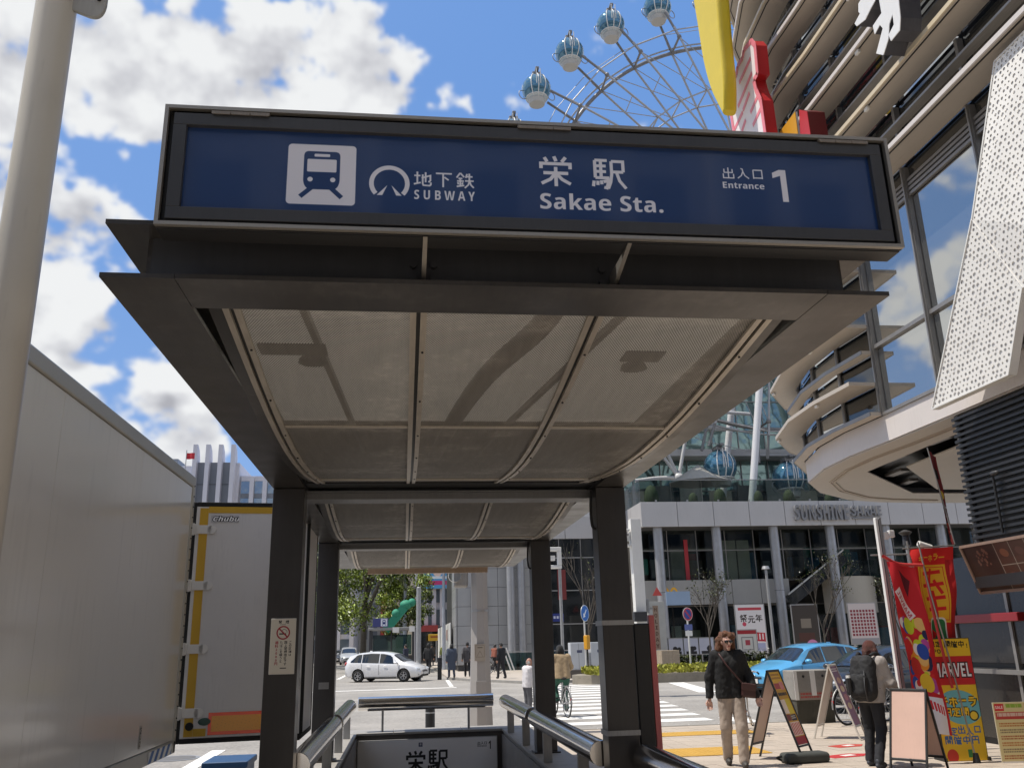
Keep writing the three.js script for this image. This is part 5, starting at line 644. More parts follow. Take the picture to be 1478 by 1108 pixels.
  obj('sign_box', bx(1.0, 0.55, 0.2, -0.65, 3.2, 0.2, 0.02), mat([0.05, 0.06, 0.2], { map: 'paint' }), e); raw('pictogram', plate(0.42, 0.46, -0.42, 3.2, 0.304), print(64, 70, (c, w, hh) => { c.fillStyle = '#d5d8e4'; c.fillRect(0, 0, w, hh); c.fillStyle = '#1d2c66'; c.beginPath(); c.roundRect(16, 10, 32, 40, 8); c.fill(); c.fillStyle = '#d5d8e4'; c.fillRect(21, 18, 22, 12); c.strokeStyle = '#1d2c66'; c.lineWidth = 5; c.beginPath(); c.moveTo(24, 50); c.lineTo(14, 62); c.moveTo(40, 50); c.lineTo(50, 62); c.stroke(); }), e);
  each('number_plate', [bx(0.42, 0.34, 0.04, 0.35, 2.72, 0.34), bx(0.36, 0.34, 0.04, 1.4, 2.76, 0.34)], M.white, e);
  const gr = thing('green_cover', 'bright green slanted covered object above the far subway entrance', 'cover', [-0.3, 3.1, -61]); obj('cloth', [bar(V(-0.9, -0.5, 0), V(0.35, 1.0, 0), 0.6, 0.55), ball(0.42, 0.45, 1.15, 0, 8, 1, 0.8, 1), ball(0.3, -0.2, 0.6, 0.15, 8), ball(0.28, 0.85, 1.3, 0, 8)], mat([0.03, 0.26, 0.16], { map: 'cloth', size: 0.5, rough: 0.7 }), gr); obj('stand', cyl(0.05, 0.05, 3.1, -0.5, -3.2, 0, 6), M.web, gr);
}
// ---------------------------------------------------------------- trees
function leafCloud(lobes, n, s, seed, tint) { const f = random(seed), pos = [], nor = [], col = []; const a = V(), u = V(), v = V();
  for (let i = 0; i < n; i++) { const L = lobes[(f() * lobes.length) | 0], th = f() * 6.283, ph = Math.acos(2 * f() - 1), r = Math.pow(f(), 0.42); const dx = Math.sin(ph) * Math.cos(th), dy = Math.cos(ph), dz = Math.sin(ph) * Math.sin(th); a.set(L[0] + dx * L[3] * r, L[1] + dy * L[4] * r, L[2] + dz * L[3] * r);
    u.set(f() - 0.5, f() - 0.5, f() - 0.5).normalize(); v.set(f() - 0.5, f() - 0.5, f() - 0.5).cross(u).normalize(); const k = s * (0.6 + 0.8 * f()), w = u.clone().cross(v), sh = tint * (0.65 + 0.7 * f()) * (L[5] ?? 1); w.x += dx * 0.7; w.y += dy * 0.7 + 0.3; w.z += dz * 0.7; w.normalize();
    const p = [a.clone().addScaledVector(u, -k), a.clone().addScaledVector(v, k * 0.55), a.clone().addScaledVector(u, k), a.clone().addScaledVector(v, -k * 0.55)]; for (const q of [0, 1, 2, 0, 2, 3]) { pos.push(p[q].x, p[q].y, p[q].z); nor.push(w.x, w.y, w.z); col.push(0.165 * sh, 0.21 * sh, 0.045 * sh); } }
  const g = new THREE.BufferGeometry(); g.setAttribute('position', new THREE.Float32BufferAttribute(pos, 3)); g.setAttribute('normal', new THREE.Float32BufferAttribute(nor, 3)); g.setAttribute('uv', new THREE.Float32BufferAttribute(new Float32Array(pos.length / 3 * 2), 2)); g.setAttribute('color', new THREE.Float32BufferAttribute(col, 3)); return g; }
const leafM = new THREE.MeshPhysicalMaterial({ vertexColors: true, roughness: 0.75, side: THREE.DoubleSide, transmission: 0.4, thickness: 0 });
const bark = mat([0.10, 0.085, 0.07], { map: 'stone', size: 0.8, rough: 0.9 });
function limbs(h, spread, seed, r0, levels = 3) { const f = random(seed), out = [], ends = []; const grow = (a, d, l, r, k) => { const b = a.clone().addScaledVector(d, l); out.push(rod(a, b, r, k > 1 ? 7 : 5, r * 0.68)); if (k === 0) { ends.push(b); return; } const n = k === levels ? 4 : 3; for (let i = 0; i < n; i++) { const q = d.clone().add(V((f() - 0.5) * spread * 2, f() * 0.5, (f() - 0.5) * spread * 2)).normalize(); grow(b.clone().addScaledVector(d, -l * 0.12 * i), q, l * (0.55 + 0.25 * f()), r * 0.62, k - 1); } }; grow(V(0, 0, 0), V(0.02, 1, 0), h * 0.42, r0, levels); return { out, ends }; }
function tree(label, [x, y, z], h, lobes, n, s, seed, tint, group) { const t = thing('street_tree', label, 'tree', [x, y, z], 0, group); const b = limbs(h, 0.55, seed, h * (lobes ? 0.022 : 0.011), lobes ? 3 : 4); const w = obj('trunk', b.out, bark, t); const c = raw('crown', leafCloud(lobes ?? b.ends.map((e) => [e.x, e.y, e.z, h * 0.07, h * 0.055]), n, s, seed + 1, tint), leafM, t); return t; }
{
  const L = (h, seed, k, w) => { const f = random(seed), r = []; for (let i = 0; i < k; i++) { const a = f() * 6.28, q = w * Math.sqrt(f()); r.push([Math.cos(a) * q, h * (0.30 + 0.62 * f()), Math.sin(a) * q, w * (0.22 + 0.16 * f()), h * (0.06 + 0.05 * f()), 0.6 + 0.8 * f()]); } return r; };
  tree('big spring green street tree with dark trunk beside the far subway entrance', [-2.9, -0.1, -66], 11.5, L(11.5, 3, 34, 4.2), 13000, 0.1, 41, 3.4);
  tree('darker leafy street tree left of the big spring green tree', [-6.4, -0.1, -78], 10.5, L(10.5, 9, 26, 3.6), 9000, 0.12, 57, 1.9);
  tree('bushy far street tree at the left behind the white car', [-11, -0.1, -88], 12, L(12, 14, 24, 4.4), 9000, 0.14, 63, 1.7);
  tree('pale fresh green tree right behind the green slanted cover', [0.1, -0.1, -76], 8.2, L(8.2, 21, 22, 2.4), 9000, 0.09, 71, 3.2);
  tree('thin street tree with sparse new leaves left of the poster wall at the mall', [15.95, 0, -46], 4.6, null, 700, 0.045, 81, 0.8);
  tree('thin half bare street tree right of the pink poster case at the mall', [22.3, 0, -46], 5.2, null, 500, 0.045, 89, 0.8);
  tree('thin dark street tree in front of the calendar poster at the mall', [26.6, 0, -45.8], 4.7, null, 900, 0.05, 97, 0.6);
  tree('bare branching young tree behind the keep left sign', [9.6, 0, -46.5], 6.0, null, 60, 0.05, 103, 0.9);
  for (const [x, z, n, lab] of [[14.75, -46.3, 900, 'clipped dark hedge block beside the beige planter box at the mall'], [18.6, -45.6, 700, 'low dark hedge behind the curly haired woman at the mall'], [21.0, -45.7, 900, 'low dark hedge behind the blue car hood at the mall']]) { const t = thing('hedge', lab, 'hedge', [x, 0, z]); const f = random(n); raw('foliage', leafCloud(Array.from({ length: 9 }, () => [(f() - 0.5) * 1.6, 0.35 + 0.35 * f(), (f() - 0.5) * 0.5, 0.3, 0.3]), n, 0.07, n + 5, 0.7), leafM, t); obj('stem', rod(V(0, 0, 0), V(0, 0.5, 0), 0.04, 6), bark, t); }
}
// ---------------------------------------------------------------- poles, signs and street furniture
{
  const p = thing('signal_pole', 'stout grey octagonal traffic pole with stickers behind the end rail', 'pole', [1.43, 0, -17.0]);
  obj('pole', (() => { const g = new THREE.LatheGeometry([[0.235, 0], [0.165, 2.0], [0.155, 7]].map(([a, b]) => new THREE.Vector2(a, b)), 8).rotateY(0.39).toNonIndexed(); g.computeVertexNormals(); return g; })(), M.polegrey, p); obj('door', [span(-0.1, 0.1, 0.5, 0.95, 0.19, 0.205, 0.004)], M.polegrey, p); obj('steel_band', [new THREE.CylinderGeometry(0.17, 0.17, 0.04, 8).rotateY(0.39).translate(0, 2.2, 0)], M.galv, p);
  obj('sticker', [span(-0.05, 0.02, 0.62, 0.71, 0.206, 0.209)], mat([0.25, 0.10, 0.06]), p); raw('notice', plate(0.2, 0.3, -0.02, 1.45, 0.2), print(64, 96, (c, w, h) => { c.fillStyle = '#a39b90'; c.fillRect(0, 0, w, h); c.strokeStyle = '#6f6861'; c.lineWidth = 2; c.strokeRect(6, 8, w - 12, h - 30); c.beginPath(); c.moveTo(14, 70); c.lineTo(32, 40); c.lineTo(50, 72); c.stroke(); c.fillStyle = '#4a4540'; c.fillRect(18, 18, 30, 5); }), p);
  const s = new THREE.Group(); s.name = 'signal_head'; s.position.set(-0.36, 3.05, 0.05); p.add(s); obj('housing', [span(-0.14, 0.14, -0.42, 0.42, -0.1, 0.1, 0.05)], M.galv, s); each('visor', [-0.2, 0.2].map((y) => new THREE.CylinderGeometry(0.12, 0.12, 0.14, 18, 1, true).rotateX(Math.PI / 2).translate(-0.12, y, 0.14)), M.white, s); obj('bracket', span(0.12, 0.36, -0.03, 0.03, -0.03, 0.03), M.galv, s);
  const wp = thing('white_gantry', 'white square road pole with a lamp box bracket behind the right post', 'pole', [7.5, -0.1, -28]); obj('pole', span(-0.17, 0.17, 0, 5.5, -0.17, 0.17, 0.01), M.white, wp); obj('lamp_box', [span(-0.55, -0.2, 4.6, 4.68, -0.15, 0.15, 0.02), span(-0.55, -0.2, 5.1, 5.18, -0.15, 0.15, 0.02), span(-0.55, -0.46, 4.68, 5.1, -0.15, 0.15, 0.01), span(-0.34, -0.2, 4.8, 4.98, -0.06, 0.06, 0.01)], M.white, wp); obj('camera', [span(0.2, 0.3, 2.5, 2.95, -0.06, 0.1, 0.02), span(0.15, 0.42, 2.62, 2.68, -0.03, 0.03)], M.galv, wp); obj('control_box', span(-0.3, 0.12, 2.25, 2.55, 0.18, 0.42, 0.02), M.web, wp);
  const wb = thing('lamp_bracket', 'slim grey pole with a white lamp box seen between the right posts', 'pole', [4.95, -0.1, -28]); obj('pole', cyl(0.05, 0.05, 4.3, 0, 0, 0, 10), M.galv, wb); obj('lamp_box', [span(-0.42, 0.06, 3.95, 4.05, -0.12, 0.12, 0.02), span(-0.42, 0.06, 4.5, 4.62, -0.12, 0.12, 0.02), span(-0.06, 0.06, 4.05, 4.5, -0.12, 0.12, 0.02), span(-0.34, -0.14, 4.2, 4.36, -0.06, 0.06, 0.01)], M.white, wb);
  const sp = thing('steel_pole', 'plain silver street pole among the walkers behind the white car', 'pole', [0.78, -0.1, -47]); obj('shaft', cyl(0.14, 0.12, 4.6, 0, 0, 0, 16), M.galv, sp); obj('cap', ball(0.125, 0, 4.6, 0, 10, 1, 0.4, 1), M.galv, sp);
  const s2 = thing('street_lamp', 'pale blue-grey street lamp pole in front of the striped tower', 'street lamp', [2.75, -0.1, -62]); obj('shaft', cyl(0.13, 0.1, 7.5, 0, 0, 0, 12), mat([0.42, 0.45, 0.52], { map: 'metal' }), s2); obj('arm', [rod(V(0, 7.4, 0), V(-1.2, 7.7, 0), 0.05), span(-1.6, -0.9, 7.66, 7.8, -0.12, 0.12, 0.04)], M.galv, s2);
  const s3 = dup(s2, 'street_lamp', 'pale street lamp pole beside the cream building edge', [0.1, -0.1, -66]); 
  const s4 = thing('street_lamp', 'thin grey lamp post beside the red and white poster at the mall', 'street lamp', [19.2, 0, -45.4]); obj('shaft', cyl(0.09, 0.07, 5.1, 0, 0, 0, 12), M.galv, s4); obj('head', [cyl(0.22, 0.16, 0.16, 0, 5.05, 0, 14)], M.galv, s4);
  for (const [x, y, z, h, r, lab] of [[1.86, -0.1, -47, 1.05, 0.11, 'dark street bollard at the kerb by the front of the white car'], [0.57, -0.1, -19.4, 0.62, 0.1, 'short dark bollard with pale bands below the end rail']]) { const t = thing('bollard', lab, 'bollard', [x, y, z]); obj('shaft', cyl(r, r, h, 0, 0, 0, 16), M.black, t); obj('cap', ball(r, 0, h, 0, 12, 1, 0.3, 1), M.black, t); each('band', [0.55, 0.7, 0.85].map((k) => cyl(r * 1.03, r * 1.03, 0.03, 0, h * k, 0, 16)), z > -30 ? M.galv : M.web, t); }
  const disc = (name, label, [x, z], h, r, draw, extra) => { const t = thing(name, label, 'road sign', [x, -0.1, z]); obj('post', cyl(0.038, 0.038, h + r, 0, 0, -0.04, 10), mat([0.6, 0.6, 0.58], { map: 'paint', size: 0.6 }), t); obj('disc', new THREE.CylinderGeometry(r, r, 0.02, 28).rotateX(Math.PI / 2).translate(0, h, 0), M.galv, t); raw('sign_face', new THREE.CircleGeometry(r * 0.99, 28).translate(0, h, 0.013), print(96, 96, draw), t); extra?.(t, h); return t; };
  disc('road_sign', 'round red and blue no parking sign over a small plate on a thin white post', [12.07, -37.3], 2.7, 0.28, (c, w) => { c.fillStyle = '#b52a35'; c.fillRect(0, 0, w, w); c.fillStyle = '#27408f'; c.beginPath(); c.arc(48, 48, 35, 0, 7); c.fill(); c.strokeStyle = '#b52a35'; c.lineWidth = 11; c.beginPath(); c.moveTo(22, 22); c.lineTo(74, 74); c.stroke(); c.strokeStyle = '#dad7d8'; c.lineWidth = 3; c.beginPath(); c.arc(48, 48, 46, 0, 7); c.stroke(); }, (t, h) => { obj('small_plate', [span(-0.22, 0.22, h - 0.66, h - 0.42, -0.012, 0.0, 0.004)], mat([0.10, 0.13, 0.34], { rough: 0.5 }), t); obj('small_plate', [span(-0.2, 0.2, h - 0.9, h - 0.68, -0.012, 0.0, 0.004)], M.white, t); t.rotation.y = 0.45; });
  disc('road_sign', 'round blue keep left sign with white arrow and a yellow box on its post', [8.06, -39.6], 2.9, 0.36, (c, w) => { c.fillStyle = '#2a6cc0'; c.fillRect(0, 0, w, w); c.strokeStyle = c.fillStyle = '#e9eef5'; c.lineWidth = 10; c.beginPath(); c.moveTo(66, 26); c.lineTo(38, 62); c.stroke(); c.beginPath(); c.moveTo(26, 76); c.lineTo(30, 46); c.lineTo(54, 66); c.fill(); c.lineWidth = 3; c.beginPath(); c.arc(48, 48, 46, 0, 7); c.stroke(); }, (t) => { obj('yellow_box', span(-0.14, 0.14, 1.35, 1.95, -0.05, 0.14, 0.03), mat([0.75, 0.36, 0.02], { map: 'paint', rough: 0.45 }), t); t.rotation.y = 0.85; });
  for (const [x, lab] of [[8.0, 'white street control cabinet left of the keep left post'], [8.95, 'white street control cabinet just right of the keep left post']]) { const t = thing('control_cabinet', lab, 'cabinet', [x, 0, -41.4]); obj('plinth', span(-0.45, 0.45, -0.05, 0.36, -0.35, 0.35, 0.02), M.darkstone, t); obj('cabinet', span(-0.38, 0.38, 0.36, 1.55, -0.3, 0.3, 0.02), mat([0.56, 0.59, 0.63], { map: 'paint', size: 1, rough: 0.4 }), t); obj('door_label', span(-0.08, 0.16, 1.1, 1.22, 0.3, 0.304), mat([0.08, 0.09, 0.16]), t); obj('door_seam', span(-0.005, 0.005, 0.4, 1.5, 0.3, 0.303), M.web, t); }
  const pb = thing('planter_box', 'square beige tiled planter box under the poster column at the mall', 'planter', [13.25, 0, -44.6]); for (let r = 0; r < 5; r++) for (let c = 0; c < 5; c++) obj('tile', span(-0.45 + c * 0.18, -0.275 + c * 0.18, 0.2 * r + 0.03, 0.2 * r + 0.225, 0.44, 0.455, 0.003), mat([0.46, 0.37, 0.27], { map: 'stone', size: 0.5 }), pb); obj('box', span(-0.46, 0.46, 0, 1.06, -0.45, 0.44, 0.01), mat([0.42, 0.34, 0.25], { map: 'stone', size: 0.7 }), pb);
  const pc = thing('poster_column', 'column with vertical lettering panel standing behind the beige planter box', 'advertising column', [13.15, 0, -46]); obj('column', span(-0.45, 0.45, 0, 3.5, -0.2, 0.2, 0.01), mat([0.42, 0.42, 0.4], { map: 'cloth', size: 0.8 }), pc); raw('print', plate(0.3, 2.2, -0.05, 2.2, 0.206), print(48, 320, (c, w, h) => { c.fillStyle = '#8d7a6a'; c.fillRect(0, 0, w, h); c.fillStyle = '#4c2f22'; [...'HOLIDAY'].forEach((ch, i) => fit(c, ch, 10, 38, 44 + i * 44, 40)); }), pc); obj('red_triangle', new THREE.CylinderGeometry(0.3, 0.3, 0.02, 3).rotateX(Math.PI / 2).rotateZ(Math.PI).translate(0.1, 3.95, 0.22), mat([0.5, 0.07, 0.06]), pc); obj('blue_board', span(0.6, 1.9, 3.3, 4.0, 0.1, 0.16), mat([0.30, 0.40, 0.55], { map: 'paint' }), pc);
  const poster = (label, x, y, w, h, z, px, py, draw, tilt = 0) => { const t = thing('poster_board', label, 'poster', [x, 0, z]); obj('frame', [span(-w / 2 - 0.05, w / 2 + 0.05, y - h / 2 - 0.05, y + h / 2 + 0.05, -0.06, 0)], M.galv, t); obj('leg', [span(-w / 2 + 0.1, -w / 2 + 0.16, 0, y - h / 2, -0.05, -0.01)], M.galv, t); obj('leg', [span(w / 2 - 0.16, w / 2 - 0.1, 0, y - h / 2, -0.05, -0.01)], M.galv, t); raw('print', plate(w, h, 0, y, 0.004), print(px, py, draw), t); return t; };
  poster('tall white and red poster with black brush writing on the mall front', 20.3, 2.05, 1.75, 2.75, -51.0, 176, 280, (c, w, h) => { c.fillStyle = '#d8d5d6'; c.fillRect(0, 0, w, h); c.fillStyle = '#b8404c'; c.fillRect(16, 16, w - 32, 16); c.strokeStyle = c.fillStyle = '#28211f'; glyph(c, '祭', 22, 56, 46, 0.12); glyph(c, '元', 70, 62, 46, 0.12); glyph(c, '年', 118, 56, 46, 0.12); c.fillStyle = '#c4455c'; c.beginPath(); c.arc(48, 112, 12, 0, 7); c.fill(); c.fillStyle = '#b32c38'; c.beginPath(); c.moveTo(10, 150); c.lineTo(w - 6, 164); c.lineTo(w - 6, 214); c.lineTo(10, 204); c.fill(); c.fillStyle = '#e5d9d8'; for (let i = 0; i < 8; i++) c.fillRect(18 + i * 19, 168, 8, 34); c.fillStyle = '#9fa4c4'; c.fillRect(10, 222, w - 20, 46); });
  poster('white notice board with red top in front of the red and white poster', 18.5, 1.35, 1.05, 1.2, -47.2, 110, 124, (c, w, h) => { c.fillStyle = '#d3d0c8'; c.fillRect(0, 0, w, h); c.fillStyle = '#a92a31'; c.fillRect(0, 0, w, 20); c.strokeStyle = '#8d8c88'; c.lineWidth = 6; c.strokeRect(22, 38, w - 44, 66); c.fillStyle = '#b04450'; c.fillRect(42, 52, 28, 28); });
  poster('framed poster case with a pink figure at its foot on the mall front', 23.5, 1.9, 1.55, 2.85, -50.6, 128, 236, (c, w, h) => { c.fillStyle = '#3a332e'; c.fillRect(0, 0, w, h); c.fillStyle = '#7d7468'; c.fillRect(40, 64, 52, 44); c.fillStyle = '#4d2e26'; c.fillRect(24, 130, 80, 40); c.fillStyle = '#c785ae'; c.beginPath(); c.ellipse(88, 196, 32, 34, 0, 0, 7); c.fill(); c.fillRect(10, 206, 90, 26); });
  poster('calendar like red grid poster on the mall front', 27.1, 2.2, 1.7, 2.3, -50.6, 140, 190, (c, w, h) => { c.fillStyle = '#c6bcba'; c.fillRect(0, 0, w, h); c.fillStyle = '#7c2530'; for (let r = 0; r < 8; r++) for (let q = 0; q < 8; q++) c.fillRect(8 + q * 16, 30 + r * 16, 11, 11); c.fillStyle = '#8f8f93'; c.fillRect(0, 164, w, 26); });
  for (let i = 0; i < 4; i++) poster(['first', 'second', 'third', 'last'][i] + ' of four white photo posters in a row behind the hedge, from the left', 13.7 + i * 0.85, 1.2, 0.78, 0.8, -47.4, 64, 66, (c, w, h) => { c.fillStyle = '#b9bccb'; c.fillRect(0, 0, w, h); c.fillStyle = '#27262b'; c.beginPath(); c.arc(20 + i * 8, 44, 11, 0, 7); c.arc(46, 48 - i * 3, 9, 0, 7); c.fill(); c.fillRect(8, 54, 48, 12); });
  const bb = thing('paper_box', 'plain beige carton stack by the mall wall at the right', 'box', [29.2, 0, -47]); obj('carton', span(-0.8, 0.8, 0, 1.45, -0.4, 0.4, 0.02), mat([0.42, 0.33, 0.24], { map: 'stone', size: 1 }), bb); obj('lid_seam', span(-0.8, 0.8, 1.451, 1.456, -0.02, 0.02), M.darkstone, bb);
}

// ---------------------------------------------------------------- cars
const csg = new Evaluator(); csg.attributes = ['position', 'normal', 'uv'];
const tyreM = mat([0.018, 0.018, 0.018], { map: 'stone', size: 0.3, rough: 0.8 }), rimM = mat([0.55, 0.55, 0.56], { map: 'metal', size: 0.4, rough: 0.3, metal: 0.8 });
function wheelParts(parent, x, y, z, r, w, s) { const g = new THREE.Group(); g.name = 'wheel'; g.position.set(x, y, z); parent.add(g);
  const prof = [[r * 0.62, -w / 2], [r * 0.92, -w / 2], [r, -w * 0.34], [r, w * 0.34], [r * 0.92, w / 2], [r * 0.62, w / 2]].map(([a, b]) => new THREE.Vector2(a, b)); obj('tyre', new THREE.LatheGeometry(prof, 28).rotateX(Math.PI / 2), tyreM, g);
  const sp = [new THREE.CylinderGeometry(r * 0.13, r * 0.15, 0.05, 14).rotateX(Math.PI / 2).translate(0, 0, s * w * 0.36)]; for (let i = 0; i < 6; i++) sp.push(bx(r * 0.13, r * 0.5, 0.03, 0, r * 0.36, s * w * 0.36).rotateZ(i * Math.PI / 3)); obj('rim', [new THREE.CylinderGeometry(r * 0.6, r * 0.63, w * 0.5, 24, 1, true).rotateX(Math.PI / 2), new THREE.TorusGeometry(r * 0.6, 0.018, 6, 26).translate(0, 0, s * w * 0.42), ...sp], rimM, g); obj('brake_disc', new THREE.CylinderGeometry(r * 0.55, r * 0.55, 0.04, 20).rotateX(Math.PI / 2), M.black, g); return g; }
const HATCH = { st: [[-2.2, .46, .74, .92, .60], [-2.1, .30, .86, 1.10, .76], [-1.85, .24, .95, 1.27, .83], [-1.3, .21, .96, 1.41, .87], [-.6, .2, .94, 1.485, .88], [.1, .2, .91, 1.47, .88], [.6, .2, .89, 1.37, .88], [1.3, .2, .86, .97, .87], [1.72, .21, .78, .85, .85], [2.04, .24, .66, .72, .78], [2.2, .34, .52, .58, .58]], ws: [6, 7], rear: [1, 3], side: [-1.62, 1.02], pillar: [-0.95, 0.05], wb: 1.34, L: 2.2 };
const WAGON = { ...HATCH, st: [[-2.25, .46, .78, .96, .60], [-2.17, .30, .92, 1.16, .74], [-1.95, .24, 1.0, 1.38, .82], [-1.4, .21, .98, 1.50, .87], [-.6, .2, .95, 1.56, .88], [.1, .2, .92, 1.53, .88], [.62, .2, .9, 1.42, .88], [1.36, .2, .87, .99, .87], [1.75, .21, .79, .87, .85], [2.06, .24, .67, .74, .78], [2.22, .34, .53, .6, .58]], side: [-1.85, 1.08], pillar: [-1.15, -0.1], rear: [1, 2] };
const SEDAN = { ...HATCH, st: [[-2.3, .46, .80, .88, .60], [-2.2, .30, .92, 1.0, .76], [-1.85, .24, .96, 1.04, .83], [-1.15, .21, .96, 1.36, .87], [-.6, .2, .94, 1.44, .88], [.1, .2, .91, 1.42, .88], [.55, .2, .89, 1.32, .88], [1.25, .2, .87, .95, .87], [1.75, .21, .80, .86, .85], [2.1, .24, .68, .74, .78], [2.28, .34, .54, .6, .58]], side: [-1.3, 0.98], pillar: [-0.95, 0.0], rear: [2, 3] };
function car(name, label, spec, rgb, [x, y, z], turn, scale = 1, group) {
  const t = thing(name, label, 'car', [x, y, z], turn, group); t.scale.setScalar(scale);
  const paint = new THREE.MeshPhysicalMaterial({ color: new THREE.Color().setRGB(...rgb), roughness: 0.35, metalness: 0.15, clearcoat: 1, clearcoatRoughness: 0.04, side: THREE.DoubleSide });
  const S = spec.st, at = (px) => { let i = 0; while (i < S.length - 2 && S[i + 1][0] < px) i++; const k = clamp01((px - S[i][0]) / (S[i + 1][0] - S[i][0])); return S[i].map((v, q) => v + (S[i + 1][q] - v) * k); };
  const half = ([, yb, yl, yt, w]) => { const cab = yt - yl, w3 = cab > 0.2 ? w * 0.72 : w * 0.86; return [[0, yb], [w * 0.85, yb], [w * 0.95, yb + 0.09], [w, yb + (yl - yb) * 0.52], [w * 0.965, yl - 0.02], [w * 0.95, yl + 0.005], [w3 + (w * 0.95 - w3) * 0.1, yt - 0.05], [w3 * 0.86, yt - 0.005], [w3 * 0.45, yt + 0.02], [0, yt + 0.028]]; };
  const ringAt = (s) => { const h = half(s); return [...h, ...h.slice(1, -1).reverse().map(([a, b]) => [-a, b])]; }, n = 18, pos = [], idx = [];
  const fineX = []; for (let i = 0; i + 1 < S.length; i++) for (let k = 0; k < 3; k++) fineX.push(S[i][0] + (S[i + 1][0] - S[i][0]) * k / 3); fineX.push(S[S.length - 1][0]);
  for (const q of fineX) for (const [a, b] of ringAt(at(q))) pos.push(q, b, a); const m = fineX.length;
  for (let i = 0; i + 1 < m; i++) for (let k = 0; k < n; k++) { const a = i * n + k, b = i * n + (k + 1) % n; idx.push(a, b, a + n, b, b + n, a + n); }
  for (const [o, rev] of [[0, 0], [(m - 1) * n, 1]]) for (let k = 1; k + 1 < n; k++) rev ? idx.push(o, o + k, o + k + 1) : idx.push(o, o + k + 1, o + k);
  let g = new THREE.BufferGeometry(); g.setAttribute('position', new THREE.Float32BufferAttribute(pos, 3)); g.setIndex(idx); g.computeVertexNormals(); g.setAttribute('uv', new THREE.Float32BufferAttribute(new Float32Array(pos.length / 3 * 2), 2));
  let brush = new Brush(g); brush.updateMatrixWorld();
  for (const wx of [-spec.wb, spec.wb]) { const c = new Brush(new THREE.CylinderGeometry(0.375, 0.375, 2.4, 30).rotateX(Math.PI / 2).translate(wx, 0.33, 0)); c.updateMatrixWorld(); const c2 = new Brush(new THREE.BoxGeometry(0.75, 0.5, 2.4).translate(wx, 0.08, 0)); c2.updateMatrixWorld(); brush = csg.evaluate(csg.evaluate(brush, c, SUBTRACTION), c2, SUBTRACTION); }
  const bg = brush.geometry.index ? brush.geometry.toNonIndexed() : brush.geometry; obj('body', toCreasedNormals(bg, 0.55), paint, t);
  obj('underbody', span(-1.9, 1.9, 0.16, 0.34, -0.5, 0.5, 0.02), M.black, t);
  // glass, laid just outside the body
  const P = (q, k, lift, s) => { const h = half(at(q)), a = h[5], b = h[6], u = [a[0] + (b[0] - a[0]) * k, a[1] + (b[1] - a[1]) * k]; return [q, u[1], s * (u[0] + lift)]; };
  for (const s of [-1, 1]) { const cuts = [spec.side[0], spec.pillar[0], spec.pillar[1], spec.side[1]]; for (let w = 0; w < 3; w++) { const gs = []; const x0 = cuts[w] + 0.025, x1 = cuts[w + 1] - 0.025; for (let k = 0; k < 6; k++) { const a = x0 + (x1 - x0) * k / 6, b = x0 + (x1 - x0) * (k + 1) / 6, up = (q) => 0.93 * clamp01(Math.min((q - spec.side[0] + 0.12) / 0.5, (spec.side[1] - q + 0.10) / 0.62)) ; gs.push(quad(P(a, 0.06, 0.008, s), P(b, 0.06, 0.008, s), P(b, Math.max(0.08, up(b)), 0.008, s), P(a, Math.max(0.08, up(a)), 0.008, s))); } obj('side_window', gs, M.darkglass, t); }
    const mr = obj('mirror', [ball(1, spec.side[1] - 0.12, 0.98, s * 1.0, 12, 0.1, 0.075, 0.12)], paint, t); obj('mirror_arm', bar(V(spec.side[1] - 0.1, 0.95, s * 0.86), V(spec.side[1] - 0.12, 0.96, s * 0.95), 0.05, 0.04), M.black, mr);
    for (const q of [-0.72, 0.28]) obj('door_handle', span(q - 0.1, q + 0.1, 0.80, 0.835, s * 0.875, s * 0.905, 0.012), paint, t);
    for (const q of [spec.pillar[0] + 0.02, spec.pillar[1], spec.side[1] + 0.02]) { const a = at(q), h = half(a); obj('door_seam', [bar(V(q, h[3][1] - 0.22, s * (h[3][0] + 0.001)), V(q, h[3][1], s * (h[3][0] + 0.003)), 0.012, 0.006), bar(V(q, h[3][1], s * (h[3][0] + 0.003)), V(q, h[4][1], s * (h[4][0] + 0.004)), 0.012, 0.006)], M.black, t); }
    const f = S[S.length - 2]; obj('headlight', [ball(1, f[0] - 0.10, f[2] - 0.01, s * f[4] * 0.80, 14, 0.25, 0.085, 0.13)], new THREE.MeshPhysicalMaterial({ color: 0xd9dde0, roughness: 0.08, metalness: 0.3, clearcoat: 1 }), t); obj('fog_lamp', [ball(1, f[0] + 0.04, 0.36, s * 0.6, 10, 0.06, 0.05, 0.09)], M.galv, t);
    const r = S[1]; obj('tail_light', [ball(1, r[0] + 0.03, r[2] + 0.02, s * r[4] * 0.88, 12, 0.1, 0.12, 0.1)], mat([0.4, 0.02, 0.02], { rough: 0.2, coat: 1 }), t);
    obj('sill', span(-spec.wb + 0.42, spec.wb - 0.42, 0.2, 0.25, s * 0.80, s * 0.86, 0.01), M.black, t);
    for (const wx of [-spec.wb, spec.wb]) wheelParts(t, wx, 0.325, s * 0.76, 0.325, 0.2, s); }
  const across = (i, j, k0, k1) => { const a = S[i], b = S[j], gs = [], A = half(a).slice(6), B = half(b).slice(6), mk = (H) => [...H.map(([w, h]) => [w * 0.93, h]), ...H.slice(0, -1).reverse().map(([w, h]) => [-w * 0.93, h])], ra = mk(A), rb = mk(B), L = (p, q, k) => [a[0] + (b[0] - a[0]) * k, p[1] + (q[1] - p[1]) * k + 0.014, p[0] + (q[0] - p[0]) * k]; for (let r = 0; r + 1 < ra.length; r++) gs.push(quad(L(ra[r], rb[r], k0), L(ra[r], rb[r], k1), L(ra[r + 1], rb[r + 1], k1), L(ra[r + 1], rb[r + 1], k0))); return gs; };
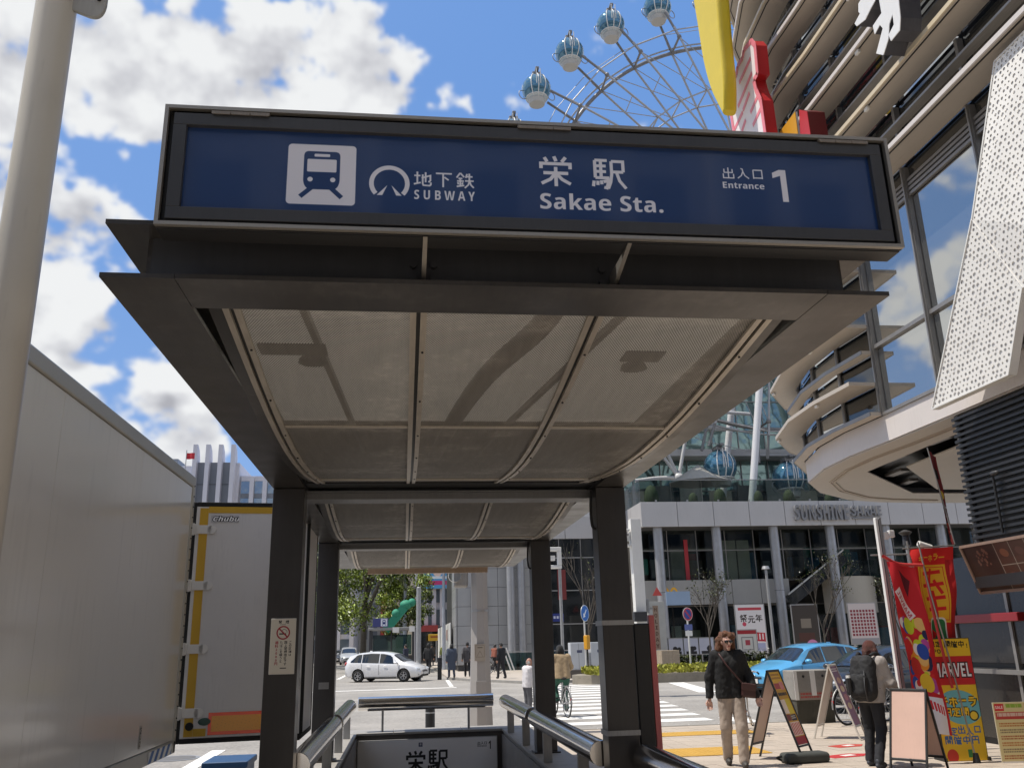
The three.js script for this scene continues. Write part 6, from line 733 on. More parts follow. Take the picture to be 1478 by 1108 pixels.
  obj('windscreen', across(...spec.ws, 0.06, 0.93), M.darkglass, t); obj('rear_window', across(...spec.rear, 0.1, 0.92), M.darkglass, t);
  const F = S[S.length - 1]; obj('grille', span(F[0] - 0.05, F[0] + 0.02, 0.5, 0.56, -0.32, 0.32, 0.02), M.black, t); obj('lower_intake', span(F[0] - 0.1, F[0] + 0.01, 0.27, 0.38, -0.5, 0.5, 0.03), M.black, t); obj('number_plate', span(F[0] + 0.015, F[0] + 0.03, 0.37, 0.5, -0.165, 0.165, 0.004), M.white, t); obj('front_badge', [ball(1, F[0] + 0.01, 0.585, 0, 10, 0.015, 0.04, 0.055)], rimM, t);
  obj('wiper', [bar(V(1.22, 1.0, -0.45), V(1.05, 1.09, 0.1), 0.015, 0.015), bar(V(1.22, 1.0, 0.1), V(1.02, 1.1, 0.55), 0.015, 0.015)], M.black, t); obj('antenna', [span(-1.05, -0.9, at(-1)[3] + 0.02, at(-1)[3] + 0.075, -0.02, 0.02, 0.012)], paint, t);
  return t;
}
car('white_car', 'white family hatchback wagon turning across the junction', WAGON, [0.76, 0.76, 0.77], [-0.8, -0.1, -46.8], -0.42, 0.93);
car('blue_car', 'bright sky blue hatchback behind the woman in the black jacket', HATCH, [0.085, 0.35, 0.62], [12.55, -0.1, -27.2], Math.PI + 0.32, 0.98);
car('black_car', 'black saloon in front of the blue hatchback behind the backpack wearer', SEDAN, [0.012, 0.012, 0.014], [11.55, -0.1, -20.9], Math.PI + 0.30, 0.98);
car('far_car', 'small dark car far down the road at the left of the far trees', HATCH, [0.05, 0.06, 0.08], [-7.4, -0.1, -104], -1.5, 1);
car('far_car', 'small grey-silver car far down the road nearest the tree trunk', WAGON, [0.40, 0.42, 0.45], [-5.6, -0.1, -96], -1.5, 1.1);
// ---------------------------------------------------------------- bicycles
function bicycle(label, [x, y, z], turn, frameRgb, rider) {
  const t = thing('bicycle', label, 'bicycle', [x, y, z], turn), fm = mat(frameRgb, { map: 'paint', size: 0.4, rough: 0.3, coat: 0.6 }), r = 0.33, A = V(-0.53, r, 0), B = V(0.55, r, 0), bb = V(-0.05, 0.28, 0), seat = V(-0.22, 0.78, 0), head = V(0.36, 0.80, 0), fork = V(0.4, 0.66, 0);
  for (const [c] of [[A], [B]]) { const w = new THREE.Group(); w.name = 'wheel'; w.position.copy(c); t.add(w); obj('tyre', new THREE.TorusGeometry(r - 0.018, 0.018, 8, 36), tyreM, w); obj('rim', new THREE.TorusGeometry(r - 0.043, 0.01, 6, 32), rimM, w); const s = []; for (let i = 0; i < 18; i++) { const a = i * Math.PI / 9; s.push(rod(V(0, 0, i % 2 ? 0.02 : -0.02), V(Math.cos(a) * (r - 0.045), Math.sin(a) * (r - 0.045), 0), 0.0022, 4)); } tag(obj('spokes', s, rimM, w), null, null, null, 'stuff'); obj('hub', new THREE.CylinderGeometry(0.022, 0.022, 0.09, 10).rotateX(Math.PI / 2), rimM, w); obj('mudguard', new THREE.TorusGeometry(r + 0.025, 0.016, 5, 22, 2.5).rotateZ(c.x < 0 ? 0.75 : 0.35), M.galv, t).position.copy(c); }
  obj('frame', [rod(A, bb, 0.013), rod(A, seat.clone().lerp(bb, 0.15), 0.009), rod(bb, seat, 0.017), rod(bb, fork, 0.018), rod(fork, head, 0.018), rod(seat.clone().lerp(bb, 0.45), fork, 0.013)], fm, t);
  each('fork_blade', [-1, 1].map((s) => rod(fork.clone().add(V(0, 0, s * 0.045)), B.clone().add(V(0, 0, s * 0.045)), 0.011)), fm, t);
  const hb = obj('handlebar', [rod(head, V(0.34, 0.98, 0), 0.012), pipe([V(0.22, 0.98, -0.28), V(0.34, 1.01, -0.2), V(0.36, 0.99, 0), V(0.34, 1.01, 0.2), V(0.22, 0.98, 0.28)], 0.011, 18, 7)], rimM, t); each('grip', [-1, 1].map((s) => rod(V(0.15, 0.97, s * 0.29), V(0.25, 0.99, s * 0.27), 0.017)), M.rubber, hb);
  const sd = obj('saddle', [ball(1, -0.27, 0.865, 0, 12, 0.13, 0.035, 0.095), ball(1, -0.13, 0.86, 0, 10, 0.12, 0.03, 0.04)], M.rubber, t); obj('seat_post', rod(seat, V(-0.24, 0.86, 0), 0.012), rimM, sd);
  obj('chain_case', [bar(V(-0.5, 0.335, 0.05), V(-0.03, 0.3, 0.05), 0.012, 0.07)], M.web, t); const cr = obj('crank', [rod(bb.clone().add(V(0, 0, 0.08)), V(0.05, 0.13, 0.08), 0.01), rod(bb.clone().add(V(0, 0, -0.08)), V(-0.15, 0.43, -0.08), 0.01), new THREE.TorusGeometry(0.08, 0.008, 5, 20).translate(bb.x, bb.y, 0.06)], rimM, t); each('pedal', [bx(0.09, 0.02, 0.08, 0.05, 0.125, 0.13), bx(0.09, 0.02, 0.08, -0.15, 0.43, -0.13)], M.rubber, cr);
  obj('carrier', [span(-0.72, -0.34, 0.70, 0.712, -0.065, -0.055), span(-0.72, -0.34, 0.70, 0.712, 0.055, 0.065), span(-0.72, -0.71, 0.70, 0.712, -0.055, 0.055), span(-0.5, -0.49, 0.70, 0.712, -0.055, 0.055), rod(V(-0.66, 0.7, 0.06), A.clone().add(V(0, 0, 0.05)), 0.006, 6), rod(V(-0.66, 0.7, -0.06), A.clone().add(V(0, 0, -0.05)), 0.006, 6)], rimM, t);
  const bk = []; for (let i = 0; i < 7; i++) { const q = -0.17 + i * 0.0567; bk.push(rod(V(0.44, 0.72, q), V(0.42, 0.98, q * 1.15), 0.003, 4), rod(V(0.70, 0.72, q), V(0.76, 0.98, q * 1.15), 0.003, 4)); } for (const h of [0.72, 0.80, 0.89, 0.98]) { const k = (h - 0.72) / 0.26, e = 0.17 + 0.03 * k; bk.push(pipe([V(0.43, h, -e), V(0.70 + 0.06 * k, h, -e), V(0.72 + 0.06 * k, h, 0), V(0.70 + 0.06 * k, h, e), V(0.43, h, e)], 0.0035, 16, 4, true)); } tag(obj('basket', bk, rimM, t), null, null, null, 'stuff'); obj('tail_reflector', bx(0.02, 0.05, 0.04, -0.87, 0.42, 0, 0.006), mat([0.5, 0.02, 0.02], { rough: 0.2 }), t);
  if (!rider) obj('stand', rod(V(-0.5, 0.3, 0.07), V(-0.44, 0.0, 0.2), 0.009), rimM, t);
  return t;
}
bicycle('silver bicycle ridden over the crosswalk by the person in the beige jacket', [3.75, -0.1, -21.8], Math.PI / 2 + 0.12, [0.5, 0.5, 0.5], true);
bicycle('silver bicycle with rear carrier parked beside the backpack wearer', [8.05, 0, -15.2], 0.9, [0.55, 0.55, 0.56]);
bicycle('dark bicycle parked behind the black framed poster stand', [5.95, 0, -15.6], 1.2, [0.03, 0.03, 0.04]);
bicycle('bicycle parked in front of the black car at the pavement edge', [8.6, 0, -16.4], 0.4, [0.3, 0.3, 0.32]);
const bk0 = bicycle('first of the row of parked bicycles along the mall kerb, from the left', [17.0, 0, -45.6], 1.25, [0.12, 0.12, 0.13]);
['second', 'third', 'fourth', 'fifth', 'sixth', 'seventh', 'eighth'].forEach((o, i) => dup(bk0, 'bicycle', o + ' of the row of parked bicycles along the mall kerb, from the left', [17.7 + i * 1.0 + (i % 3) * 0.12, 0, -45.7], 1.25 + (i % 3 - 1) * 0.15));
bicycle('far bicycle ridden past the glass barrier of the stone building', [5.05, 0, -50.5], 0.9, [0.1, 0.1, 0.1], true);

// ---------------------------------------------------------------- people: one continuous body each, clothes and hair on top
const smin = (a, b, k) => { const h = clamp01(0.5 + 0.5 * (b - a) / k); return b + (a - b) * h - k * h * (1 - h); };
function prim(p, x, y, z) { // c: tapered capsule, e: ellipsoid
  if (p.r) { const ax = p.a[0], ay = p.a[1], az = p.a[2], dx = p.b[0] - ax, dy = p.b[1] - ay, dz = p.b[2] - az, t = clamp01(((x - ax) * dx + (y - ay) * dy + (z - az) * dz) / (dx * dx + dy * dy + dz * dz + 1e-9)), ex = x - ax - t * dx, ey = y - ay - t * dy, ez = z - az - t * dz; return Math.sqrt(ex * ex + ey * ey + ez * ez) - (p.r[0] + (p.r[1] - p.r[0]) * t); }
  const u = (x - p.c[0]) / p.s[0], v = (y - p.c[1]) / p.s[1], w = (z - p.c[2]) / p.s[2], l = Math.sqrt(u * u + v * v + w * w); return (l - 1) * Math.min(p.s[0], p.s[1], p.s[2]);
}
const cap = (a, b, r0, r1 = r0, k) => ({ a, b, r: [r0, r1], k }), ell = (c, s, k) => ({ c, s, k });
function nets(prims, cell, k0 = 0.03, wob = 0, seed = 1, floor = -99) { // surface nets of the smooth union
  const lo = [9, 9, 9], hi = [-9, -9, -9]; for (const p of prims) for (const [q, r] of p.r ? [[p.a, p.r[0]], [p.b, p.r[1]]] : [[p.c, null]]) for (let i = 0; i < 3; i++) { const e = r ?? p.s[i]; lo[i] = Math.min(lo[i], q[i] - e); hi[i] = Math.max(hi[i], q[i] + e); }
  const m = cell * 2 + 0.02, n = [0, 1, 2].map((i) => Math.ceil((hi[i] - lo[i] + 2 * m) / cell) + 1), F = new Float32Array(n[0] * n[1] * n[2]), N = wob ? new ImprovedNoise() : null;
  let o = 0; for (let z = 0; z < n[2]; z++) for (let y = 0; y < n[1]; y++) for (let x = 0; x < n[0]; x++, o++) { const X = lo[0] - m + x * cell, Y = lo[1] - m + y * cell, Z = lo[2] - m + z * cell; let d = 9; for (const p of prims) { const q = prim(p, X, Y, Z); if (q < d + 0.2) d = smin(d, q, p.k ?? k0); } if (wob && d < 0.1) d += wob * N.noise(X * 22 + seed, Y * 16, Z * 22) + wob * 0.5 * N.noise(X * 50, Y * 38 + seed, Z * 50); F[o] = Math.max(d, floor - Y); }
  const id = new Int32Array(F.length).fill(-1), pos = [], idx = [], sx = 1, sy = n[0], sz = n[0] * n[1];
  for (let z = 0; z + 1 < n[2]; z++) for (let y = 0; y + 1 < n[1]; y++) for (let x = 0; x + 1 < n[0]; x++) { const b = x + y * sy + z * sz; let mask = 0, c = 0, px = 0, py = 0, pz = 0; const v = []; for (let i = 0; i < 8; i++) { const f = F[b + (i & 1) + (i >> 1 & 1) * sy + (i >> 2) * sz]; v.push(f); if (f < 0) mask |= 1 << i; } if (mask === 0 || mask === 255) continue;
    for (let i = 0; i < 8; i++) for (const e of [1, 2, 4]) { const j = i | e; if (i & e || (mask >> i & 1) === (mask >> j & 1)) continue; const t = v[i] / (v[i] - v[j]); px += (i & 1) + (e === 1 ? t : 0); py += (i >> 1 & 1) + (e === 2 ? t : 0); pz += (i >> 2) + (e === 4 ? t : 0); c++; } id[b] = pos.length / 3; pos.push(lo[0] - m + (x + px / c) * cell, lo[1] - m + (y + py / c) * cell, lo[2] - m + (z + pz / c) * cell); }
  for (let z = 1; z + 1 < n[2]; z++) for (let y = 1; y + 1 < n[1]; y++) for (let x = 1; x + 1 < n[0]; x++) { const b = x + y * sy + z * sz; for (const [s, u, w] of [[sx, sy, sz], [sy, sz, sx], [sz, sx, sy]]) { const a = F[b] < 0, q = F[b + s] < 0; if (a === q) continue; const i0 = id[b], i1 = id[b - u], i2 = id[b - u - w], i3 = id[b - w]; if (i0 < 0 || i1 < 0 || i2 < 0 || i3 < 0) continue; a ? idx.push(i0, i1, i2, i0, i2, i3) : idx.push(i0, i2, i1, i0, i3, i2); } }
  const g = new THREE.BufferGeometry(); g.setAttribute('position', new THREE.Float32BufferAttribute(pos, 3)); g.setIndex(idx); g.computeVertexNormals(); return g;
}
const mix3 = (a, b, t) => a.map((v, i) => v + (b[i] - v) * t);
function hand(wrist, dir, side, curl = 0.5) { // palm, four bent fingers, thumb; dir is the forearm's direction
  const d = V(...dir).normalize(), n = V(0, 0, 1).addScaledVector(d, -d.z).normalize(), s = n.clone().cross(d).multiplyScalar(side), at = (l, w, h) => V(...wrist).addScaledVector(d, l).addScaledVector(s, w).addScaledVector(n, h).toArray(), out = [cap(at(0, 0, 0), at(0.05, 0, 0), 0.023, 0.026), cap(at(0.05, -0.024, 0), at(0.075, -0.024, 0), 0.016), cap(at(0.05, 0.022, 0), at(0.08, 0.022, 0), 0.016)];
  [[-0.033, 0.055], [-0.012, 0.068], [0.01, 0.075], [0.031, 0.066]].forEach(([w, l]) => { const a = at(0.08, w, 0), b = at(0.08 + l * 0.55, w, l * 0.32 * curl), c = at(0.08 + l * (1 - 0.25 * curl), w, l * 0.75 * curl); out.push(cap(a, b, 0.0095, 0.0085, 0.006), cap(b, c, 0.0085, 0.007, 0.006)); });
  out.push(cap(at(0.025, 0.03, 0.005), at(0.06, 0.052, 0.02), 0.012, 0.0095, 0.008), cap(at(0.06, 0.052, 0.02), at(0.085, 0.05, 0.034), 0.0095, 0.0078, 0.006)); return out;
}
function person(label, at3, turn, o) {
  const t = thing('person', label, 'person', at3, turn), H = o.h ?? 1.68, k = H / 1.7, q = (p) => p.map((v) => v * k), c = o.cell ?? 0.013, skin = mat(o.skin ?? [0.42, 0.24, 0.17], { map: 'paint', size: 0.3, rough: 0.55 });
  const J = { pel: [0, 0.95, 0], ch: [0, 1.27, 0], nk: [0, 1.44, -0.01], hd: [0, 1.585, 0.015], sh: [0.175, 1.395, -0.01], lk: [0.1, 0.5, 0.03], la: [0.1, 0.085, -0.03], rk: [-0.1, 0.5, 0.03], ra: [-0.1, 0.085, -0.03], le: [0.245, 1.12, -0.04], lw: [0.26, 0.87, 0.03], re: [-0.245, 1.12, -0.04], rw: [-0.26, 0.87, 0.03], ...(o.j ?? {}) };
  for (const n of Object.keys(J)) J[n] = q(J[n]);
  const lean = (x, y, z) => [J.ch[0] + x * k, J.ch[1] + y * k, J.ch[2] + z * k], lsh = J.lsh ?? [J.ch[0] + 0.175 * k, J.ch[1] + 0.125 * k, J.ch[2] - 0.01 * k], rsh = J.rsh ?? [J.ch[0] - 0.175 * k, J.ch[1] + 0.125 * k, J.ch[2] - 0.01 * k], lh = [J.pel[0] + 0.085 * k, J.pel[1] - 0.03 * k, J.pel[2]], rh = [J.pel[0] - 0.085 * k, J.pel[1] - 0.03 * k, J.pel[2]];
  const dirOf = (a, b) => [b[0] - a[0], b[1] - a[1], b[2] - a[2]], limb = (a, b, r0, r1, kk) => cap(a, b, r0 * k, r1 * k, kk);
  const hd = J.hd, F = o.face ?? [0, 0, 1], fl = Math.hypot(F[0], F[2]), fx = F[0] / fl, fz = F[2] / fl, hp = (x, y, z) => [hd[0] + (x * fz + z * fx) * k, hd[1] + y * k, hd[2] + (z * fz - x * fx) * k];
  const bodyP = [limb(J.pel, J.ch, 0.085, 0.09), cap([J.ch[0] - 0.07 * k, J.ch[1] + 0.03 * k, J.ch[2]], [J.ch[0] + 0.07 * k, J.ch[1] + 0.03 * k, J.ch[2]], 0.085 * k), limb(rsh, lsh, 0.05, 0.05), limb(J.nk, hd, 0.052, 0.05), limb(lean(0, 0.1, -0.01), J.nk, 0.07, 0.05), limb(lh, J.lk, 0.075, 0.05), limb(J.lk, J.la, 0.05, 0.034), limb(rh, J.rk, 0.075, 0.05), limb(J.rk, J.ra, 0.05, 0.034), limb(lsh, J.le, 0.042, 0.034), limb(J.le, J.lw, 0.032, 0.025), limb(rsh, J.re, 0.042, 0.034), limb(J.re, J.rw, 0.032, 0.025)];
  const headP = [ell(hp(0, 0.02, -0.005), [0.074 * k, 0.1 * k, 0.088 * k]), cap(hp(0, -0.055, 0.03), hp(0, -0.085, 0.045), 0.045 * k, 0.03 * k), cap(hp(0, 0.0, 0.085), hp(0, -0.028, 0.1), 0.009 * k, 0.014 * k, 0.012), ell(hp(0.075, -0.005, -0.01), [0.012 * k, 0.032 * k, 0.02 * k], 0.008), ell(hp(-0.075, -0.005, -0.01), [0.012 * k, 0.032 * k, 0.02 * k], 0.008), cap(hp(-0.035, 0.022, 0.078), hp(0.035, 0.022, 0.078), 0.008 * k, 0.008 * k, 0.015), cap(hp(-0.018, -0.056, 0.079), hp(0.018, -0.056, 0.079), 0.0075 * k, 0.0075 * k, 0.008), cap(J.nk, hd, 0.05 * k)];
  const small = c > 0.02, hands = [...(o.noLeft ? [] : hand(J.lw, dirOf(J.le, J.lw), 1, o.curl ?? 0.5)), ...(o.noRight ? [] : hand(J.rw, dirOf(J.re, J.rw), -1, o.curl ?? 0.5))];
  const parts = [nets(bodyP, Math.max(c, 0.014), 0.035), nets(headP, small ? 0.014 : 0.006, 0.02)]; for (const s of [0, 1]) { const hs = hands.slice(s * hands.length / 2, (s + 1) * hands.length / 2); if (hs.length) parts.push(nets(hs, small ? 0.009 : 0.0045, 0.01)); }
  obj('body', parts, skin, t);
  const cloth = (rgb) => mat(rgb, { map: 'cloth', size: 0.35, rough: 0.85, bump: 0.006, bumpMap: 'wave', bumpSize: 0.35 }), e = o.loose ?? 0.014, jr = (a, b, r0, r1) => cap(a, b, (r0 + e) * k, (r1 + e) * k);
  const hem = o.hem ?? 0.0, wd = 0.055 + (o.baggy ?? 0.012) * 1.3, top = [cap([J.pel[0] - wd * k, J.pel[1] - (hem + 0.06) * k, J.pel[2]], lean(-0.07, 0.02, 0), (0.105 + e) * k, (0.11 + e) * k), cap([J.pel[0] + wd * k, J.pel[1] - (hem + 0.06) * k, J.pel[2]], lean(0.07, 0.02, 0), (0.105 + e) * k, (0.11 + e) * k), jr(rsh, lsh, 0.058, 0.058), jr(lean(0, 0.1, -0.01), mix3(lean(0, 0.1, 0), J.nk, 0.5), 0.075, 0.058), jr(lsh, J.le, 0.052, 0.044), jr(J.le, mix3(J.le, J.lw, 0.96), 0.043, 0.032), jr(rsh, J.re, 0.052, 0.044), jr(J.re, mix3(J.re, J.rw, 0.96), 0.043, 0.032)];
  if (o.collar) top.push(cap(lean(-0.06, 0.155, -0.03), lean(0.06, 0.155, -0.03), 0.04 * k), cap(lean(-0.05, 0.14, 0.05), lean(-0.06, 0.155, -0.03), 0.032 * k), cap(lean(0.05, 0.14, 0.05), lean(0.06, 0.155, -0.03), 0.032 * k));
  obj('jacket', nets(top, c, 0.04, o.wrinkle ?? 0.006, H * 7, J.pel[1] - (0.045 + hem) * k), cloth(o.top ?? [0.05, 0.05, 0.06]), t); if (o.bottom) {
    const b = o.baggy ?? 0.012, l = (a, z, r0, r1) => cap(a, z, (r0 + b) * k, (r1 + b) * k); obj('trousers', nets([cap([J.pel[0] - 0.05 * k, J.pel[1] - 0.03 * k, J.pel[2]], [J.pel[0] + 0.05 * k, J.pel[1] - 0.03 * k, J.pel[2]], 0.105 * k), l(lh, J.lk, 0.09, 0.06), l(J.lk, mix3(J.lk, J.la, 0.97), 0.06, 0.05), l(rh, J.rk, 0.09, 0.06), l(J.rk, mix3(J.rk, J.ra, 0.97), 0.06, 0.05)], c, 0.03, 0.006, 3), cloth(o.bottom), t); }
  for (const [a, s] of [[J.la, 1], [J.ra, -1]]) obj('shoe', nets([ell([a[0], a[1] - 0.035 * k, a[2] + 0.055 * k], [0.048 * k, 0.048 * k, 0.13 * k]), cap(a, [a[0], a[1] + 0.02 * k, a[2] - 0.01 * k], 0.045 * k)], small ? 0.02 : 0.012, 0.02), mat(o.shoe ?? [0.03, 0.03, 0.03], { map: 'cloth', size: 0.2, rough: 0.6 }), t);
  if (o.hair) { const hp2 = o.hair === 'bald' ? [cap(hp(-0.06, -0.02, -0.05), hp(0.06, -0.02, -0.05), 0.032 * k), cap(hp(-0.07, 0.0, -0.02), hp(-0.05, 0.03, -0.07), 0.02 * k), cap(hp(0.07, 0.0, -0.02), hp(0.05, 0.03, -0.07), 0.02 * k)] : o.hair === 'curly' ? (() => { const f = random(9), r = [ell(hp(0, 0.058, -0.032), [0.1 * k, 0.092 * k, 0.1 * k]), cap(hp(-0.095, 0.02, -0.055), hp(-0.115, -0.09, -0.06), 0.048 * k, 0.05 * k), cap(hp(0.095, 0.02, -0.055), hp(0.11, -0.09, -0.06), 0.046 * k, 0.046 * k), cap(hp(-0.05, 0, -0.09), hp(-0.04, -0.13, -0.085), 0.055 * k), cap(hp(0.05, 0, -0.09), hp(0.04, -0.13, -0.085), 0.055 * k), cap(hp(-0.045, 0.105, 0.045), hp(0.05, 0.1, 0.04), 0.026 * k)]; for (let i = 0; i < 26; i++) { const a = f() * 6.28, y = -0.11 + 0.22 * f(), x = Math.sin(a) * 0.12, z = Math.cos(a) * 0.1 - 0.03; if (z > -0.02 && y < 0.07) continue; r.push(ell(hp(x, y, z), [0.03 * k, 0.028 * k, 0.03 * k], 0.03)); } return r; })() : o.hair === 'bob' ? [ell(hp(0, 0.03, -0.015), [0.094 * k, 0.108 * k, 0.105 * k]), cap(hp(-0.075, -0.02, -0.02), hp(-0.085, -0.12, -0.01), 0.035 * k, 0.03 * k), cap(hp(0.075, -0.02, -0.02), hp(0.085, -0.12, -0.01), 0.035 * k, 0.03 * k), cap(hp(-0.05, -0.02, -0.07), hp(-0.05, -0.14, -0.06), 0.05 * k, 0.04 * k), cap(hp(0.05, -0.02, -0.07), hp(0.05, -0.14, -0.06), 0.05 * k, 0.04 * k)] : [ell(hp(0, 0.045, -0.015), [0.083 * k, 0.088 * k, 0.095 * k]), cap(hp(-0.05, -0.01, -0.06), hp(0.05, -0.01, -0.06), 0.04 * k)];
    obj('hair', nets(hp2, small ? 0.016 : 0.008, 0.025, o.hair === 'curly' ? 0.011 : 0.004, 5), mat(o.hairRgb ?? [0.012, 0.011, 0.01], { map: 'cloth', size: 0.15, rough: 0.5, bump: 0.012, bumpMap: 'bump', bumpSize: 0.14 }), t); }
  if (!small) { each('eye', [-1, 1].map((s) => ball(1, ...hp(s * 0.03, 0.005, 0.077), 8, 0.012 * k, 0.007 * k, 0.008 * k)), mat([0.05, 0.03, 0.025], { rough: 0.2 }), t); obj('mouth', bar(V(...hp(-0.022, -0.058, 0.0865)), V(...hp(0.022, -0.058, 0.0865)), 0.006, 0.012), mat([0.40, 0.10, 0.09], { rough: 0.5 }), t); }
  t.userData.J = undefined; return { t, J, hp, k, lean, cloth };
}
{
  const w = person('woman with curly auburn hair and sunglasses in black jacket and beige trousers', [4.28, 0, -11.7], -0.25, { h: 1.66, skin: [0.62, 0.37, 0.29], top: [0.010, 0.010, 0.011], bottom: [0.42, 0.345, 0.29], baggy: 0.022, loose: 0.022, hem: 0.05, collar: true, hair: 'curly', hairRgb: [0.19, 0.075, 0.032], wrinkle: 0.01, shoe: [0.05, 0.045, 0.04],
    face: [0.25, 0, 1], j: { lk: [0.11, 0.49, 0.10], la: [0.10, 0.085, 0.12], rk: [-0.10, 0.5, 0.0], ra: [-0.09, 0.09, -0.22], le: [0.29, 1.13, 0.0], lw: [0.36, 0.88, 0.10], re: [-0.28, 1.12, -0.06], rw: [-0.30, 0.85, -0.03], hd: [0.01, 1.58, 0.03] } });
  w.t.scale.set(0.92, 1, 0.92);
  const { t, hp, k, lean } = w, lens = mat([0.012, 0.010, 0.010], { rough: 0.08, coat: 1 });
  const gl = obj('sunglasses', [bar(V(...hp(-0.075, 0.012, 0.06)), V(...hp(-0.075, 0.012, -0.02)), 0.006, 0.008), bar(V(...hp(0.075, 0.012, 0.06)), V(...hp(0.075, 0.012, -0.02)), 0.006, 0.008), bar(V(...hp(-0.07, 0.018, 0.088)), V(...hp(0.07, 0.018, 0.088)), 0.008, 0.008)], lens, t); each('lens', [-1, 1].map((s) => ball(1, ...hp(s * 0.034, 0.004, 0.092), 14, 0.030 * k, 0.022 * k, 0.012 * k)), lens, gl);
  const leather = mat([0.055, 0.018, 0.016], { map: 'cloth', size: 0.2, rough: 0.5 });
  const bag = thing('shoulder_bag', 'small dark maroon shoulder bag on a crossbody strap at the woman in black', 'bag', [4.28, 0, -11.7], -0.25);
  bag.scale.set(0.92, 1, 0.92);
  obj('pouch', [new RoundedBoxGeometry(0.2, 0.17, 0.09, 3, 0.035).rotateZ(-0.12).translate(0.24, 0.93, 0.15)], leather, bag); obj('flap', [new RoundedBoxGeometry(0.2, 0.09, 0.03, 2, 0.012).rotateZ(-0.12).translate(0.245, 0.98, 0.19)], leather, bag); obj('strap', [pipe([V(-0.13, 1.41, -0.02), V(-0.11, 1.38, 0.09), V(-0.03, 1.25, 0.168), V(0.08, 1.12, 0.178), V(0.17, 1.02, 0.165), V(0.22, 0.98, 0.15)], 0.013, 26, 6), pipe([V(-0.13, 1.41, -0.02), V(-0.08, 1.36, -0.12), V(0.06, 1.15, -0.18), V(0.22, 1.0, -0.08), V(0.28, 0.97, 0.06), V(0.26, 0.97, 0.14)], 0.013, 26, 6)], leather, bag);

  const p = person('person with reddish bob hair in grey hoodie, seen from behind with a black backpack', [5.92, 0, -11.15], Math.PI - 1.0, { h: 1.54, top: [0.40, 0.36, 0.335], bottom: [0.016, 0.017, 0.022], hair: 'bob', hairRgb: [0.13, 0.036, 0.024], loose: 0.026, hem: 0.06, collar: true, wrinkle: 0.009, face: [0.5, 0, 1], shoe: [0.04, 0.045, 0.06],
    j: { ch: [0, 1.25, 0.10], nk: [0, 1.42, 0.14], hd: [0.0, 1.545, 0.17], lk: [0.12, 0.5, 0.10], la: [0.13, 0.085, 0.02], rk: [-0.1, 0.5, 0.02], ra: [-0.12, 0.085, -0.2], le: [0.26, 1.08, 0.14], lw: [0.24, 0.86, 0.30], re: [-0.26, 1.10, 0.16], rw: [-0.22, 0.92, 0.36] } });
  const bp = thing('backpack', 'big black backpack with bottle pockets on the hooded person', 'backpack', [5.92, 0, -11.15], Math.PI - 1.0), bm = mat([0.016, 0.016, 0.018], { map: 'cloth', size: 0.3, rough: 0.8, bump: 0.008, bumpMap: 'wave', bumpSize: 0.25 });
  obj('pack', nets([cap([-0.06, 0.90, -0.13], [-0.06, 1.24, -0.06], 0.12, 0.1), cap([0.06, 0.90, -0.13], [0.06, 1.24, -0.06], 0.12, 0.1)], 0.012, 0.04, 0.008, 4), bm, bp); obj('front_pocket', nets([cap([-0.05, 0.90, -0.24], [-0.05, 1.05, -0.21], 0.07), cap([0.05, 0.90, -0.24], [0.05, 1.05, -0.21], 0.07)], 0.012, 0.03, 0.006, 6), bm, bp);
  each('bottle', [cyl(0.032, 0.03, 0.2, 0.15, 0.86, -0.21, 12), cyl(0.028, 0.028, 0.17, 0.07, 0.9, -0.32, 12)], M.black, bp); each('bottle_cap', [cyl(0.022, 0.022, 0.035, 0.15, 1.06, -0.21, 10), cyl(0.02, 0.02, 0.03, 0.07, 1.07, -0.32, 10)], M.white, bp); each('shoulder_strap', [-1, 1].map((s) => pipe([V(s * 0.09, 1.33, -0.03), V(s * 0.12, 1.36, 0.08), V(s * 0.13, 1.25, 0.21), V(s * 0.15, 1.05, 0.14), V(s * 0.15, 0.93, -0.02)], 0.02, 18, 6)), bm, bp); obj('side_strap', [pipe([V(-0.1, 0.8, -0.24), V(-0.12, 0.95, -0.3), V(-0.08, 1.15, -0.2)], 0.008, 12, 5)], M.web, bp);
  person('cyclist in beige jacket and green trousers seen from behind on the crosswalk', [3.77, -0.1, -21.62], Math.PI + 0.12, { h: 1.64, top: [0.38, 0.28, 0.17], bottom: [0.028, 0.105, 0.07], hair: 'bob', hairRgb: [0.012, 0.011, 0.011], loose: 0.028, hem: 0.02, collar: true, baggy: 0.02, shoe: [0.02, 0.02, 0.022], j: { pel: [0, 0.96, -0.06], ch: [0, 1.26, 0.04], nk: [0, 1.43, 0.07], hd: [0, 1.56, 0.10], lk: [0.12, 0.72, 0.30], la: [0.11, 0.40, 0.10], rk: [-0.12, 0.56, 0.2], ra: [-0.11, 0.20, 0.06], le: [0.30, 1.16, 0.2], lw: [0.27, 1.03, 0.42], re: [-0.30, 1.16, 0.2], rw: [-0.27, 1.03, 0.42] }, cell: 0.016 });
  person('old man with thin white hair in a white shirt, half behind the second right post', [2.93, -0.1, -21.6], Math.PI / 2 + 0.35, { h: 1.36, skin: [0.42, 0.22, 0.16], top: [0.66, 0.64, 0.66], bottom: [0.1, 0.1, 0.11], hair: 'bald', hairRgb: [0.5, 0.48, 0.46], loose: 0.02, hem: 0.05, collar: true, j: { ch: [0, 1.26, 0.03], nk: [0, 1.43, 0.05], hd: [0, 1.56, 0.09], le: [0.24, 1.08, 0.12], lw: [0.2, 0.95, 0.34], re: [-0.24, 1.08, 0.12], rw: [-0.2, 0.95, 0.34] }, cell: 0.016 });
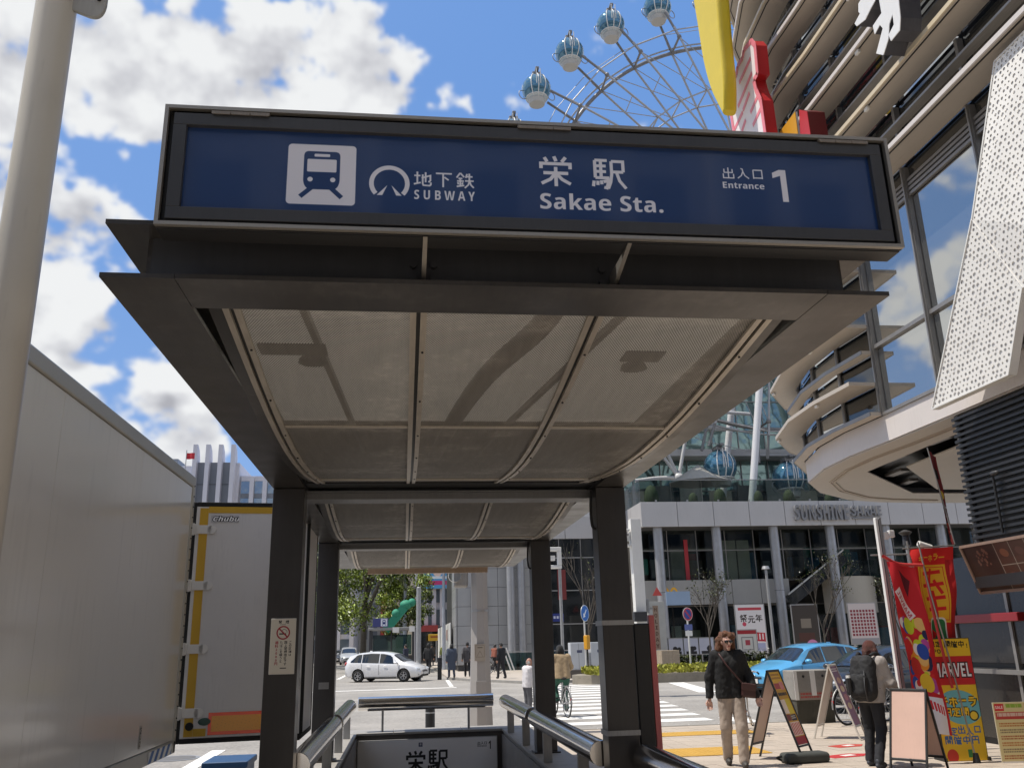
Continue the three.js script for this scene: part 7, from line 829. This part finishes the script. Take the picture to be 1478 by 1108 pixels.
  const walk = (s) => ({ lk: [0.1, 0.52, 0.12 * s + 0.03], la: [0.1, 0.09, 0.2 * s], rk: [-0.1, 0.52, -0.06 * s + 0.03], ra: [-0.1, 0.1, -0.26 * s], le: [0.25, 1.13, -0.1 * s], lw: [0.26, 0.88, -0.1 * s + 0.05], re: [-0.25, 1.13, 0.06 * s], rw: [-0.26, 0.89, 0.16 * s] });
  const F2 = (label, x, z, turn, o) => person(label, [x, 0, z], turn, { cell: 0.03, j: walk(o.s ?? 0.8), bottom: [0.02, 0.02, 0.024], hair: 'short', ...o });
  F2('tall walker in black coat and cap with a suitcase, seen from behind near the hoarding', 3.62, -45.4, Math.PI, { h: 1.80, top: [0.015, 0.015, 0.018], hem: 0.16, loose: 0.035 });
  F2('walker in blue-grey dress with a yellow strap, seen from behind', 2.42, -46.0, Math.PI + 0.2, { h: 1.62, top: [0.06, 0.075, 0.11], hem: 0.5, loose: 0.045, hair: 'bob', bottom: [0.05, 0.06, 0.09] });
  F2('walker in dark grey coat just behind the tall walker with the suitcase', 3.28, -46.8, Math.PI, { h: 1.70, top: [0.08, 0.075, 0.08], hem: 0.2 });
  F2('walker in black beside the stickered grey pole, nearest of the far walkers', 4.62, -43.0, Math.PI + 0.5, { h: 1.62, top: [0.015, 0.016, 0.02], hem: 0.06 });
  F2('walker in black with a tan bag left of the walker in the dress', 1.45, -53.0, Math.PI - 0.4, { h: 1.70, top: [0.02, 0.02, 0.022], hem: 0.1, hair: 'bob' });
  F2('walker in navy jacket by the far subway entrance, leftmost of the far walkers', 0.15, -56.5, Math.PI + 0.9, { h: 1.68, top: [0.03, 0.035, 0.06] });
  F2('distant walker in a yellow-green top down the pedestrian street', 2.9, -66, Math.PI, { h: 1.66, top: [0.36, 0.38, 0.12] });
  F2('distant walker in grey far down the pedestrian street near the hoarding', 4.1, -70, Math.PI, { h: 1.7, top: [0.14, 0.14, 0.15] });
  F2('distant walker in dark clothes far down the street by the yellow signboard', 2.3, -74, Math.PI, { h: 1.68, top: [0.04, 0.035, 0.035] });
  F2('rider in rust red top on the far bicycle by the glass barrier', 5.05, -50.45, 0.9 + Math.PI / 2, { h: 1.55, top: [0.25, 0.08, 0.05], j: { pel: [0, 0.99, -0.1], ch: [0, 1.28, 0.02], nk: [0, 1.44, 0.05], hd: [0, 1.58, 0.08], lk: [0.12, 0.72, 0.28], la: [0.11, 0.42, 0.1], rk: [-0.12, 0.58, 0.2], ra: [-0.11, 0.22, 0.06], le: [0.28, 1.16, 0.2], lw: [0.26, 1.04, 0.44], re: [-0.28, 1.16, 0.2], rw: [-0.26, 1.04, 0.44] } });
  const su = thing('suitcase', 'black wheeled suitcase with silver edge beside the tall walker', 'suitcase', [4.05, 0, -45.3]); obj('shell', new RoundedBoxGeometry(0.34, 0.5, 0.24, 2, 0.05).translate(0, 0.33, 0), M.black, su); obj('edge', span(0.12, 0.16, 0.1, 0.56, 0.1, 0.125, 0.01), M.galv, su); obj('handle', [rod(V(-0.08, 0.58, 0), V(-0.08, 0.95, 0), 0.01, 6), rod(V(0.08, 0.58, 0), V(0.08, 0.95, 0), 0.01, 6), rod(V(-0.09, 0.95, 0), V(0.09, 0.95, 0), 0.014, 6)], M.galv, su); each('wheel', [-0.13, 0.13].map((x) => new THREE.CylinderGeometry(0.04, 0.04, 0.03, 12).rotateZ(Math.PI / 2).translate(x, 0.04, 0)), M.rubber, su);
}

// ---------------------------------------------------------------- poster stands, banners and street objects at the right
function sandwich(label, [x, z], turn, { h = 1.15, w = 0.5, spread = 0.42, frame = M.black, front, back, px = [160, 360], draw, backRgb = [0.62, 0.47, 0.40], low = 0.22 }) {
  const t = thing('poster_stand', label, 'poster stand', [x, 0.004, z], turn), a = Math.atan2(spread, h), L = Math.hypot(spread, h);
  for (const s of [1, -1]) { const leaf = new THREE.Group(); leaf.name = 'leaf'; leaf.position.set(0, h, 0); leaf.rotation.x = -s * a * (s > 0 ? 1 : 1); if (s < 0) leaf.rotation.x = a; t.add(leaf);
    obj('frame', [span(-w / 2, -w / 2 + 0.025, -L, 0.01, -0.012, 0.012, 0.003), span(w / 2 - 0.025, w / 2, -L, 0.01, -0.012, 0.012, 0.003), span(-w / 2, w / 2, -0.015, 0.012, -0.014, 0.014, 0.003), span(-w / 2 + 0.025, w / 2 - 0.025, -L + low - 0.025, -L + low, -0.012, 0.012, 0.003)], frame, leaf);
    const ph = L - low - 0.02, cy = -ph / 2 - 0.015; obj('board', bx(w - 0.05, ph, 0.006, 0, cy, 0), mat(backRgb, { map: 'paint', size: 0.6, rough: 0.5 }), leaf);
    if (draw && (s > 0 ? front : back)) raw('poster', plate(w - 0.054, ph - 0.004, 0, cy, 0), print(...px, draw), leaf).position.z = s * 0.0045; if (s < 0) leaf.children.forEach((c) => { if (c.name === 'poster') c.rotation.y = Math.PI; }); }
  return t;
}
const junk = (c, f, x, y, w, h, col, rows) => { c.fillStyle = col; for (let r = 0; r < rows; r++) { let u = x; while (u < x + w - 4) { const q = 3 + f() * h / rows; c.fillRect(u, y + r * h / rows, Math.min(q, x + w - u), h / rows * 0.62); u += q + 2; } } };
{
  const f = random(61), s1 = sandwich('black framed poster stand with yellow and red sale poster beside the woman', [5.08, -12.15], 0.72, { h: 1.14, w: 0.36, spread: 0.40, front: true, draw: (c, w, h) => { c.fillStyle = '#c9992b'; c.fillRect(0, 0, w, h); c.fillStyle = '#e5ba3a'; c.fillRect(0, 0, w, 92); junk(c, f, 12, 10, w - 24, 34, '#b5822a', 2); c.fillStyle = '#b5514b'; c.fillRect(10, 58, w * 0.5, 30); c.fillStyle = '#d98c86'; c.fillRect(w * 0.58, 52, w * 0.36, 40); c.fillStyle = '#3a3018'; junk(c, f, 14, 106, w - 28, 24, '#3a3018', 1); c.fillStyle = '#e9d9c7'; c.fillRect(6, 140, w * 0.42, 70); c.fillStyle = '#d8c233'; c.fillRect(w * 0.48, 138, w * 0.46, 74); c.fillStyle = '#7d3a34'; c.fillRect(8, 214, w * 0.34, 30); c.fillStyle = '#2c2a2c'; c.fillRect(w * 0.42, 216, w * 0.5, 30); c.fillStyle = '#d8c6b7'; junk(c, f, w * 0.46, 222, w * 0.4, 18, '#cfc4b4', 2); c.fillStyle = '#ead9c8'; c.fillRect(6, 252, w - 12, 66); c.fillStyle = '#c03a38'; for (let i = 0; i < 6; i++) c.fillRect(14 + i * 24, 256, 13, 58); c.fillStyle = '#a5302f'; c.fillRect(0, 322, w, 38); } });
  const wt = thing('sand_weight', 'dark grey rubber weight lying on the foot of the black framed stand', 'weight', [5.25, 0, -11.8], 0.1); obj('bag', [new RoundedBoxGeometry(0.62, 0.13, 0.26, 3, 0.05).translate(0, 0.07, 0)], mat([0.05, 0.055, 0.05], { map: 'cloth', size: 0.3, rough: 0.75 }), wt); obj('handle', pipe([V(-0.34, 0.05, 0), V(-0.4, 0.08, 0), V(-0.34, 0.1, 0.03)], 0.015, 10, 6), M.black, wt);
  sandwich('pale framed stand with dark red food poster behind the backpack wearer', [6.98, -14.25], 0.85, { h: 1.12, w: 0.42, spread: 0.36, frame: mat([0.6, 0.56, 0.5], { map: 'paint', size: 0.5 }), front: true, backRgb: [0.60, 0.52, 0.46], draw: (c, w, h) => { c.fillStyle = '#7d1f1f'; c.fillRect(0, 0, w, h); c.fillStyle = '#d9c9b4'; junk(c, f, 14, 14, w - 28, 26, '#d9c9b4', 2); for (let i = 0; i < 4; i++) { c.fillStyle = ['#c98a3a', '#d9b36a', '#b5562e', '#c9a052'][i]; c.beginPath(); c.ellipse(w * 0.55, 90 + i * 52, 46, 20, 0, 0, 7); c.fill(); } } });
  sandwich('black framed stand showing its blank pinkish back at the lower right', [6.22, -10.75], Math.PI - 0.95, { h: 0.92, w: 0.46, spread: 0.3, front: false, low: 0.16, backRgb: [0.60, 0.40, 0.33] });
  const mg = thing('concrete_barrier', 'grey concrete barrier block with white stripe on a dark wooden base', 'barrier', [7.8, 0, -17.0], 0.05);
  obj('base', span(-0.38, 0.38, 0, 0.42, -0.2, 0.2, 0.01), mat([0.085, 0.08, 0.06], { map: 'dirty', size: 0.6, rough: 0.8 }), mg); obj('block', [span(-0.40, 0.40, 0.42, 0.96, -0.22, 0.22, 0.02)], mat([0.32, 0.305, 0.28], { map: 'stone', size: 0.7, rough: 0.8, bump: 0.004 }), mg); each('white_stripe', [span(-0.06, 0.04, 0.50, 0.955, 0.221, 0.228), span(-0.40, -0.33, 0.43, 0.955, 0.221, 0.228)], M.white, mg); obj('red_text_band', plate(0.7, 0.16, 0.03, 0.5, 0.2215), print(160, 36, (c, w, h) => { c.fillStyle = '#8b8077'; c.fillRect(0, 0, w, h); junk(c, f, 6, 6, w - 12, 26, '#a34842', 2); }), mg, false); each('lifting_hole', [[-0.2, 0.85], [0.2, 0.85], [0.26, 0.62]].map(([x, y]) => new THREE.CylinderGeometry(0.025, 0.025, 0.01, 10).rotateX(Math.PI / 2).translate(x, y, 0.222)), M.black, mg);
  for (const [x, z, rgb, lab, r] of [[6.05, -12.25, [0.5, 0.03, 0.03], 'flat red arrow sticker with white patch on the pavement by the weight', 0.32], [5.7, -12.6, [0.6, 0.45, 0.05], 'flat yellow sticker on the pavement left of the red arrow sticker', 0.2], [6.6, -13.3, [0.52, 0.06, 0.04], 'flat red and yellow sticker on the pavement by the pale framed stand', 0.26]]) { const t = thing('floor_sticker', lab, 'floor sticker', [x, 0.0, z], 0.3); obj('film', flat([[-r, -0.12], [r * 0.5, -0.16], [r * 1.2, 0], [r * 0.5, 0.16], [-r, 0.12]], 0.006, 0.010), mat(rgb, { map: 'paint', size: 0.5, rough: 0.5 }), t); obj('patch', flat([[-r * 0.2, -0.06], [r * 0.4, -0.06], [r * 0.4, 0.06], [-r * 0.2, 0.06]], 0.0104, 0.013), M.white, t); }
  // light pole beside the banners
  const lp = thing('light_pole', 'pale grey two channel metal pole just left of the red banner', 'pole', [6.68, 0, -11.7]); obj('channel', span(-0.045, -0.006, 0, 3.18, -0.03, 0.03, 0.006), M.white, lp); obj('channel', span(0.006, 0.045, 0, 3.18, -0.03, 0.03, 0.006), M.galv, lp); obj('spine', span(-0.006, 0.006, 0, 3.16, -0.02, 0.02), M.black, lp); each('clip_box', [span(0.06, 0.13, 2.88, 2.98, -0.04, 0.03, 0.01), span(0.14, 0.22, 2.9, 3.0, -0.04, 0.03, 0.01)], M.white, lp); obj('foot', span(-0.12, 0.12, 0, 0.02, -0.12, 0.12), M.galv, lp);
  // banners on bent poles: cloth as a swept sheet with folds
  const sheet = (P, px, py, draw, parent, folds = 0.03, thick = 0.004) => { const nx = 10, ny = 22, pos = [], uv = [], idx = []; for (let j = 0; j <= ny; j++) for (let i = 0; i <= nx; i++) { const u = i / nx, v = j / ny, [a, b, c, d] = P, q = a.map((_, k) => (a[k] * (1 - u) + b[k] * u) * (1 - v) + (d[k] * (1 - u) + c[k] * u) * v); q[2] += folds * Math.sin(u * 7 + v * 4) + folds * 0.6 * Math.sin(v * 13 + u * 3); pos.push(...q); uv.push(u, 1 - v); } for (let j = 0; j < ny; j++) for (let i = 0; i < nx; i++) { const a = j * (nx + 1) + i; idx.push(a, a + nx + 1, a + 1, a + 1, a + nx + 1, a + nx + 2); } const g = new THREE.BufferGeometry(); g.setAttribute('position', new THREE.Float32BufferAttribute(pos, 3)); g.setAttribute('uv', new THREE.Float32BufferAttribute(uv, 2)); g.setIndex(idx); g.computeVertexNormals(); const m = print(px, py, draw, { rough: 0.8 }); return raw('cloth', g, m, parent); };
  const b1 = thing('banner', 'slanting red nobori banner with a white word panel and coloured round figures', 'banner', [0, 0, 0]);
  sheet([[6.44, 2.53, -11.2], [6.86, 2.44, -11.25], [7.02, 0.32, -11.2], [6.54, 0.40, -11.15]], 200, 760, (c, w, h) => { c.fillStyle = '#c8202a'; c.fillRect(0, 0, w, h); c.fillStyle = '#5a1420'; c.beginPath(); c.moveTo(60, 30); c.lineTo(150, 70); c.lineTo(120, 150); c.fill(); c.save(); c.translate(70, 190); c.rotate(0.95); c.fillStyle = '#ead9dc'; c.fillRect(-76, -26, 150, 50); c.fillStyle = '#c0505c'; c.scale(-1, 1); fit(c, 'MARVEL', -68, 68, 16, 40); c.restore();
    const blob = (x, y, r, col) => { c.fillStyle = col; c.beginPath(); c.ellipse(x, y, r, r * 1.15, 0, 0, 7); c.fill(); }; const cols = ['#c6cf2e', '#2b4da8', '#e8b96e', '#d32b2b', '#23294f', '#e8e0de', '#b64a9a', '#e8902c']; const g = random(3); for (let i = 0; i < 46; i++) blob(20 + g() * 140, 262 + g() * 300, 10 + g() * 24, cols[i % 8]); blob(70, 290, 34, '#c6cf2e'); blob(120, 400, 32, '#2b4da8'); blob(60, 470, 34, '#c02c28'); blob(110, 540, 36, '#e8c032');
    c.fillStyle = '#c8202a'; c.beginPath(); c.moveTo(w, 0); c.lineTo(w - 44, 120); c.lineTo(w - 30, h); c.lineTo(w, h); c.fill(); c.fillStyle = '#e6e2ea'; c.fillRect(0, 600, w - 20, 160); blob(36, 690, 24, '#5b78c4'); c.fillStyle = '#5b78c4'; c.fillRect(0, 612, 90, 16); c.fillStyle = '#d2373f'; for (let i = 0; i < 5; i++) c.fillRect(96 + i * 16, 616 + i * 5, 11, 40); }, b1, 0.035);
  obj('pole', pipe([V(7.22, 0, -11.12), V(7.1, 1.2, -11.15), V(6.98, 2.2, -11.18), V(6.94, 2.78, -11.2)], 0.011, 20, 8), M.alu, b1); obj('arm', pipe([V(6.40, 2.60, -11.2), V(6.6, 2.50, -11.22), V(6.96, 2.47, -11.2)], 0.022, 12, 7), mat([0.55, 0.04, 0.04], { map: 'cloth', size: 0.2 }), b1); obj('sleeve', pipe([V(6.98, 2.44, -11.215), V(7.02, 1.6, -11.2), V(7.08, 0.9, -11.17)], 0.018, 14, 6), mat([0.55, 0.04, 0.04], { map: 'cloth', size: 0.2 }), b1); obj('ground_socket', [cyl(0.05, 0.03, 0.12, 7.22, 0, -11.12, 14)], M.black, b1);
  const b2 = thing('banner', 'broad red nobori banner with yellow framed brush writing and a green gourd shape', 'banner', [0, 0, 0]);
  sheet([[6.93, 2.70, -11.45], [7.62, 2.74, -11.5], [7.42, 1.1, -11.5], [7.02, 1.15, -11.42]], 240, 560, (c, w, h) => { c.fillStyle = '#d8231f'; c.fillRect(0, 0, w, h); c.fillStyle = '#ecb32a'; c.strokeStyle = '#ecb32a'; [[30, 34], [62, 26], [96, 30], [132, 24], [166, 28]].forEach(([x, y], i) => glyph(c, 'キーホラー'[i], x, y, 34, 0.16)); c.lineWidth = 10; c.strokeRect(26, 84, 166, 260); c.fillStyle = '#ecb32a'; c.fillRect(34, 92, 150, 244); c.strokeStyle = '#d8231f'; c.lineWidth = 17; c.beginPath(); c.moveTo(50, 120); c.lineTo(170, 112); c.moveTo(112, 96); c.lineTo(90, 210); c.moveTo(48, 178); c.lineTo(176, 168); c.moveTo(130, 150); c.lineTo(160, 216); c.moveTo(54, 240); c.lineTo(170, 232); c.moveTo(110, 200); c.lineTo(112, 326); c.moveTo(60, 290); c.lineTo(166, 284); c.stroke(); c.fillStyle = '#e9e4d8'; c.beginPath(); c.roundRect(58, 326, 104, 148, 24); c.fill(); c.fillStyle = '#2f7a44'; c.beginPath(); c.roundRect(66, 334, 88, 132, 22); c.fill(); c.fillStyle = '#d8231f'; c.beginPath(); c.moveTo(66, 380); c.lineTo(100, 400); c.lineTo(66, 440); c.fill(); c.fillStyle = '#ece7e2'; c.fillRect(84, 500, 70, 50); c.fillStyle = '#c8202a'; c.fillRect(96, 510, 20, 34); c.fillStyle = '#b81d1e'; c.fillRect(w - 40, 60, 40, h); }, b2, 0.04);
  obj('pole', [rod(V(7.02, 0, -11.4), V(6.93, 2.82, -11.45), 0.013, 10)], M.alu, b2); obj('arm', rod(V(6.85, 2.715, -11.45), V(7.66, 2.76, -11.5), 0.009, 8), M.alu, b2);
  const cm = thing('lamp_and_camera', 'pole top lamp head with a small white security camera above the banners', 'security camera', [7.5, 0, -12.4]); obj('lamp_head', [cyl(0.06, 0.05, 0.13, 0, 2.86, 0, 14), cyl(0.035, 0.1, 0.06, 0, 2.99, 0, 14), cyl(0.1, 0.02, 0.04, 0, 3.05, 0, 14)], M.web, cm); obj('post', cyl(0.03, 0.03, 2.86, 0, 0, 0, 10), M.galv, cm); obj('camera_body', [new THREE.CylinderGeometry(0.045, 0.045, 0.2, 14).rotateZ(1.25).translate(0.28, 2.85, 0)], M.white, cm); obj('camera_arm', [rod(V(-0.6, 2.72, 0), V(0.55, 2.74, 0), 0.012, 6), rod(V(0.2, 2.73, 0), V(0.25, 2.82, 0), 0.015, 6)], M.galv, cm);
  // the big yellow event poster and the sale sheets at the lower right
  const ev = thing('event_poster', 'tall yellow event poster with a red MARVEL panel behind the banner poles', 'poster', [7.20, 0, -11.3], -0.1);
  obj('board', span(-0.29, 0.29, 0.0, 1.52, -0.02, 0, 0.004), M.black, ev); raw('print', plate(0.56, 1.5, 0, 0.76, 0.003), print(300, 790, (c, w, h) => { c.fillStyle = '#ecc02c'; c.fillRect(0, 0, w, h); c.strokeStyle = c.fillStyle = '#2a2312'; '限定'.split('').forEach((ch, i) => glyph(c, ch, 14 + i * 44, 14, 40, 0.15)); '開催中'.split('').forEach((ch, i) => glyph(c, ch, 118 + i * 50, 12, 48, 0.14)); c.font = 'bold 40px sans-serif'; c.fillText('POP', 36, 96); c.fillText('!', 276, 62); c.fillStyle = '#c8242a'; c.fillRect(0, 116, w, 190); c.lineWidth = 14; c.strokeStyle = '#3b1a20'; c.fillStyle = '#f0ecee'; c.save(); c.font = 'bold 100px sans-serif'; c.translate(4, 252); c.scale(0.72, 1.25); c.strokeText('MARVEL', 0, 0); c.fillText('MARVEL', 0, 0); c.restore();
    c.fillStyle = '#2a2312'; c.font = 'bold 40px sans-serif'; c.fillText('×', 148, 344); c.fillStyle = '#74b9c2'; c.beginPath(); c.ellipse(165, 450, 150, 110, 0.2, 0, 7); c.fill(); c.strokeStyle = '#2a2312'; 'キホーラ'.split('').forEach((ch, i) => { c.strokeStyle = '#2a2312'; glyph(c, ch, 22 + i * 66, 374 + (i % 2) * 8, 66, 0.36); c.strokeStyle = '#f2c42c'; glyph(c, ch, 22 + i * 66, 374 + (i % 2) * 8, 66, 0.18); }); '円定開'.split('').forEach((ch, i) => { c.strokeStyle = '#2a2312'; glyph(c, ch, 40 + i * 62, 452, 58, 0.34); c.strokeStyle = '#f2c42c'; glyph(c, ch, 40 + i * 62, 452, 58, 0.15); }); c.fillStyle = '#2a2312'; c.beginPath(); c.arc(252, 506, 34, 0, 7); c.fill(); c.fillStyle = '#f0c93c'; c.beginPath(); c.arc(252, 506, 26, 0, 7); c.fill(); c.strokeStyle = '#3b66a8'; '限定出入口'.split('').forEach((ch, i) => glyph(c, ch, 8 + i * 56, 566 + (i % 2) * 12, 54, 0.14)); '開催中円'.split('').forEach((ch, i) => glyph(c, ch, 20 + i * 62, 632, 56, 0.14)); c.fillStyle = '#cf3a2c'; c.beginPath(); c.ellipse(60, 760, 40, 44, 0, 0, 7); c.fill(); c.fillStyle = '#3f8a4a'; c.fillRect(170, 720, 30, 50); }), ev); each('foot', [span(-0.3, -0.27, 0, 0.05, -0.25, 0.05), span(0.27, 0.3, 0, 0.05, -0.25, 0.05)], M.black, ev);
  const sh = (label, x, z, turn, seed) => { const t = thing('sale_poster', label, 'poster', [x, 0, z], turn), g = random(seed); obj('board', span(-0.27, 0.27, -0.05, 0.72, -0.02, 0, 0.003), mat([0.55, 0.5, 0.38], { map: 'paint' }), t); raw('print', plate(0.54, 0.76, 0, 0.34, 0.003), print(220, 300, (c, w, h) => { c.fillStyle = '#d8c893'; c.fillRect(0, 0, w, h); c.fillStyle = '#cf2b30'; c.fillRect(6, 6, 48, 34); c.fillRect(w - 56, 6, 50, 34); c.fillStyle = '#f0e6e2'; fit(c, 'SALE', 10, 50, 30, 20); fit(c, 'SALE', w - 52, w - 10, 30, 20); junk(c, g, 66, 8, 84, 28, '#8fae3c', 1); c.fillStyle = '#b9433c'; c.fillRect(6, 46, w - 12, 34); junk(c, g, 14, 50, w - 28, 26, '#d9b8a8', 1); for (let i = 0; i < 6; i++) { junk(c, g, 16, 96 + i * 30, w - 36, 22, ['#b8763c', '#8c7a5a', '#a9643a'][i % 3], 2); } c.fillStyle = '#e5e1da'; c.fillRect(0, h - 26, w, 26); c.fillStyle = '#4a57a0'; c.fillRect(20, h - 18, 60, 8); }), t); obj('leg', span(-0.02, 0.02, -0.1, 0.3, -0.2, -0.17), M.black, t); return t; };
  sh('pale yellow sale sheet in front of the shop, left of the white rail', 7.74, -10.95, -0.12, 5); sh('pale yellow sale sheet in front of the shop, right of the white rail', 8.3, -11.0, -0.12, 9);
  const rl = thing('barrier_hoop', 'white tubular hoop barrier between the two sale sheets', 'barrier', [7.94, 0, -10.7], 0.5); obj('hoop', [pipe([V(-0.02, 0, 0), V(-0.02, 0.62, 0), V(0.03, 0.74, 0), V(0.12, 0.78, 0), V(0.6, 0.78, 0), V(0.66, 0.7, 0), V(0.68, 0, 0)], 0.024, 40, 10)], M.white, rl); each('base', [cyl(0.05, 0.05, 0.015, -0.02, 0, 0, 12), cyl(0.05, 0.05, 0.015, 0.68, 0, 0, 12)], M.galv, rl);
  const mb = thing('menu_board', 'dark brown tilted menu board with framed food photos over the shop counter', 'menu board', [7.36, 2.36, -10.8], 0);
  { const tl = V(-0.085, 0.30, 0), bl = V(0.10, -0.29, 0), len = 3.4, nrm = V(-0.95, -0.31, 0); const g = quad([tl.x, tl.y, 0], [tl.x, tl.y, len], [bl.x, bl.y, len], [bl.x, bl.y, 0]); g.setAttribute('uv', new THREE.Float32BufferAttribute([0, 1, 1, 1, 1, 0, 0, 1, 1, 0, 0, 0], 2));
    raw('print', g, print(900, 170, (c, w, h) => { c.fillStyle = '#33211b'; c.fillRect(0, 0, w, h); const g2 = random(12); c.fillStyle = '#6b4a3c'; for (let i = 0; i < 26; i++) { c.beginPath(); c.arc(60 + g2() * 60, 20 + g2() * 70, 3 + g2() * 4, 0, 7); c.fill(); } c.fillStyle = '#8d7464'; c.fillRect(20, 120, 60, 5); c.fillRect(70, 140, 50, 7); for (let i = 0; i < 10; i++) for (let r = 0; r < 2; r++) { const x = 170 + i * 74; c.fillStyle = '#4a2c22'; c.fillRect(x, 6 + r * 80, 68, 74); c.fillStyle = ['#7c4a32', '#5c3a30', '#8a5a3c', '#6a3030'][(i + r) % 4]; c.beginPath(); c.ellipse(x + 34, 42 + r * 80, 20, 14, 0.3, 0, 7); c.fill(); } c.strokeStyle = '#9a8a7c'; c.lineWidth = 3; for (let i = 0; i < 11; i++) { c.beginPath(); c.moveTo(167 + i * 74, 0); c.lineTo(167 + i * 74, h); c.stroke(); } c.beginPath(); c.moveTo(167, 83); c.lineTo(w, 83); c.stroke(); }, { rough: 0.35 }), mb);
    const off = nrm.clone().multiplyScalar(-0.02), e2 = (a, b) => bar(a, b, 0.035, 0.035); obj('frame', [e2(tl, bl), e2(tl, V(tl.x, tl.y, len)), e2(bl, V(bl.x, bl.y, len))], mat([0.28, 0.18, 0.13], { map: 'metal', rough: 0.4 }), mb); obj('housing', [bar(tl.clone().lerp(bl, 0.5).add(off).add(V(0.02, 0.01, 0)), V(tl.x + bl.x, 0, 0).multiplyScalar(0.5).add(off).add(V(0.02, 0.01, len)), 0.02, 0.5)], M.black, mb); }
  const rb = thing('banner', 'dark red patterned nobori banner hanging along the edge of the slatted screen', 'banner', [0, 0, 0]); sheet([[7.18, 4.0, -11.0], [7.30, 3.92, -11.05], [7.34, 2.72, -11.0], [7.28, 2.72, -10.98]], 48, 240, (c, w, h) => { c.fillStyle = '#6d1a1c'; c.fillRect(0, 0, w, h); c.fillStyle = '#1a1513'; c.fillRect(8, 40, 30, 26); c.fillStyle = '#c9a83a'; c.beginPath(); c.arc(26, 110, 12, 0, 7); c.fill(); const g = random(4); for (let i = 0; i < 20; i++) { c.fillStyle = ['#a5422c', '#d8cfc5', '#3a2420'][i % 3]; c.fillRect(g() * 40, 130 + g() * 100, 8, 6); } }, rb, 0.012); obj('pole', rod(V(7.32, 2.72, -10.97), V(7.17, 4.05, -11.0), 0.009, 8), M.alu, rb);
  const rk = thing('lamp_bracket', 'two black bracket lamp stems on the dark slatted screen', 'bracket lamp', [7.33, 0, -10.0]); each('stem', [rod(V(0, 2.75, 0), V(-0.03, 3.45, 0.05), 0.016, 8), rod(V(0, 2.75, 0.75), V(-0.03, 3.1, 0.8), 0.012, 8)], M.black, rk); each('leaf_scroll', [ball(0.06, -0.04, 3.48, 0.1, 8, 0.6, 0.5, 1.4), ball(0.05, -0.04, 3.12, 0.75, 8, 0.6, 0.5, 1.4)], M.web, rk);
}

// ---------------------------------------------------------------- blocks across the street behind and beside the viewer, seen in the glass
{
  const face = mat([0.42, 0.40, 0.37], { map: 'paint', size: 4, rough: 0.6 });
  const a = thing('office_block', 'wide beige office block across the street behind the viewer', 'building', [0, 0, 0]); obj('body', span(-34, 94, -0.1, 27, 30, 46), face, a);
  for (let i = 0; i < 32; i++) for (let k = 0; k < 7; k++) obj('window', span(-33 + i * 3.95, -30.6 + i * 3.95, 1.2 + k * 3.7, 3.7 + k * 3.7, 29.9, 30), M.darkglass, a); for (let i = 0; i < 16; i++) obj('pier', span(-34 + i * 8, -33.2 + i * 8, 0, 27, 29.4, 29.98), mat([[0.5, 0.48, 0.45], [0.2, 0.2, 0.22]][i % 2], { map: 'paint', size: 3 }), a);
  const b = thing('tall_block', 'grey tower block across the road on the left, beyond the truck', 'building', [0, 0, 0]); obj('body', span(-62, -44, -0.1, 30, -26, 8), mat([0.34, 0.34, 0.34], { map: 'paint', size: 4 }), b);
  for (let i = 0; i < 10; i++) for (let k = 0; k < 8; k++) obj('window', span(-43.98, -43.9, 1.5 + k * 3.5, 3.6 + k * 3.5, -25 + i * 3.2, -23 + i * 3.2), M.darkglass, b);
}

renderer.render(scene, camera);
